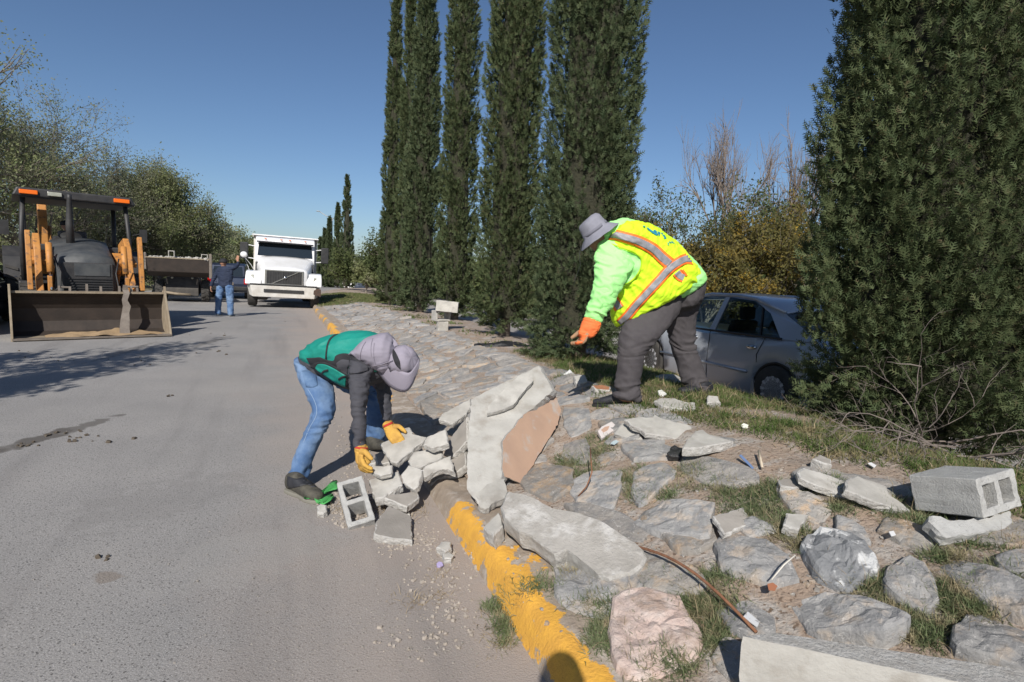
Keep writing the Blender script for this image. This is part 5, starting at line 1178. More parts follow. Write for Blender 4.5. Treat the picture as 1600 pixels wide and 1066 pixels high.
gleg = [ring((468, 570), (505, 576), 4.55, .13), ring((515, 560), (520, 600), 4.72, .115), ring((552, 575), (560, 618), 4.85, .105), ring((574, 600), (606, 610), 4.92, .095), ring((573, 632), (607, 634), 4.93, .085), ring((571, 660), (603, 662), 4.94, .078), ring((570, 686), (601, 690), 4.96, .08)]
narm = [ring((562, 536), (594, 562), 4.16, .10), ring((549, 558), (586, 576), 4.05, .10), ring((545, 584), (579, 590), 3.98, .09), ring((547, 610), (576, 612), 3.93, .078), ring((549, 636), (572, 637), 3.90, .066), ring((550, 662), (572, 663), 3.88, .06), ring((552, 690), (570, 690), 3.86, .05), ring((553, 699), (571, 699), 3.855, .048)]
farm = [ring((592, 545), (612, 575), 4.26, .085), ring((586, 590), (611, 600), 4.36, .08), ring((590, 618), (610, 622), 4.36, .068), ring((595, 640), (612, 644), 4.33, .055), ring((597, 652), (610, 657), 4.31, .045)]
hc = P(624, 572, 4.10); hup = (CR * .80 + CU * .12 - CW * .45).normalized(); hface = (-CU * .9 + CR * .35 + CW * .1)
mb = MB()
for ch in (tor, nleg, gleg, narm, farm): mb.loft([scl(r, .72) for r in ch], 14, 3)
mb.loft([scl(tor[-2], .5), (P(608, 560, 4.13), CU * .055, CW * .055), (hc, CU * .055, CW * .055)], 12, 3)
mb.loft([scl(farm[-1], .75), (P(606, 664, 4.29), CR * .028, CW * .028)], 10, 2)
head(mb, hc, hup, hface, .10); off(mb, O1); remesh(mb, 'body', M_skin, .012, t1, 1); eyes(t1, hc, hup, hface, .1)
def jf(p, n):
    kn = max(0, 1 - abs(p.z - .50) / .16) + .8 * max(0, 1 - abs(p.z - .13) / .12)
    a = 1 - abs(noise.noise(V((p.x * 6, p.y * 6, p.z * 22)) + V((0, 0, noise.noise(p * 5) * 2)))) * 3
    return .013 * kn * a + .008 * noise.noise(V((p.x * 10, p.y * 10, p.z * 4))) + .004 * (1 - abs(noise.noise(V((p.x * 12 + p.z * 8, p.y * 12, p.z * 12)))) * 4) + .002 * noise.noise(p * 30)
mb = MB(); mb.loft(nleg, 20, 5); mb.loft([ring((463, 566), (488, 572), 4.38, .15), ring((466, 580), (506, 584), 4.38, .16)], 18, 3); off(mb, O1); jn = remesh(mb, 'jeans', M_jean, .009, t1, 2, jf)
mb = MB(); mb.loft(gleg, 20, 5); off(mb, O1); remesh(mb, 'jeans_leg', M_jean2, .009, t1, 2, jf)
mb = MB(); mb.loft(narm, 18, 5); mb.loft(farm, 16, 4); mb.loft(tor, 24, 4); off(mb, O1)
sh = remesh(mb, 'shirt', M_char, .009, t1, 2, lambda p, n: folds(.010, 12, (.1, 0, 1), 4)(p, n))
vt = [ring((479, 543), (494, 574), 4.37, .175), ring((486, 537), (503, 578), 4.36, .185), ring((505, 527), (520, 580), 4.31, .195), ring((529, 520), (545, 596), 4.26, .195), ring((554, 516.5), (566, 600), 4.22, .195), ring((578, 518), (588, 592), 4.18, .195), ring((600, 524), (604, 575), 4.14, .165)]
mb = MB(); mb.loft(vt, 28, 5, 2.1); off(mb, O1); vs1 = remesh(mb, 'vest', M_teal, .009, t1, 2, lambda p, n: folds(.009, 7, (0, .3, 1), 6)(p, n))
tr1 = bvh_of([vs1, sh])
applique('side_panel', tr1, W1([(205, 318), (260, 316), (320, 312), (360, 328), (430, 340), (450, 300), (500, 280), (560, 282), (610, 300), (650, 330)]), W1([(250, 400), (290, 400), (340, 380), (390, 400), (440, 420), (520, 440), (560, 420), (600, 400), (640, 390), (660, 370)]), M_blk, t1, 50, 10, .006, .003)
applique('back_seam', tr1, W1([(470, 112), (430, 128), (395, 160), (375, 210), (366, 270), (362, 325)]), W1([(478, 116), (440, 134), (407, 166), (387, 214), (377, 272), (374, 325)]), M_blk, t1, 40, 2, .007, .002)
applique('sleeve_side', tr1, W1([(455, 360), (500, 330), (560, 335), (650, 345), (720, 390)]), W1([(470, 450), (520, 460), (570, 450), (650, 440), (720, 420)]), M_char, t1, 30, 8, .012, .003)
applique('pocket_edge', tr1, W1([(262, 370), (300, 352), (360, 352), (430, 380), (500, 420), (560, 455)]), W1([(262, 400), (290, 445), (370, 500), (440, 550), (510, 582), (560, 585)]), M_blk, t1, 36, 8, .014, .003)
tr1 = bvh_of([o for o in t1.children if o.name.split('.')[0] in ('vest', 'shirt', 'pocket_edge')])
applique('side_pocket', tr1, W1([(290, 380), (310, 368), (360, 372), (425, 400), (490, 438), (535, 465)]), W1([(280, 402), (300, 425), (372, 475), (440, 520), (495, 550), (530, 560)]), M_teal, t1, 36, 8, .008, .003)
for e in ([(330, 440), (350, 420), (385, 410)], [(470, 490), (500, 470), (530, 462)]): applique('pocket_strap', tr1, W1(e), W1([(a + 4, b + 16) for a, b in e]), M_blk, t1, 10, 2, .016, .003)
# sun hat: crown, wide bill, neck flap
hx = (CR * .74 + CU * .22 - CW * .55).normalized(); hb = P(622, 566, 4.08)
hat = MB().lathe([(.001, .150), (.045, .147), (.082, .132), (.102, .10), (.110, .05), (.112, .0), (.106, .0), (.103, .05), (.094, .095), (.07, .12), (.001, .138)], hb - O1, hx, 40)
ho = hat.build('hat_crown', M_lil, t1, True)
for v_ in ho.data.vertices:
    p = v_.co; v_.co += V([noise.noise(p * 17 + V((i * 5, 0, 0))) for i in range(3)]) * .010 + (p - (hb - O1)).normalized() * (.0035 * math.sin(17 * math.atan2((p - hb + O1).dot(CU), (p - hb + O1).dot(CW))) )
def bill(poly_out, poly_in, name, mt, bulge=.03):
    a = resamp(poly_out, 30); b = resamp(poly_in, 30); vs = []
    for i in range(30):
        for j in range(7):
            t = j / 6; q = a[i].lerp(b[i], t); s_ = math.sin(math.pi * i / 29); dd = 4.04 + (q.x - 622) * -.0005 - bulge * math.sin(math.pi * t) * s_ - .07 * s_ * t - .0
            vs.append(P(q.x, q.y, dd) - O1)
    fs = [(i * 7 + j, i * 7 + j + 1, (i + 1) * 7 + j + 1, (i + 1) * 7 + j) for i in range(29) for j in range(6)]
    mb = MB(); mb.add(vs, fs); o = mb.build(name, mt, t1, True); s_ = o.modifiers.new('s', 'SOLIDIFY'); s_.thickness = .004; return o
bill(W1([(968, 200), (930, 150), (880, 132), (820, 132), (775, 160), (752, 210), (748, 290), (760, 350), (778, 400), (830, 480), (890, 550), (950, 588), (1010, 605), (1050, 592), (1090, 545), (1120, 470), (1145, 395), (1150, 340)]),
     W1([(975, 215), (960, 215), (945, 225), (932, 240), (925, 265), (922, 290), (925, 315), (935, 345), (950, 375), (985, 410), (1010, 430), (1040, 440), (1065, 440), (1085, 425), (1100, 405), (1118, 380), (1135, 350), (1140, 320)]), 'hat_brim', M_lil, .012)
mb = MB(); mb.loft([ring((606, 519), (600, 585), 4.07, .14), ring((590, 522), (584, 578), 4.08, .165), ring((574, 528), (564, 566), 4.10, .175), ring((560, 546), (552, 556), 4.12, .15)], 24, 5); off(mb, O1)
remesh(mb, 'neck_flap', M_lil, .009, t1, 2, lambda p, n: folds(.006, 10, (0, 0, 1), 9)(p, n))
trh = bvh_of([o for o in t1.children if o.name.split('.')[0] in ('hat_crown', 'hat_brim', 'neck_flap')])
applique('hat_opening', trh, W1([(932, 242), (950, 270), (970, 310), (985, 350), (990, 405)]), W1([(928, 250), (922, 290), (935, 340), (955, 380), (988, 410)]), M_blk, t1, 16, 4, .006, .002)
applique('hat_cord', trh, W1([(768, 378), (820, 372), (880, 352), (925, 330)]), W1([(768, 384), (820, 378), (880, 358), (925, 337)]), M_lil, t1, 16, 2, .012, .003)
M_seam = mat('hat_seam', (.15, .135, .17))
for e in ([(770, 190), (765, 250), (770, 330), (795, 395), (850, 475), (910, 535), (965, 570), (1015, 583), (1050, 568), (1085, 520), (1110, 460)], [(760, 150), (748, 190), (742, 240), (745, 300)], [(1010, 205), (1050, 250), (1085, 320), (1095, 390)], [(700, 180), (670, 230), (655, 290), (660, 340)]):
    applique('hat_seam', trh, W1(e), W1([(a + 2.5, b + 2.5) for a, b in e]), M_seam, t1, 30, 1, .004, .001)
MB().ball(P(*Z(783, 373, 440, 500, 5.33), 3.98) - O1, .008, 8, 6).build('cord_stop', M_blk, t1, True)
# gloves
wr = P(562, 703, 3.85); mb = MB(); hand(mb, wr, P(566, 745, 3.74) - wr, (CR * .8 + CW * .5), .225, .85, .014, 1); off(mb, O1); remesh(mb, 'glove', M_gy, .0045, t1, 1, lambda p, n: .0025 * noise.noise(p * 50))
mb = MB(); mb.loft([ring((554, 698), (575, 700), 3.855, .056), ring((555, 708), (576, 709), 3.85, .053), ring((556, 722), (580, 722), 3.82, .045)], 16, 4); off(mb, O1); gc1 = remesh(mb, 'glove_cuff', M_gy, .005, t1, 1, folds(.004, 22, (0, 0, 1), 2))
wr = P(606, 667, 4.27); mb = MB(); hand(mb, wr, P(622, 690, 4.17) - wr, (-CU * .5 + CR * .2 + CW * .7), .215, .7, .0135, 1); off(mb, O1); remesh(mb, 'glove', M_gy, .0045, t1, 1, lambda p, n: .0025 * noise.noise(p * 50))
mb = MB(); mb.loft([ring((598, 666), (614, 659), 4.28, .048), ring((601, 674), (619, 668), 4.265, .047), ring((606, 682), (622, 676), 4.24, .04)], 16, 4); off(mb, O1); gc2 = remesh(mb, 'glove_cuff', M_gy, .005, t1, 1, folds(.004, 22, (0, 0, 1), 2))
trg = bvh_of([gc1, gc2]); applique('glove_trim', trg, [(554, 697.5), (564, 699), (575, 699.5)], [(554, 700.5), (564, 702), (575, 702)], M_red, t1, 14, 2, .004); applique('glove_trim', trg, [(597, 666), (606, 662), (614, 658)], [(598, 669), (607, 665), (615, 661)], M_red, t1, 14, 2, .004)
# boots
M_boot = mat('scuffed_boot', (.035, .032, .026), (.085, .078, .06), 18, .8, .6, 60)
hl = onz(452, 764, .015); to = onz(500, 783, .015); mb = MB(); shoe(mb, hl, to, .056, .115); mb.loft([ring((450, 748), (478, 748), 4.03, .06), ring((449, 741), (480, 741), 4.03, .066)], 16, 3); off(mb, O1)
bo = remesh(mb, 'boot', M_boot, .007, t1, 2, lambda p, n: .003 * noise.noise(p * 30))
mb = MB(); sole(mb, hl - V((0, 0, .015)), to - V((0, 0, .015)), .058, .026); off(mb, O1).build('boot_sole', mat('boot_sole_rubber', (.19, .18, .15)), t1, False, .006)
trb = bvh_of([bo])
applique('boot_upper', trb, [(449, 744), (462, 748), (478, 746), (486, 752)], [(448, 764), (462, 762), (476, 758), (488, 757)], M_blackc, t1, 14, 5, .004, .002)
for k in range(4): applique('boot_lace', trb, [(474 + k * 4, 750 + k * 3.2), (485 + k * 4, 747 + k * 4)], [(474 + k * 4, 751.6 + k * 3.2), (485 + k * 4, 748.6 + k * 4)], M_char, t1, 6, 2, .004, .002)
hl = onz(576, 704, .0); to = onz(604, 702, .06); hl.z = .0; to.z = .06; mb = MB(); shoe(mb, hl, to, .052, .11); off(mb, O1); remesh(mb, 'boot', M_boot, .007, t1, 2)
trj = bvh_of([jn]); M_stitch = mat('denim_stitch', (.25, .33, .45))
applique('jeans_seam', trj, W1([(215, 575), (265, 660), (290, 740), (280, 810), (230, 900), (180, 1020)]), W1([(219, 575), (269, 660), (294, 740), (284, 810), (234, 900), (184, 1020)]), M_stitch, t1, 30, 1, .003, .001)
applique('back_pocket', trj, W1([(165, 425), (230, 420), (285, 440)]), W1([(205, 560), (260, 562), (300, 545)]), M_jean2, t1, 12, 6, .004, .003)

# ------------------------------------------------ man signalling to the truck
M_navy = mat('navy_shirt', (.012, .02, .045), (.018, .028, .06), 6, .85, .3, 60)
dm = (hit(350, 494) - CAM).dot(CW); t3 = person(tuple(hit(351, 494)), 'man in navy shirt and jeans standing on the road with one arm raised'); O3 = t3.location.copy()
def W3(a, b): return Z(a, b, 300, 390, 9.69)
def rg(a, b, hd, dd=0): return ring(W3(*a), W3(*b), dm + dd, hd)
tor = [rg((395, 560), (610, 545), .12), rg((405, 500), (610, 490), .12), rg((390, 400), (620, 400), .13), rg((375, 320), (620, 310), .13), rg((400, 275), (590, 268), .11), rg((440, 258), (520, 256), .07)]
ll = [rg((375, 570), (500, 570), .12), rg((368, 640), (475, 640), .11), rg((362, 740), (455, 745), .095), rg((355, 850), (440, 860), .08), rg((350, 960), (440, 975), .085)]
rl = [rg((500, 560), (625, 560), .12), rg((515, 640), (628, 640), .11), rg((520, 740), (628, 740), .095), rg((535, 850), (630, 850), .08), rg((545, 980), (628, 985), .085)]
la = [rg((385, 285), (430, 300), .07), rg((330, 370), (395, 390), .065), rg((290, 450), (350, 470), .055), rg((270, 545), (310, 560), .045)]
ra = [rg((570, 280), (600, 330), .07), rg((640, 245), (670, 295), .06, -.05), rg((680, 205), (715, 240), .05, -.1), rg((690, 175), (715, 185), .042, -.12)]
hc = P(*W3(474, 205), dm); mb = MB()
for ch in (tor, ll, rl, la, ra): mb.loft([scl(r, .75) for r in ch], 12, 3)
head(mb, hc, CU, CW, .105); mb.loft([(hc - CU * .17, CR * .06, CW * .06), (hc - CU * .02, CR * .055, CW * .06)], 10, 2)
hand(mb, P(*W3(290, 570), dm), -CU, CR, .19, .6, .011); hand(mb, P(*W3(692, 172), dm - .12), CU, CW, .19, .2, .011); off(mb, O3); remesh(mb, 'body', mat('skin_tan', (.36, .19, .12)), .012, t3, 1)
mb = MB(); [mb.loft(ch, 16, 3) for ch in (tor, la, ra)]; off(mb, O3); remesh(mb, 'shirt', M_navy, .016, t3, 2, folds(.012, 8, (0, 0, 1), 3))
mb = MB(); [mb.loft(ch, 16, 3) for ch in (ll, rl)]; off(mb, O3); remesh(mb, 'jeans', M_jean, .016, t3, 2, folds(.014, 9, (0, 0, 1), 7))
MB().lathe([(.001, .09), (.06, .085), (.10, .05), (.115, .0), (.118, -.05), (.10, -.05), (.001, -.04)], hc + CU * .045 - O3, CU, 20).build('cap', M_blk, t3, True)
for a, b in (((395, 1000), .0), ((585, 1020), .0)):
    q = P(*W3(*a), dm); q.z = O3.z; mb = MB(); shoe(mb, q - V((0, .05, 0)), q + V((.02, .2, 0)), .05, .1); off(mb, O3); remesh(mb, 'shoe', mat('grey_shoe', (.16, .18, .2)), .014, t3, 1)

# the photographer, whose head shadow falls on the kerb
tp = person((0, -.35, 0), 'person standing behind the view whose head shadow lies on the yellow kerb'); mb = MB()
pc = V((.015, -.13, 1.665)); X_, Y_ = V((1, 0, 0)), V((0, 1, 0))
for ch in ([(V((0, -.35, 1.42)), X_ * .17, Y_ * .1), (V((0, -.35, 1.15)), X_ * .18, Y_ * .12), (V((0, -.35, .88)), X_ * .17, Y_ * .12)], [(V((.1, -.35, .9)), X_ * .09, Y_ * .1), (V((.12, -.33, .5)), X_ * .065, Y_ * .07), (V((.12, -.35, .1)), X_ * .05, Y_ * .06)], [(V((-.1, -.35, .9)), X_ * .09, Y_ * .1), (V((-.12, -.33, .5)), X_ * .065, Y_ * .07), (V((-.12, -.35, .1)), X_ * .05, Y_ * .06)], [(V((0, -.3, 1.4)), X_ * .06, Y_ * .06), (pc, X_ * .055, Y_ * .055)]): mb.loft(ch, 14, 3)
head(mb, pc, (0, 0, 1), (0, 1, 0), .098)
for s_ in (-1, 1):
    mb.loft([(V((.17 * s_, -.33, 1.38)), X_ * .06, Y_ * .06), (V((.22 * s_, -.25, 1.15)), X_ * .045, Y_ * .045), (V((.13 * s_, -.10, 1.34)), X_ * .035, Y_ * .035)], 10, 3); hand(mb, V((.13 * s_, -.10, 1.34)), V((-.3 * s_, .2, 1)), V((-s_, 0, 0)), .18, .6)
off(mb, tp.location); remesh(mb, 'body', M_skin, .014, tp, 1)
mb = MB(); mb.loft([(V((0, -.35, 1.44)), X_ * .18, Y_ * .12), (V((0, -.35, 1.15)), X_ * .20, Y_ * .14), (V((0, -.35, .86)), X_ * .19, Y_ * .14)], 16, 3)
for s_ in (-1, 1): mb.loft([(V((.16 * s_, -.34, 1.40)), X_ * .075, Y_ * .075), (V((.22 * s_, -.26, 1.15)), X_ * .056, Y_ * .056), (V((.15 * s_, -.13, 1.29)), X_ * .045, Y_ * .045)], 12, 3)
off(mb, tp.location); remesh(mb, 'jacket', M_navy, .016, tp, 1)
mb = MB(); [mb.loft([(V((.1 * s_, -.35, .92)), X_ * .11, Y_ * .12), (V((.12 * s_, -.33, .5)), X_ * .08, Y_ * .085), (V((.12 * s_, -.35, .07)), X_ * .07, Y_ * .08)], 14, 3) for s_ in (-1, 1)]
off(mb, tp.location); remesh(mb, 'trousers', M_dkpant, .016, tp, 1)

# ================================================================== VEHICLES AND STREET FURNITURE
M_white = mat('white_truck_paint', (.78, .78, .78), (.70, .695, .68), 2, .35, coat=.4)
M_dwhite = mat('dusty_white_paint', (.66, .64, .60), (.50, .47, .42), 4, .6)
M_blkpl = mat('black_plastic_trim', (.015, .015, .016), (.03, .03, .03), 6, .6)
M_glass = mat('dark_glass', (.012, .018, .022), None, rough=.05, spec=.8)
def glass(name, tint=(.75, .85, .83), rough=.0):
    M = D.materials.new(name); M.use_nodes = True; N = M.node_tree.nodes; L = M.node_tree.links
    g = N.new('ShaderNodeBsdfGlossy'); g.inputs['Roughness'].default_value = .02; t = N.new('ShaderNodeBsdfTransparent'); t.inputs[0].default_value = (*tint, 1)
    f = N.new('ShaderNodeFresnel'); f.inputs[0].default_value = 1.5; x = N.new('ShaderNodeMixShader'); L.new(f.outputs[0], x.inputs[0]); L.new(t.outputs[0], x.inputs[1]); L.new(g.outputs[0], x.inputs[2]); L.new(x.outputs[0], N['Material Output'].inputs[0]); return M
M_pane = glass('car_glass'); M_pane2 = glass('tinted_glass', (.35, .42, .42))
M_chrome = mat('chrome', (.6, .6, .6), None, rough=.15, metal=1); M_alloy = mat('alloy_wheel', (.62, .63, .65), (.5, .5, .52), 20, .4, metal=.15)
M_lens = mat('headlight_lens', (.42, .42, .36), (.30, .30, .24), 9, .12, coat=.6)
M_orlens = mat('orange_lens', (.85, .16, .01), None, rough=.3); M_redlens = mat('red_lens', (.45, .01, .01), None, rough=.2)
M_yel = mat('machine_orange', (.52, .235, .055), (.42, .18, .045), 5, .6, c3=(.16, .09, .05), s3=11, t3=.60)
M_mblk = mat('machine_black', (.022, .022, .024), (.045, .043, .042), 5, .55, .2, 30)
M_mhood = mat('hood_grey_dusty', (.045, .05, .055), (.085, .088, .088), 4, .5)
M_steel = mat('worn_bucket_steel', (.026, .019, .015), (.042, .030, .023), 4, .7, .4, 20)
M_lip = mat('dusty_bucket_lip', (.30, .245, .175), (.22, .175, .12), 6, .85, .5, 30)
M_worn = mat('bare_worn_steel', (.20, .17, .14), (.14, .115, .095), 9, .6, .3, 40)
M_tyre = mat('dusty_tyre', (.035, .033, .03), (.06, .055, .05), 9, .9, .4, 50)
M_seat = mat('seat_grey', (.10, .10, .11), (.07, .07, .075), 8, .8)
def wheel(parent, c, r, w_, ax=(1, 0, 0), rim=M_alloy, spokes=0, lug=0, rr=.62):
    c = V(c); ax = V(ax).normalized(); t = MB().lathe([(r * rr, -w_ / 2), (r * .90, -w_ / 2), (r * .98, -w_ * .42), (r, -w_ * .3), (r, w_ * .3), (r * .98, w_ * .42), (r * .90, w_ / 2), (r * rr, w_ / 2)], c, ax, 36)
    if lug:
        e = ax.orthogonal().normalized(); g = ax.cross(e)
        for k in range(lug):
            for s_ in (-1, 1):
                a = 2 * math.pi * (k + (.5 if s_ > 0 else 0)) / lug; rd = e * math.cos(a) + g * math.sin(a); tn = ax.cross(rd); p0 = c + rd * r; q = [p0 + ax * w_ * .02 * s_, p0 + ax * w_ * .47 * s_ + tn * r * .10]
                a_, b_ = q; th = tn * r * .045; h_ = rd * r * .05
                t.add([a_ - th - h_, a_ + th - h_, b_ + th - h_, b_ - th - h_, a_ - th + h_, a_ + th + h_, b_ + th + h_, b_ - th + h_], [(0, 3, 2, 1), (4, 5, 6, 7), (0, 1, 5, 4), (1, 2, 6, 5), (2, 3, 7, 6), (3, 0, 4, 7)])
    wo = t.build('wheel', M_tyre, parent, lug == 0)
    s0 = w_ / 2; R = MB().lathe([(r * rr, -s0 * .9), (r * rr, s0 * .96), (r * rr * .93, s0 * .98), (r * rr * .90, s0 * .5), (.02, s0 * .35), (.001, s0 * .35), (.001, -s0 * .3), (r * rr * .9, -s0 * .9)], c, ax, 32)
    if not spokes: R.lathe([(.001, s0 * .55), (r * .2, s0 * .55), (r * .22, s0 * .3), (.001, s0 * .3)], c, ax, 16)
    R.build('rim', M_mblk if spokes else rim, wo, True)
    if spokes:
        e = ax.orthogonal().normalized(); g = ax.cross(e); sp = MB()
        for k in range(spokes):
            a = 2 * math.pi * k / spokes; rd = e * math.cos(a) + g * math.sin(a); tn = ax.cross(rd); a0 = c + ax * s0 * .80 + rd * r * .10; b0 = c + ax * s0 * .92 + rd * r * rr * .95
            for (pp, qq, ww) in ((a0, b0, 1),):
                wA, wB = tn * r * .035, tn * r * .055; dx = ax * s0 * .12
                sp.add([pp - wA - dx, pp + wA - dx, qq + wB - dx, qq - wB - dx, pp - wA + dx, pp + wA + dx, qq + wB + dx, qq - wB + dx], [(0, 3, 2, 1), (4, 5, 6, 7), (0, 1, 5, 4), (1, 2, 6, 5), (2, 3, 7, 6), (3, 0, 4, 7)])
        sp.lathe([(.001, s0 * .98), (r * .13, s0 * .96), (r * .16, s0 * .7), (.001, s0 * .7)], c, ax, 16); sp.lathe([(r * rr * .92, s0 * 1.0), (r * rr * 1.0, s0 * .98), (r * rr * 1.0, s0 * .8), (r * rr * .92, s0 * .8)], c, ax, 36); sp.build('spokes', rim, wo)
    return wo

# ---- white dump truck
g_ = hit(438, 482); tk = thing('dump_truck', 'white conventional dump truck facing the camera on the road', 'truck', (g_.x + .05, g_.y + .2, z0(g_.y) + .0), R_(21.5)); tk.rotation_euler = (0, R_(1.3), R_(21.5)); tk.scale = (1.10, 1.0, 1.0)
b = MB(); b.add([(-1.02, -.05, .40), (1.02, -.05, .40), (1.16, .30, .46), (-1.16, .30, .46), (-1.08, -.10, .86), (1.08, -.10, .86), (1.22, .32, .88), (-1.22, .32, .88)], [(0, 3, 2, 1), (4, 5, 6, 7), (0, 1, 5, 4), (1, 2, 6, 5), (2, 3, 7, 6), (3, 0, 4, 7)]).build('bumper', M_dwhite, tk, False, .03, 3)
MB().box(-.66, .66, -.115, -.06, .60, .72).build('bumper_slot', M_blkpl, tk, False, .01)
MB().box(-1.10, 1.10, -.125, .10, .875, .915).build('bumper_top_seal', M_blkpl, tk)
MB().prism([(1.0, .84), (1.24, .80), (1.24, .50), (.98, .60)], 1, -.09, .0).build('broken_corner', mat('exposed_rust', (.10, .05, .03), (.04, .035, .03), 20, .8), tk, False, .01)
MB().tube([(.95, -.11, .84), (1.1, -.14, .80), (1.22, -.10, .80)], .02, 6).tube([(.98, -.11, .52), (1.22, -.11, .60)], .02, 6).build('bent_bracket', M_dwhite, tk) if 0 else None
# hood: loft of cross sections from grille to windscreen base
def sect(y, w_, zb, zt, rc): 
    pts = [(-w_, zb), (-w_ * 1.0, zt - rc * 1.2), (-w_ + rc * .35, zt - rc * .35), (-w_ + rc * 1.3, zt), (-w_ * .4, zt + .035), (0, zt + .045), (w_ * .4, zt + .035), (w_ - rc * 1.3, zt), (w_ - rc * .35, zt - rc * .35), (w_, zt - rc * 1.2), (w_, zb)]
    return [(x, y, z) for x, z in pts]
ss = [sect(-.02, .76, .92, 1.46, .10), sect(.25, .80, .92, 1.56, .14), sect(.8, .90, .92, 1.74, .16), sect(1.4, .99, .92, 1.92, .16), sect(1.62, 1.02, .92, 1.99, .14)]
n = len(ss[0]); hb_ = MB(); hb_.add([p for s_ in ss for p in s_], [(i * n + j, i * n + j + 1, (i + 1) * n + j + 1, (i + 1) * n + j) for i in range(len(ss) - 1) for j in range(n - 1)] + [tuple(range(n)), tuple(range((len(ss) - 1) * n, len(ss) * n))])
hb_.build('hood', M_white, tk, True)
MB().box(-.64, .64, -.055, -.03, .90, 1.47).build('grille_surround', M_chrome, tk, False, .01)
gr = MB().box(-.58, .58, -.065, -.045, .94, 1.43).build('grille', M_blkpl, tk)
for k in range(14): MB().box(-.56 + k * .083, -.54 + k * .083, -.085, -.06, .95, 1.42).build('grille_bar', M_mblk, gr)
MB().add([(-.42, -.095, .945), (-.36, -.095, .945), (.48, -.095, 1.425), (.42, -.095, 1.425), (-.42, -.075, .945), (-.36, -.075, .945), (.48, -.075, 1.425), (.42, -.075, 1.425)], [(0, 1, 2, 3), (7, 6, 5, 4), (0, 4, 5, 1), (1, 5, 6, 2), (2, 6, 7, 3), (3, 7, 4, 0)]).build('diagonal_grille_bar', M_chrome, gr)
MB().lathe([(.001, .03), (.045, .03), (.06, .01), (.06, 0), (.001, 0)], (.03, -.09, 1.185), (0, -1, 0), 20).build('round_grille_emblem', M_chrome, gr, True)
for s_ in (-1, 1):
    f = MB(); prof = [(-.10, .88), (-.06, 1.05), (.06, 1.24), (.28, 1.36), (.62, 1.40), (1.05, 1.36), (1.35, 1.18), (1.48, .95), (1.30, .95), (1.12, 1.14), (.75, 1.22), (.35, 1.12), (.22, .88)]
    f.prism([(y, z) for y, z in prof], 0, s_ * .74, s_ * 1.26); fo = f.build('fender', M_white, tk, False, .04, 3)
    hl_ = MB(); x0, x1 = s_ * .93, s_ * 1.245; hl_.add([(x0, -.085, .93), (x1, .05, .95), (x1, .12, 1.18), (s_ * 1.0, .0, 1.25), (x0, .10, .93), (x1, .2, .95), (x1, .25, 1.18), (s_ * 1.0, .2, 1.25)], [(0, 1, 2, 3), (4, 7, 6, 5), (0, 4, 5, 1), (1, 5, 6, 2), (2, 6, 7, 3), (3, 7, 4, 0)])
    hl_.build('headlight', M_lens, tk, False, .015, 2)
    MB().prism([(.95, 1.25), (1.15, 1.42), (1.2, 1.72), (1.12, 1.74), (1.06, 1.46), (.9, 1.3)], 0, s_ * .90, s_ * 1.0).build('hood_side_vent', M_blkpl, tk)
    wheel(tk, (s_ * 1.05, .72, .50), .50, .30, (s_, 0, 0), M_dwhite)
    for yy in (4.6, 5.9): wheel(tk, (s_ * .95, yy, .50), .50, .55, (s_, 0, 0), M_dwhite)
    # mirrors
    mr = MB().box(s_ * 1.28 if s_ > 0 else -1.56, s_ * 1.28 if s_ < 0 else 1.56, 1.72, 1.86, 1.83, 2.50).build('mirror', M_blkpl, tk, False, .03)
    MB().tube([(s_ * 1.02, 1.8, 2.36), (s_ * 1.3, 1.78, 2.40)], .02, 6).build('mirror_arm', M_white, mr); MB().tube([(s_ * 1.02, 1.8, 1.85), (s_ * 1.3, 1.78, 1.88)], .02, 6).build('mirror_arm', M_white, mr)
    MB().box(s_ * .80, s_ * .96, -.2, -.1, .30, .36) if 0 else None
hm = MB().lathe([(.001, .05), (.06, .045), (.105, .02), (.115, -.01), (.10, -.03), (.001, -.04)], (-1.32, .10, 1.98), (0, -1, .1), 24).build('round_hood_mirror', M_white, tk, True)
MB().tube([(-1.30, .12, 1.9), (-1.22, .16, 1.62), (-1.14, .3, 1.36)], .014, 6).build('mirror_stalk', M_chrome, hm); MB().tube([(-1.27, .13, 1.85), (-1.1, .4, 1.60), (-1.0, .5, 1.38)], .012, 6).build('mirror_stalk', M_chrome, hm)
cab = MB(); prof = [(1.55, .95), (1.55, 1.97), (1.62, 2.0), (1.80, 2.56), (1.92, 2.74), (2.2, 2.80), (3.05, 2.80), (3.1, .95)]
cab.prism(prof, 0, -1.04, 1.04); cb = cab.build('cab', M_white, tk, False, .05, 3)
wsb = MB().add([(-.96, 1.585, 2.01), (.96, 1.585, 2.01), (.92, 1.765, 2.55), (-.92, 1.765, 2.55), (-.96, 1.61, 2.01), (.96, 1.61, 2.01), (.92, 1.79, 2.55), (-.92, 1.79, 2.55)], [(0, 1, 2, 3), (4, 7, 6, 5), (0, 4, 5, 1), (1, 5, 6, 2), (2, 6, 7, 3), (3, 7, 4, 0)]).build('windscreen', M_glass, tk)
MB().add([(-.28, 1.755, 2.49), (.08, 1.755, 2.49), (.08, 1.742, 2.45), (-.28, 1.742, 2.45)], [(0, 1, 2, 3)]).build('orange_sun_strip', M_orlens, wsb); MB().add([(.09, 1.755, 2.487), (.40, 1.755, 2.48), (.40, 1.745, 2.455), (.09, 1.745, 2.455)], [(0, 1, 2, 3)]).build('white_sun_strip', M_white, wsb)
MB().prism([(1.70, 2.60), (1.48, 2.555), (1.50, 2.53), (1.76, 2.54)], 0, -.99, .99).build('sun_visor', M_blkpl, tk, False, .01)
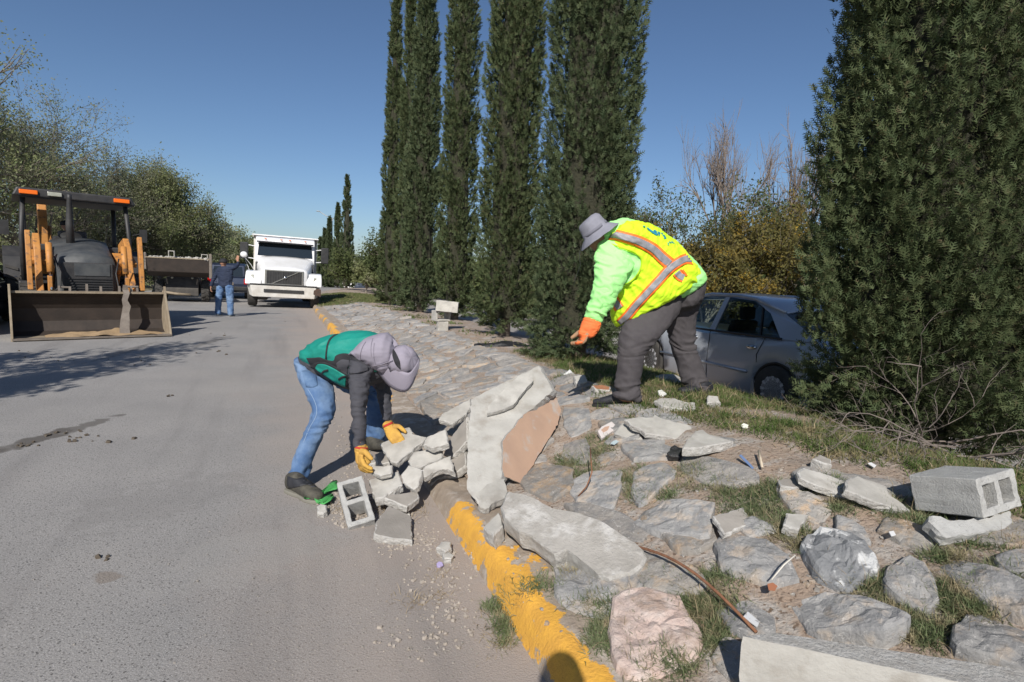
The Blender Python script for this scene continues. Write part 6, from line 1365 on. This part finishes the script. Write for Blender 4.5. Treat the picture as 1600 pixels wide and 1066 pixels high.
for x in (-.7, -.15, .15, .7): MB().ball((x, 1.80, 2.70), .035, 10, 6, (1.4, .8, .6)).build('roof_lamp', M_orlens, tk, True)
for s_ in (-1, 1):
    MB().prism([(1.85, 2.0), (2.0, 2.5), (2.7, 2.5), (2.7, 2.0)], 0, s_ * 1.035, s_ * 1.052).build('side_window', M_glass, tk)
bd = MB(); bd.add([(-1.12, 3.2, 1.25), (1.12, 3.2, 1.25), (1.12, 7.6, 1.25), (-1.12, 7.6, 1.25), (-1.14, 3.1, 2.84), (1.14, 3.1, 2.84), (1.14, 7.6, 2.84), (-1.14, 7.6, 2.84)], [(0, 3, 2, 1), (0, 1, 5, 4), (1, 2, 6, 5), (2, 3, 7, 6), (3, 0, 4, 7), (4, 5, 6, 7)]); be = bd.build('dump_bed', M_dwhite, tk)
MB().box(-1.20, 1.20, 2.5, 3.14, 2.84, 2.89).build('bed_canopy_plate', M_white, tk, False, .01); MB().box(-1.21, -1.12, 3.14, 7.6, 2.80, 2.89).build('bed_rail', M_white, be); MB().box(1.12, 1.21, 3.14, 7.6, 2.80, 2.89).build('bed_rail', M_white, be)
for k in range(8): [MB().box(s_ * 1.12 if s_ > 0 else -1.18, s_ * 1.18 if s_ > 0 else -1.12, 3.4 + k * .55, 3.5 + k * .55, 1.3, 2.8).build('bed_rib', M_dwhite, be) for s_ in (-1, 1)]
MB().box(-.45, .45, 1.0, 7.4, .55, .9).build('chassis', M_mblk, tk); MB().tube([(-1.0, 3.12, 1.0), (-1.0, 3.12, 2.9)], .07, 12).build('exhaust_stack', M_chrome, tk, True)
MB().box(-1.03, -.75, 2.0, 3.0, .5, .95).build('side_tank', M_chrome, tk, False, .05); MB().box(.75, 1.03, 2.0, 3.0, .5, .95).build('side_tank', M_chrome, tk, False, .05)

# ---- backhoe loader
bh = thing('backhoe_loader', 'orange and black backhoe loader with its wide front bucket resting on the road', 'backhoe', (-7.80, 10.50, 0), R_(42))
W_ = 1.19; bk = MB()
bk.add([(-W_, .02, .03), (W_, .02, .03), (W_, .50, .02), (-W_, .50, .02)], [(0, 1, 2, 3)])
prof = [(.50, .02), (.70, .10), (.80, .28), (.78, .52), (.66, .74), (.56, .83)]; 
back = MB(); inn = prof; out = [(y + .03, z) for y, z in prof]
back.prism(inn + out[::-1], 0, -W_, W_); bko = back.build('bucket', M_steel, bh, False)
MB().prism([(.0, .0), (.52, .0), (.52, .03), (.0, .025)], 0, -W_, W_).build('bucket_floor', M_lip, bko); MB().box(-W_ - .02, W_ + .02, -.06, .10, .02, .045).build('cutting_edge', M_worn, bko)
MB().box(-W_, W_, .54, .62, .82, .86).build('bucket_top_rail', M_lip, bko)
for s_ in (-1, 1): MB().prism([(.0, .0), (.10, .22), (.45, .78), (.50, .98), (.58, .98), (.62, .80), (.72, .74), (.84, .52), (.86, .28), (.74, .06), (.5, .0)], 0, s_ * W_, s_ * (W_ + .035)).build('bucket_side', M_lip, bko, False, .005)
# dirt left on the bucket floor, a bent strap over the rim and small lugs
dm_ = MB(); nx_ = 30
for i in range(nx_):
    for j in range(8):
        x = -.75 + 1.85 * i / (nx_ - 1); yy = .02 + .55 * j / 7; dm_.v.append((x, yy, .034 + max(0, (.05 + .09 * yy) * (.4 + noise.noise(V((x * 4, yy * 5, 3)))) * min(1, (x + .75) * 3, (1.1 - x) * 4))))
dm_.f = [(i * 8 + j, i * 8 + j + 1, i * 8 + j + 9, i * 8 + j + 8) for i in range(nx_ - 1) for j in range(7)]; dm_.mi = [0] * len(dm_.f); dm_.build('bucket_dirt', mat('dirt_ochre', (.36, .25, .14), (.30, .21, .12), 7, .95, .8, 30), bko, True)
sb = MB(); sw = [(.52, .50, 1.0, .03), (.53, .52, .90, .05), (.54, .47, .84, .05), (.50, .44, .70, .045), (.53, .42, .58, .065), (.50, .40, .45, .06), (.48, .34, .30, .075), (.46, .28, .15, .08), (.46, .24, .04, .085)]
for x, yy, z, w_ in sw: sb.v += [(x - w_, yy, z), (x + w_, yy - .01, z), (x + w_, yy + .02, z), (x - w_, yy + .03, z)]
sb.f = [(i * 4 + k, i * 4 + (k + 1) % 4, (i + 1) * 4 + (k + 1) % 4, (i + 1) * 4 + k) for i in range(8) for k in range(4)]; sb.mi = [0] * len(sb.f); sb.build('bent_strap', M_worn, bko)
for x, h_ in ((-.52, .12), (-.36, .10), (-.10, .16), (.12, .12), (.42, .13), (.62, .12), (.72, .10)): MB().prism([(.56, .84), (.68, .84), (.64, .84 + h_), (.59, .84 + h_)], 0, x, x + .035).build('bucket_lug', M_worn, bko)
MB().tube([(-.52, .62, .93), (-.32, .62, .93)], .018, 8).build('pin_rod', M_worn, bko); MB().tube([(.52, .62, .96), (.76, .62, .96)], .022, 8).build('pin_rod', M_worn, bko)
for s_ in (-1, 1):
    x0, x1 = s_ * .70, s_ * .81; lo, hi = min(x0, x1), max(x0, x1)
    ar = MB().prism([(.88, .42), (.90, .66), (1.45, 1.22), (1.65, 1.72), (2.0, 1.95), (2.7, 1.82), (2.75, 1.62), (2.05, 1.70), (1.85, 1.55), (1.62, 1.02), (.95, .40)], 0, lo, hi).build('loader_arm', M_yel, bh, False, .015)
    MB().prism([(1.02, .86), (1.10, 1.52), (1.22, 1.98), (1.34, 1.96), (1.24, 1.40), (1.16, .86)], 0, s_ * .86, s_ * .94).build('bucket_link', M_yel, bh, False, .01)
    MB().prism([(.86, .50), (.86, 1.12), (.98, 1.14), (1.0, .52)], 0, s_ * .58, s_ * .65).build('bucket_lever', M_yel, bh, False, .01)
    MB().tube([(s_ * .60, 1.15, 1.75), (s_ * .60, .96, 1.20)], .055, 12).build('cylinder', M_yel, bh, True); MB().tube([(s_ * .60, .96, 1.22), (s_ * .60, .82, .66)], .026, 10).build('piston_rod', M_chrome, bh, True)
    MB().tube([(s_ * .55, 2.1, .8), (s_ * .55, 1.5, 1.3)], .05, 10).build('lift_cylinder', M_yel, bh, True)
    MB().tube([(s_ * .52, 1.2, 1.5), (s_ * .44, 1.0, 1.2), (s_ * .46, .9, .95), (s_ * .54, .84, .86)], .014, 6).build('hose', M_blkpl, bh, True)
    wheel(bh, (s_ * .88, 2.05, .46), .46, .34, (s_, 0, 0), M_yel, 0, 22); wheel(bh, (s_ * 1.02, 4.3, .78), .78, .48, (s_, 0, 0), M_yel, 0, 22)
    MB().prism([(3.55, 1.0), (3.7, 1.45), (4.0, 1.68), (4.7, 1.68), (5.0, 1.45), (5.0, 1.38), (4.7, 1.60), (4.0, 1.60), (3.77, 1.40), (3.62, 1.0)], 0, s_ * .78, s_ * 1.28).build('rear_fender', M_mblk, bh)
    MB().prism([(1.6, 1.42), (2.2, 1.62), (2.9, 1.45), (3.0, 1.1), (2.9, 1.1), (2.75, 1.34), (2.2, 1.5), (1.65, 1.32)], 0, s_ * .52, s_ * .9).build('hood_fender', M_yel, bh, False, .02)
    MB().box(min(s_ * .80, s_ * 1.15), max(s_ * .80, s_ * 1.15), 2.9, 3.4, .42, .50).build('step', M_worn, bh); MB().box(min(s_ * .70, s_ * 1.05), max(s_ * .70, s_ * 1.05), 2.7, 3.5, .62, .95).build('side_tank', M_mblk, bh, False, .03)
    MB().tube([(s_ * .95, 3.05, .95), (s_ * .96, 2.98, 1.9), (s_ * .90, 3.02, 2.74)], .045, 10).build('cab_post', M_mblk, bh, True); MB().tube([(s_ * .88, 4.8, 1.2), (s_ * .88, 4.8, 2.74)], .05, 10).build('cab_post', M_mblk, bh, True)
    MB().tube([(s_ * 1.02, 3.0, 2.05), (s_ * 1.20, 2.9, 2.10)], .012, 6).build('mirror_arm', M_blkpl, bh); MB().box(min(s_ * 1.15, s_ * 1.30), max(s_ * 1.15, s_ * 1.30), 2.88, 2.92, 1.9, 2.2).build('mirror', M_blkpl, bh)
hd = MB(); hs = [sect(1.25, .47, .62, 1.50, .12), sect(1.7, .50, .62, 1.62, .14), sect(2.5, .52, .62, 1.80, .14), sect(2.95, .54, .62, 1.88, .12)]; n = len(hs[0])
hd.add([p for s_ in hs for p in s_], [(i * n + j, i * n + j + 1, (i + 1) * n + j + 1, (i + 1) * n + j) for i in range(3) for j in range(n - 1)] + [tuple(range(n)), tuple(range(3 * n, 4 * n))]); hd.build('hood', M_mhood, bh, True)
go = MB().box(-.42, .42, 1.20, 1.245, .66, 1.40).build('front_grille', M_mblk, bh, False, .02)
for k in range(8): MB().box(-.38, .38, 1.18, 1.20, .72 + k * .05, .735 + k * .05).build('grille_slat', M_blkpl, go)
MB().box(-.22, .36, 1.185, 1.2, 1.14, 1.38).build('grille_plate', M_mhood, go)
MB().box(-.5, .5, 1.3, 4.9, .45, .66).build('chassis', M_mblk, bh, False, .02); MB().box(-.5, .5, 1.1, 1.5, .48, .66).build('front_weight', M_mblk, bh, False, .03)
MB().prism([(-1.08, 2.72), (-1.0, 2.90), (1.0, 2.90), (1.08, 2.72)], 1, 2.80, 4.95).build('canopy', M_mblk, bh, False, .03)
MB().box(-.95, .95, 2.84, 4.9, 2.70, 2.72).build('canopy_lining', M_blkpl, bh)
for x0, x1, m_, nm in ((-.96, -.66, M_orlens, 'marker_lamp'), (.66, .96, M_orlens, 'marker_lamp'), (-.50, -.26, M_lens, 'work_lamp')): MB().box(x0, x1, 2.76, 2.81, 2.765, 2.85).build(nm, m_, bh, False, .01)
MB().tube([(-.18, 2.35, 1.7), (-.18, 2.35, 2.2), (-.17, 2.30, 2.72), (-.17, 2.28, 2.80)], [.075, .07, .045, .04], 14).build('exhaust_pipe', M_mblk, bh, True)
MB().box(-.9, .9, 2.95, 3.02, 1.0, 1.75).build('dashboard', M_mblk, bh, False, .03); MB().box(-.9, .9, 3.0, 4.9, .9, 1.0).build('cab_floor', M_mblk, bh)
st_ = MB().box(-.28, .28, 3.75, 4.3, 1.3, 1.45).build('seat', M_seat, bh, False, .05); MB().box(-.28, .28, 4.25, 4.42, 1.4, 2.1).build('backrest', M_seat, st_, False, .06)
MB().lathe([(.19, .012), (.20, 0), (.19, -.012), (.175, 0)], (-.1, 3.25, 1.95), (0, -.6, 1), 24).build('steering_wheel', M_blkpl, bh, True)
MB().prism([(5.1, .6), (5.0, 1.4), (5.05, 2.3), (5.4, 3.0), (5.55, 2.95), (5.3, 2.2), (5.3, 1.4), (5.5, .6)], 0, -.60, -.42).build('backhoe_boom', M_yel, bh, False, .02)
MB().prism([(5.4, 3.0), (5.9, 1.7), (6.0, 1.1), (5.85, 1.1), (5.7, 1.7), (5.3, 2.8)], 0, -.59, -.43).build('backhoe_dipper', M_yel, bh, False, .02); MB().tube([(-.40, 4.95, 1.3), (-.40, 5.2, 2.2)], .06, 10).build('boom_cylinder', M_yel, bh, True)
for s_ in (-1, 1): MB().prism([(4.95, .3), (4.95, 1.5), (5.15, 1.5), (5.15, .3)], 0, s_ * .7, s_ * .85).build('stabiliser_leg', M_yel, bh, False, .01)
# operator
base = bh.matrix_basis @ V((-.15, 4.0, 1.45)); op = person(tuple(base), 'operator in dark clothes and jeans sitting under the backhoe canopy'); op.rotation_euler = (0, 0, R_(42)); mb = MB()
Xv, Yv, Zv_ = V((1, 0, 0)), V((0, 1, 0)), V((0, 0, 1))
jk = [[(V((0, .05, .02)), Xv * .17, Yv * .13), (V((0, .02, .28)), Xv * .18, Yv * .13), (V((0, -.04, .48)), Xv * .18, Yv * .11), (V((0, -.05, .58)), Xv * .07, Yv * .07)]] + [[(V((s_ * .18, -.04, .48)), Xv * .065, Yv * .065), (V((s_ * .24, -.18, .25)), Xv * .055, Yv * .055), (V((s_ * .12, -.50, .38)), Xv * .04, Zv_ * .04)] for s_ in (-1, 1)]
lg = [[(V((s_ * .09, .0, .05)), Xv * .09, Zv_ * .09), (V((s_ * .12, -.42, .10)), Xv * .075, Zv_ * .075), (V((s_ * .12, -.50, -.1)), Xv * .065, Yv * .065), (V((s_ * .12, -.52, -.38)), Xv * .055, Yv * .055)] for s_ in (-1, 1)]
for ch in jk + lg: mb.loft([scl(r, .75) for r in ch], 12, 3)
head(mb, V((0, -.08, .74)), (0, 0, 1), (.2, -1, 0), .1); [hand(mb, V((s_ * .12, -.50, .38)), V((0, -1, .2)), V((0, 0, -1)), .17, 1.2) for s_ in (-1, 1)]; remesh(mb, 'body', M_skin, .015, op, 1)
mb = MB(); [mb.loft(c_, 12, 3) for c_ in jk]; remesh(mb, 'jacket', M_blk, .02, op, 1); mb = MB(); [mb.loft(c_, 12, 3) for c_ in lg]; remesh(mb, 'jeans', M_jean, .02, op, 1)
MB().lathe([(.001, .11), (.07, .10), (.108, .05), (.112, 0), (.001, 0)], V((0, -.07, .76)), (0, 0, 1), 20).build('cap', M_blk, op, True)

# ---- dark skid steer loader with a raised bucket
q = hit(281, 472); sk = thing('skid_steer_loader', 'dark compact loader with its raised bucket full of rubble', 'loader', (q.x, q.y + .2, z0(q.y) + .0), R_(27))
MB().box(-.62, .62, .35, 2.4, .28, .95).build('body', M_mblk, sk, False, .05); fr = MB().prism([(.0, .25), (.0, .55), (.35, .98), (.6, .98), (.6, .25)], 0, -.58, .58).build('front_plate', mat('dusty_dark_paint', (.05, .045, .04), (.09, .08, .07), 4, .8), sk, False, .02)
MB().box(-.62, .62, .9, 2.2, .95, 1.75).build('cab_cage', M_mblk, sk, False, .04); MB().box(-.5, .5, .86, .9, 1.0, 1.65).build('cab_window', M_glass, sk)
for s_ in (-1, 1):
    for yy in (.45, 1.75): wheel(sk, (s_ * .82, yy, .42), .42, .30, (s_, 0, 0), M_worn, 0, 16)
    MB().prism([(2.5, 1.1), (2.5, 1.5), (.5, 1.75), (-.1, 1.5), (-.2, .95), (-.05, .95), (.05, 1.35), (.6, 1.55), (2.2, 1.3)], 0, s_ * .72, s_ * .86).build('lift_arm', M_mblk, sk, False, .02)
    MB().tube([(s_ * .52, -.02, .72), (s_ * .55, -.05, .95)], .02, 8).build('hose', M_worn, sk); MB().ball((s_ * .36, .1, .98), .05, 10, 6).build('headlight', M_lens, sk, True)
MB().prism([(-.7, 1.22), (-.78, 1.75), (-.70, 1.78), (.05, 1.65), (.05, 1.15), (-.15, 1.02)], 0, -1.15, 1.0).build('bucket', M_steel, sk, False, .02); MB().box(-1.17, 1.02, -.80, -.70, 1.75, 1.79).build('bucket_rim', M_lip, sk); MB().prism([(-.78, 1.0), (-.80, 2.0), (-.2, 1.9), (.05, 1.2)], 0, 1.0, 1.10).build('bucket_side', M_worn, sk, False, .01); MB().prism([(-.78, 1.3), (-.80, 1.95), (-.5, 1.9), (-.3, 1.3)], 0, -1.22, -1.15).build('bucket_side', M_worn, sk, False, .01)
MB().tube([(-.7, -.1, .40), (-.2, -.15, .33), (.3, -.1, .30)], .05, 8).build('muddy_step', M_lip, sk, True)
Ms = sk.matrix_basis
rub = MB()
for k in range(60):
    x, yy = random.uniform(-1.1, .95), random.uniform(-.75, -.1); s_ = random.uniform(.03, .08); p = Ms @ V((x, yy, 1.76 + random.uniform(0, .05))); rot = Matrix.Rotation(random.uniform(0, 6), 3, 'Z') @ Matrix.Rotation(random.uniform(0, 1), 3, 'X')
    rub.add([p + rot @ V((a * s_, b_ * s_ * .8, c * s_ * .5)) for a, b_, c in ((-1, -1, -1), (1, -1, -1), (1, 1, -1), (-1, 1, -1), (-.7, -.6, 1), (.6, -.8, 1), (.8, .6, 1), (-.6, .7, 1))], [(0, 3, 2, 1), (4, 5, 6, 7), (0, 1, 5, 4), (1, 2, 6, 5), (2, 3, 7, 6), (3, 0, 4, 7)])
tag(rub.build('rubble_load', M_conc), 'loose rubble filling the raised bucket of the dark loader', 'rubble', kind='stuff')
rx = Ms.to_3x3() @ V((1, 0, 0)); ry = Ms.to_3x3() @ V((0, 1, 0))
hblock('hollow_block', 'light hollow block standing near the middle of the raised loader bucket', Ms @ V((-.42, -.5, 1.80)), rx, V((0, 0, 1)), -ry, .22, .26, .19, cores=1, mt=M_conc)
hblock('hollow_block', 'light hollow block at the right end of the raised loader bucket', Ms @ V((.72, -.45, 1.76)), rx, V((0, 0, 1)), -ry, .24, .22, .19, cores=1, mt=M_conc)

# ---- sedan
def sedan(label, loc, rz, paint, rim, cat='car'):
    """nose towards local +y, right side +x, z up"""
    t = thing('parked_car', label, cat, loc, rz); wd = .86
    ys = [-2.12, -2.05, -1.7, -1.25, -.6, 0, .7, 1.25, 1.75, 2.1, 2.2]
    top = [.62, .88, .99, .97, .93, .91, .90, .88, .80, .66, .5]; hw = [.70, .80, .84, .86, .87, .87, .87, .86, .82, .74, .66]; bot = [.36, .28, .22, .2, .19, .19, .19, .2, .22, .28, .34]
    wy = (-1.27, 1.24); rw = .355
    b_ = MB(); rings = []; yy = sorted(set(ys + [w_ + d_ for w_ in wy for d_ in (-.36, -.34, -.27, -.17, 0, .17, .27, .34, .36)]))
    K = 13
    for y in yy:
        h = lerp(y, list(zip(ys, top))); w_ = lerp(y, list(zip(ys, hw))); bt = lerp(y, list(zip(ys, bot))); ac = bt
        for q in wy:
            if abs(y - q) < .355: ac = max(ac, .31 + math.sqrt(max(0, .355 ** 2 - (y - q) ** 2)) * .98)
        side = [(w_ * .55, ac), (w_ * .95, ac), (w_ * .985, ac + (h - ac) * .12), (w_, ac + (h - ac) * .35), (w_ * 1.0, ac + (h - ac) * .62), (w_ * .985, ac + (h - ac) * .80), (w_ * .95, h - .035), (w_ * .86, h)]
        prof_ = [(0, ac)] + side + [(w_ * .5, h + .03), (0, h + .045)]
        full = prof_ + [(-x, z) for x, z in prof_[-2:0:-1]]
        rings.append([(x, y, z) for x, z in full])
    n = len(rings[0]); b_.add([p for r in rings for p in r], [(i * n + j, i * n + (j + 1) % n, (i + 1) * n + (j + 1) % n, (i + 1) * n + j) for i in range(len(rings) - 1) for j in range(n)] + [tuple(range(n)), tuple(range((len(rings) - 1) * n, len(rings) * n))])
    bo_ = b_.build('body', paint, t, True)
    bo_.data.set_sharp_from_angle(angle=R_(40)) if hasattr(bo_.data, 'set_sharp_from_angle') else None
    # roof and pillars
    rf = [(-1.62, .72, 1.0), (-1.15, .64, 1.28), (-.6, .60, 1.40), (0, .60, 1.435), (.35, .60, 1.41), (.62, .62, 1.33)]
    r_ = MB(); rr_ = []
    for y, w_, z in rf[1:]: rr_.append([(-w_, y, z - .045), (-w_ * .93, y, z - .01), (-w_ * .6, y, z + .02), (0, y, z + .03), (w_ * .6, y, z + .02), (w_ * .93, y, z - .01), (w_, y, z - .045)])
    m_ = 7; r_.add([p for q in rr_ for p in q], [(i * m_ + j, i * m_ + j + 1, (i + 1) * m_ + j + 1, (i + 1) * m_ + j) for i in range(len(rr_) - 1) for j in range(m_ - 1)]); ro = r_.build('roof', paint, t, True); q = ro.modifiers.new('s', 'SOLIDIFY'); q.thickness = .03
    for s_ in (-1, 1):
        def pil(nm, a, b2, w_, m_=paint, d_=.03):
            a, b2 = V(a), V(b2); u = V((0, w_ / 2, 0)); i_ = V((-s_ * d_, 0, 0)); mm = MB().add([a - u, a + u, b2 + u * .8, b2 - u * .8, a - u + i_, a + u + i_, b2 + u * .8 + i_, b2 - u * .8 + i_], [(0, 1, 2, 3), (7, 6, 5, 4), (0, 4, 5, 1), (1, 5, 6, 2), (2, 6, 7, 3), (3, 7, 4, 0)]); mm.build(nm, m_, t)
        pil('front_pillar', (s_ * .79, 1.10, .90), (s_ * .625, .45, 1.36), .09); pil('middle_pillar', (s_ * .82, -.08, .92), (s_ * .615, -.12, 1.40), .10); pil('window_divider', (s_ * .815, -.95, .94), (s_ * .66, -.80, 1.31), .022, M_blkpl)
        mm = MB().add([(s_ * .80, -1.80, .97), (s_ * .82, -1.28, .95), (s_ * .70, -.98, 1.24), (s_ * .615, -.62, 1.385), (s_ * .645, -1.15, 1.255), (s_ * .70, -1.45, 1.12)], [(0, 1, 2, 3, 4, 5)]); o_ = mm.build('rear_pillar', paint, t); q = o_.modifiers.new('s', 'SOLIDIFY'); q.thickness = .03
        rail = MB().tube([(s_ * .80, 1.12, .915), (s_ * .63, .46, 1.375), (s_ * .61, .2, 1.42), (s_ * .605, -.3, 1.43), (s_ * .61, -.65, 1.40), (s_ * .65, -1.15, 1.27)], .025, 8).build('roof_rail', paint, t, True)
        MB().add([(s_ * .79, 1.05, .91), (s_ * .80, -.05, .925), (s_ * .605, -.08, 1.40), (s_ * .615, .42, 1.36)], [(0, 1, 2, 3)]).build('front_side_window', M_pane, t)
        MB().add([(s_ * .80, -.12, .925), (s_ * .80, -1.26, .955), (s_ * .69, -.97, 1.235), (s_ * .61, -.62, 1.375), (s_ * .605, -.12, 1.40)], [(0, 1, 2, 3, 4)]).build('rear_side_window', M_pane2, t)
        MB().tube([(s_ * .815, 1.08, .915), (s_ * .825, -.05, .925), (s_ * .825, -1.3, .955)], .016, 6).build('window_seal', M_blkpl, t)
        MB().tube([(s_ * .87, .95, .47), (s_ * .876, -.85, .48)], .020, 8).build('side_moulding', paint, t, True)
        for yh in (-.88, .22): MB().ball((s_ * .865, yh, .80), .05, 10, 6, (.5, 1.9, .62)).build('door_handle', M_chrome, t, True)
        for yd, (za, zb_) in ((-.10, (.25, .92)), (.98, (.25, .90)), (-.98, (.62, .95))): MB().tube([(s_ * (.862 if yd > -.5 else .858), yd, za), (s_ * .873, yd, .5 if yd > -.5 else .72), (s_ * .855, yd + (.0 if yd > -.5 else -.1), zb_)], .005, 4).build('door_gap', M_blkpl, t)
        MB().ball((s_ * .95, .98, .97), .09, 12, 8, (.9, .6, .7)).build('wing_mirror', paint, t, True)
        MB().prism([(-1.0, .22), (-.93, .42), (-.90, .40), (-.93, .16)], 0, s_ * .70, s_ * .85).build('mud_flap', mat('mudflap_grey', (.35, .34, .33)), t)
        MB().ball((s_ * .64, -2.08, .76), .12, 12, 8, (1.1, .35, .9)).build('tail_light', M_redlens, t, True)
        for q in wy:
            arch = MB(); pts_ = [(s_ * .80, q + math.cos(a) * .345, .31 + math.sin(a) * .345) for a in [math.pi * i / 12 for i in range(13)]]; arch.tube(pts_, .03, 6).build('wheel_arch', M_blkpl, t, True)
            wheel(t, (s_ * .76, q, .31), .315, .20, (s_, 0, 0), rim, 13)
    MB().add([(-.70, .62, .93), (.70, .62, .93), (.61, .60, 1.35), (-.61, .60, 1.35)], [(0, 1, 2, 3)]) if 0 else None
    MB().add([(-.78, 1.18, .91), (.78, 1.18, .91), (.60, .52, 1.375), (-.60, .52, 1.375)], [(0, 1, 2, 3)]).build('windscreen', M_pane, t); MB().add([(-.74, -1.68, .985), (.74, -1.68, .985), (.62, -1.12, 1.27), (-.62, -1.12, 1.27)], [(0, 1, 2, 3)]).build('rear_window', M_pane2, t)
    for x in (-.37, .37):
        for yq in (.10, -.85): s1 = MB().box(x - .24, x + .24, yq - .25, yq + .25, .45, .60).build('seat', M_seat, t, False, .04); MB().prism([(yq - .22, .58), (yq - .38, 1.08), (yq - .28, 1.10), (yq - .08, .6)], 0, x - .22, x + .22).build('backrest', M_seat, s1, False, .04); MB().box(x - .12, x + .12, yq - .40, yq - .32, 1.10, 1.28).build('headrest', M_seat, s1, False, .03)
    MB().box(-.75, .75, .6, 1.1, .6, .9).build('dashboard', M_blkpl, t, False, .03)
    MB().box(-.78, .78, -1.7, 1.9, .30, .5).build('underbody', M_blkpl, t)
    return t
M_silver = mat('silver_blue_paint', (.42, .45, .50), (.39, .42, .47), 2, .3, metal=.25, coat=.7); M_navyp = mat('dark_blue_paint', (.02, .03, .06), (.03, .04, .07), 2, .3, metal=.3, coat=.6)
pw = onz(1212, 612, .31); a_ = R_(22.0); nd = V((-math.sin(a_), math.cos(a_), 0)); rt = V((math.cos(a_), math.sin(a_), 0))
cc = V((pw.x, pw.y, 0)) + nd * 1.27 + rt * .80
sedan('silver grey four door car parked on the far road behind the vest worker', (cc.x, cc.y, z0(cc.y) + .006), a_, M_silver, M_alloy)
q = P(-150, 500, 10.0); sedan('dark blue car with a red tail light cut by the left edge beside the bucket', (q.x - .55, q.y + 1.2, .004), R_(30), M_navyp, M_alloy)

# ---- dark blue SUV and a dark pickup queued behind the loader
def boxy(name, label, loc, rz, paint, cat, lamps=True, pick=False):
    t = thing(name, label, cat, loc, rz)
    MB().prism([(0, .45), (-.02, .75), (.06, 1.05), (4.3, 1.05), (4.5, .8), (4.5, .4), (.1, .32)], 0, -.90, .90).build('body', paint, t, False, .06, 3)
    g = [(.10, 1.04), (.28, 1.66), (.5, 1.74), (2.6, 1.72), (3.3, 1.05)] if not pick else [(2.0, 1.04), (2.1, 1.62), (2.3, 1.72), (3.0, 1.70), (3.6, 1.05)]
    MB().prism(g, 0, -.76, .76).build('cabin', paint, t, False, .08, 3)
    y0_ = g[0][0] - .01; MB().add([(-.66, g[0][0] + .01, 1.12), (.66, g[0][0] + .01, 1.12), (.62, g[1][0] - .035, 1.58), (-.62, g[1][0] - .035, 1.58)], [(0, 1, 2, 3)]).build('rear_window', M_glass, t)
    MB().box(-.86, .86, -.10, .04, .42, .62).build('rear_bumper', M_worn if pick else M_blkpl, t, False, .03); MB().box(-.24, .24, -.03, .0, .68, .82).build('number_plate_panel', M_worn, t)
    for s_ in (-1, 1):
        MB().box(min(s_ * .70, s_ * .88), max(s_ * .70, s_ * .88), -.05, .05, .74, 1.0).build('tail_light', M_redlens, t, False, .01)
        for yy in (.85, 3.6): wheel(t, (s_ * .80, yy, .34), .34, .22, (s_, 0, 0), M_alloy)
    return t
q = hit(340, 468); boxy('parked_suv', 'dark blue sport utility vehicle behind the signalling man', (q.x, q.y + 1.0, z0(q.y + 1)), R_(23), M_navyp, 'suv')
q = hit(374, 465); boxy('parked_pickup', 'dark pickup with a dusty tailgate left of the truck wheel', (q.x + .2, q.y + 3.5, z0(q.y + 3.5)), R_(23), mat('dark_paint', (.03, .03, .032), (.05, .045, .04), 3, .5), 'pickup', pick=True)

# ---- street lamp and a distant pole
M_galv = mat('galvanised_steel', (.42, .43, .42), (.36, .37, .36), 6, .5, metal=.2)
q = hit(518, 449); dl = (q - CAM).dot(CW); sc_ = dl / F; H_ = (449 - 343) * sc_
lp = thing('street_lamp', 'tall double armed street lamp on the bank beyond the truck', 'street lamp', tuple(q))
MB().lathe([(.42, 0), (.36, .10), (.20, .75), (.001, .75)], (0, 0, 0), (0, 0, 1), 8).build('base', M_dwhite, lp); MB().tube([(0, 0, .7), (0, 0, H_)], [.11, .07], 12).build('pole', M_galv, lp, True)
for dx in (-1, 1): MB().tube([(0, 0, H_ - .1), (dx * .9, 0, H_ + .35), (dx * 1.55, 0, H_ + .72)], .045, 8).build('arm', M_galv, lp, True); MB().ball((dx * 1.75, 0, H_ + .78), .14, 12, 8, (2.0, .8, .45)).build('lamp_head', M_galv, lp, True)
q = hit(493, 447); dl = (q - CAM).dot(CW); po = thing('utility_pole', 'thin pole with a short crossarm just right of the truck mirror', 'pole', tuple(q)); H2 = (447 - 380) * dl / F; MB().tube([(0, 0, 0), (0, 0, H2)], [.11, .08], 8).build('pole', M_galv, po, True); MB().tube([(-.5, 0, H2 - .2), (.5, 0, H2 - .2)], .05, 6).build('crossarm', M_galv, po, True)
q = hit(552, 450); wl = MB().box(-1.2, 1.2, 0, .2, 0, .55).build('low_wall', M_white, None, False, .02); wl.location = tuple(q); tag(wl, 'low white wall far off beside the distant cypresses', 'wall')
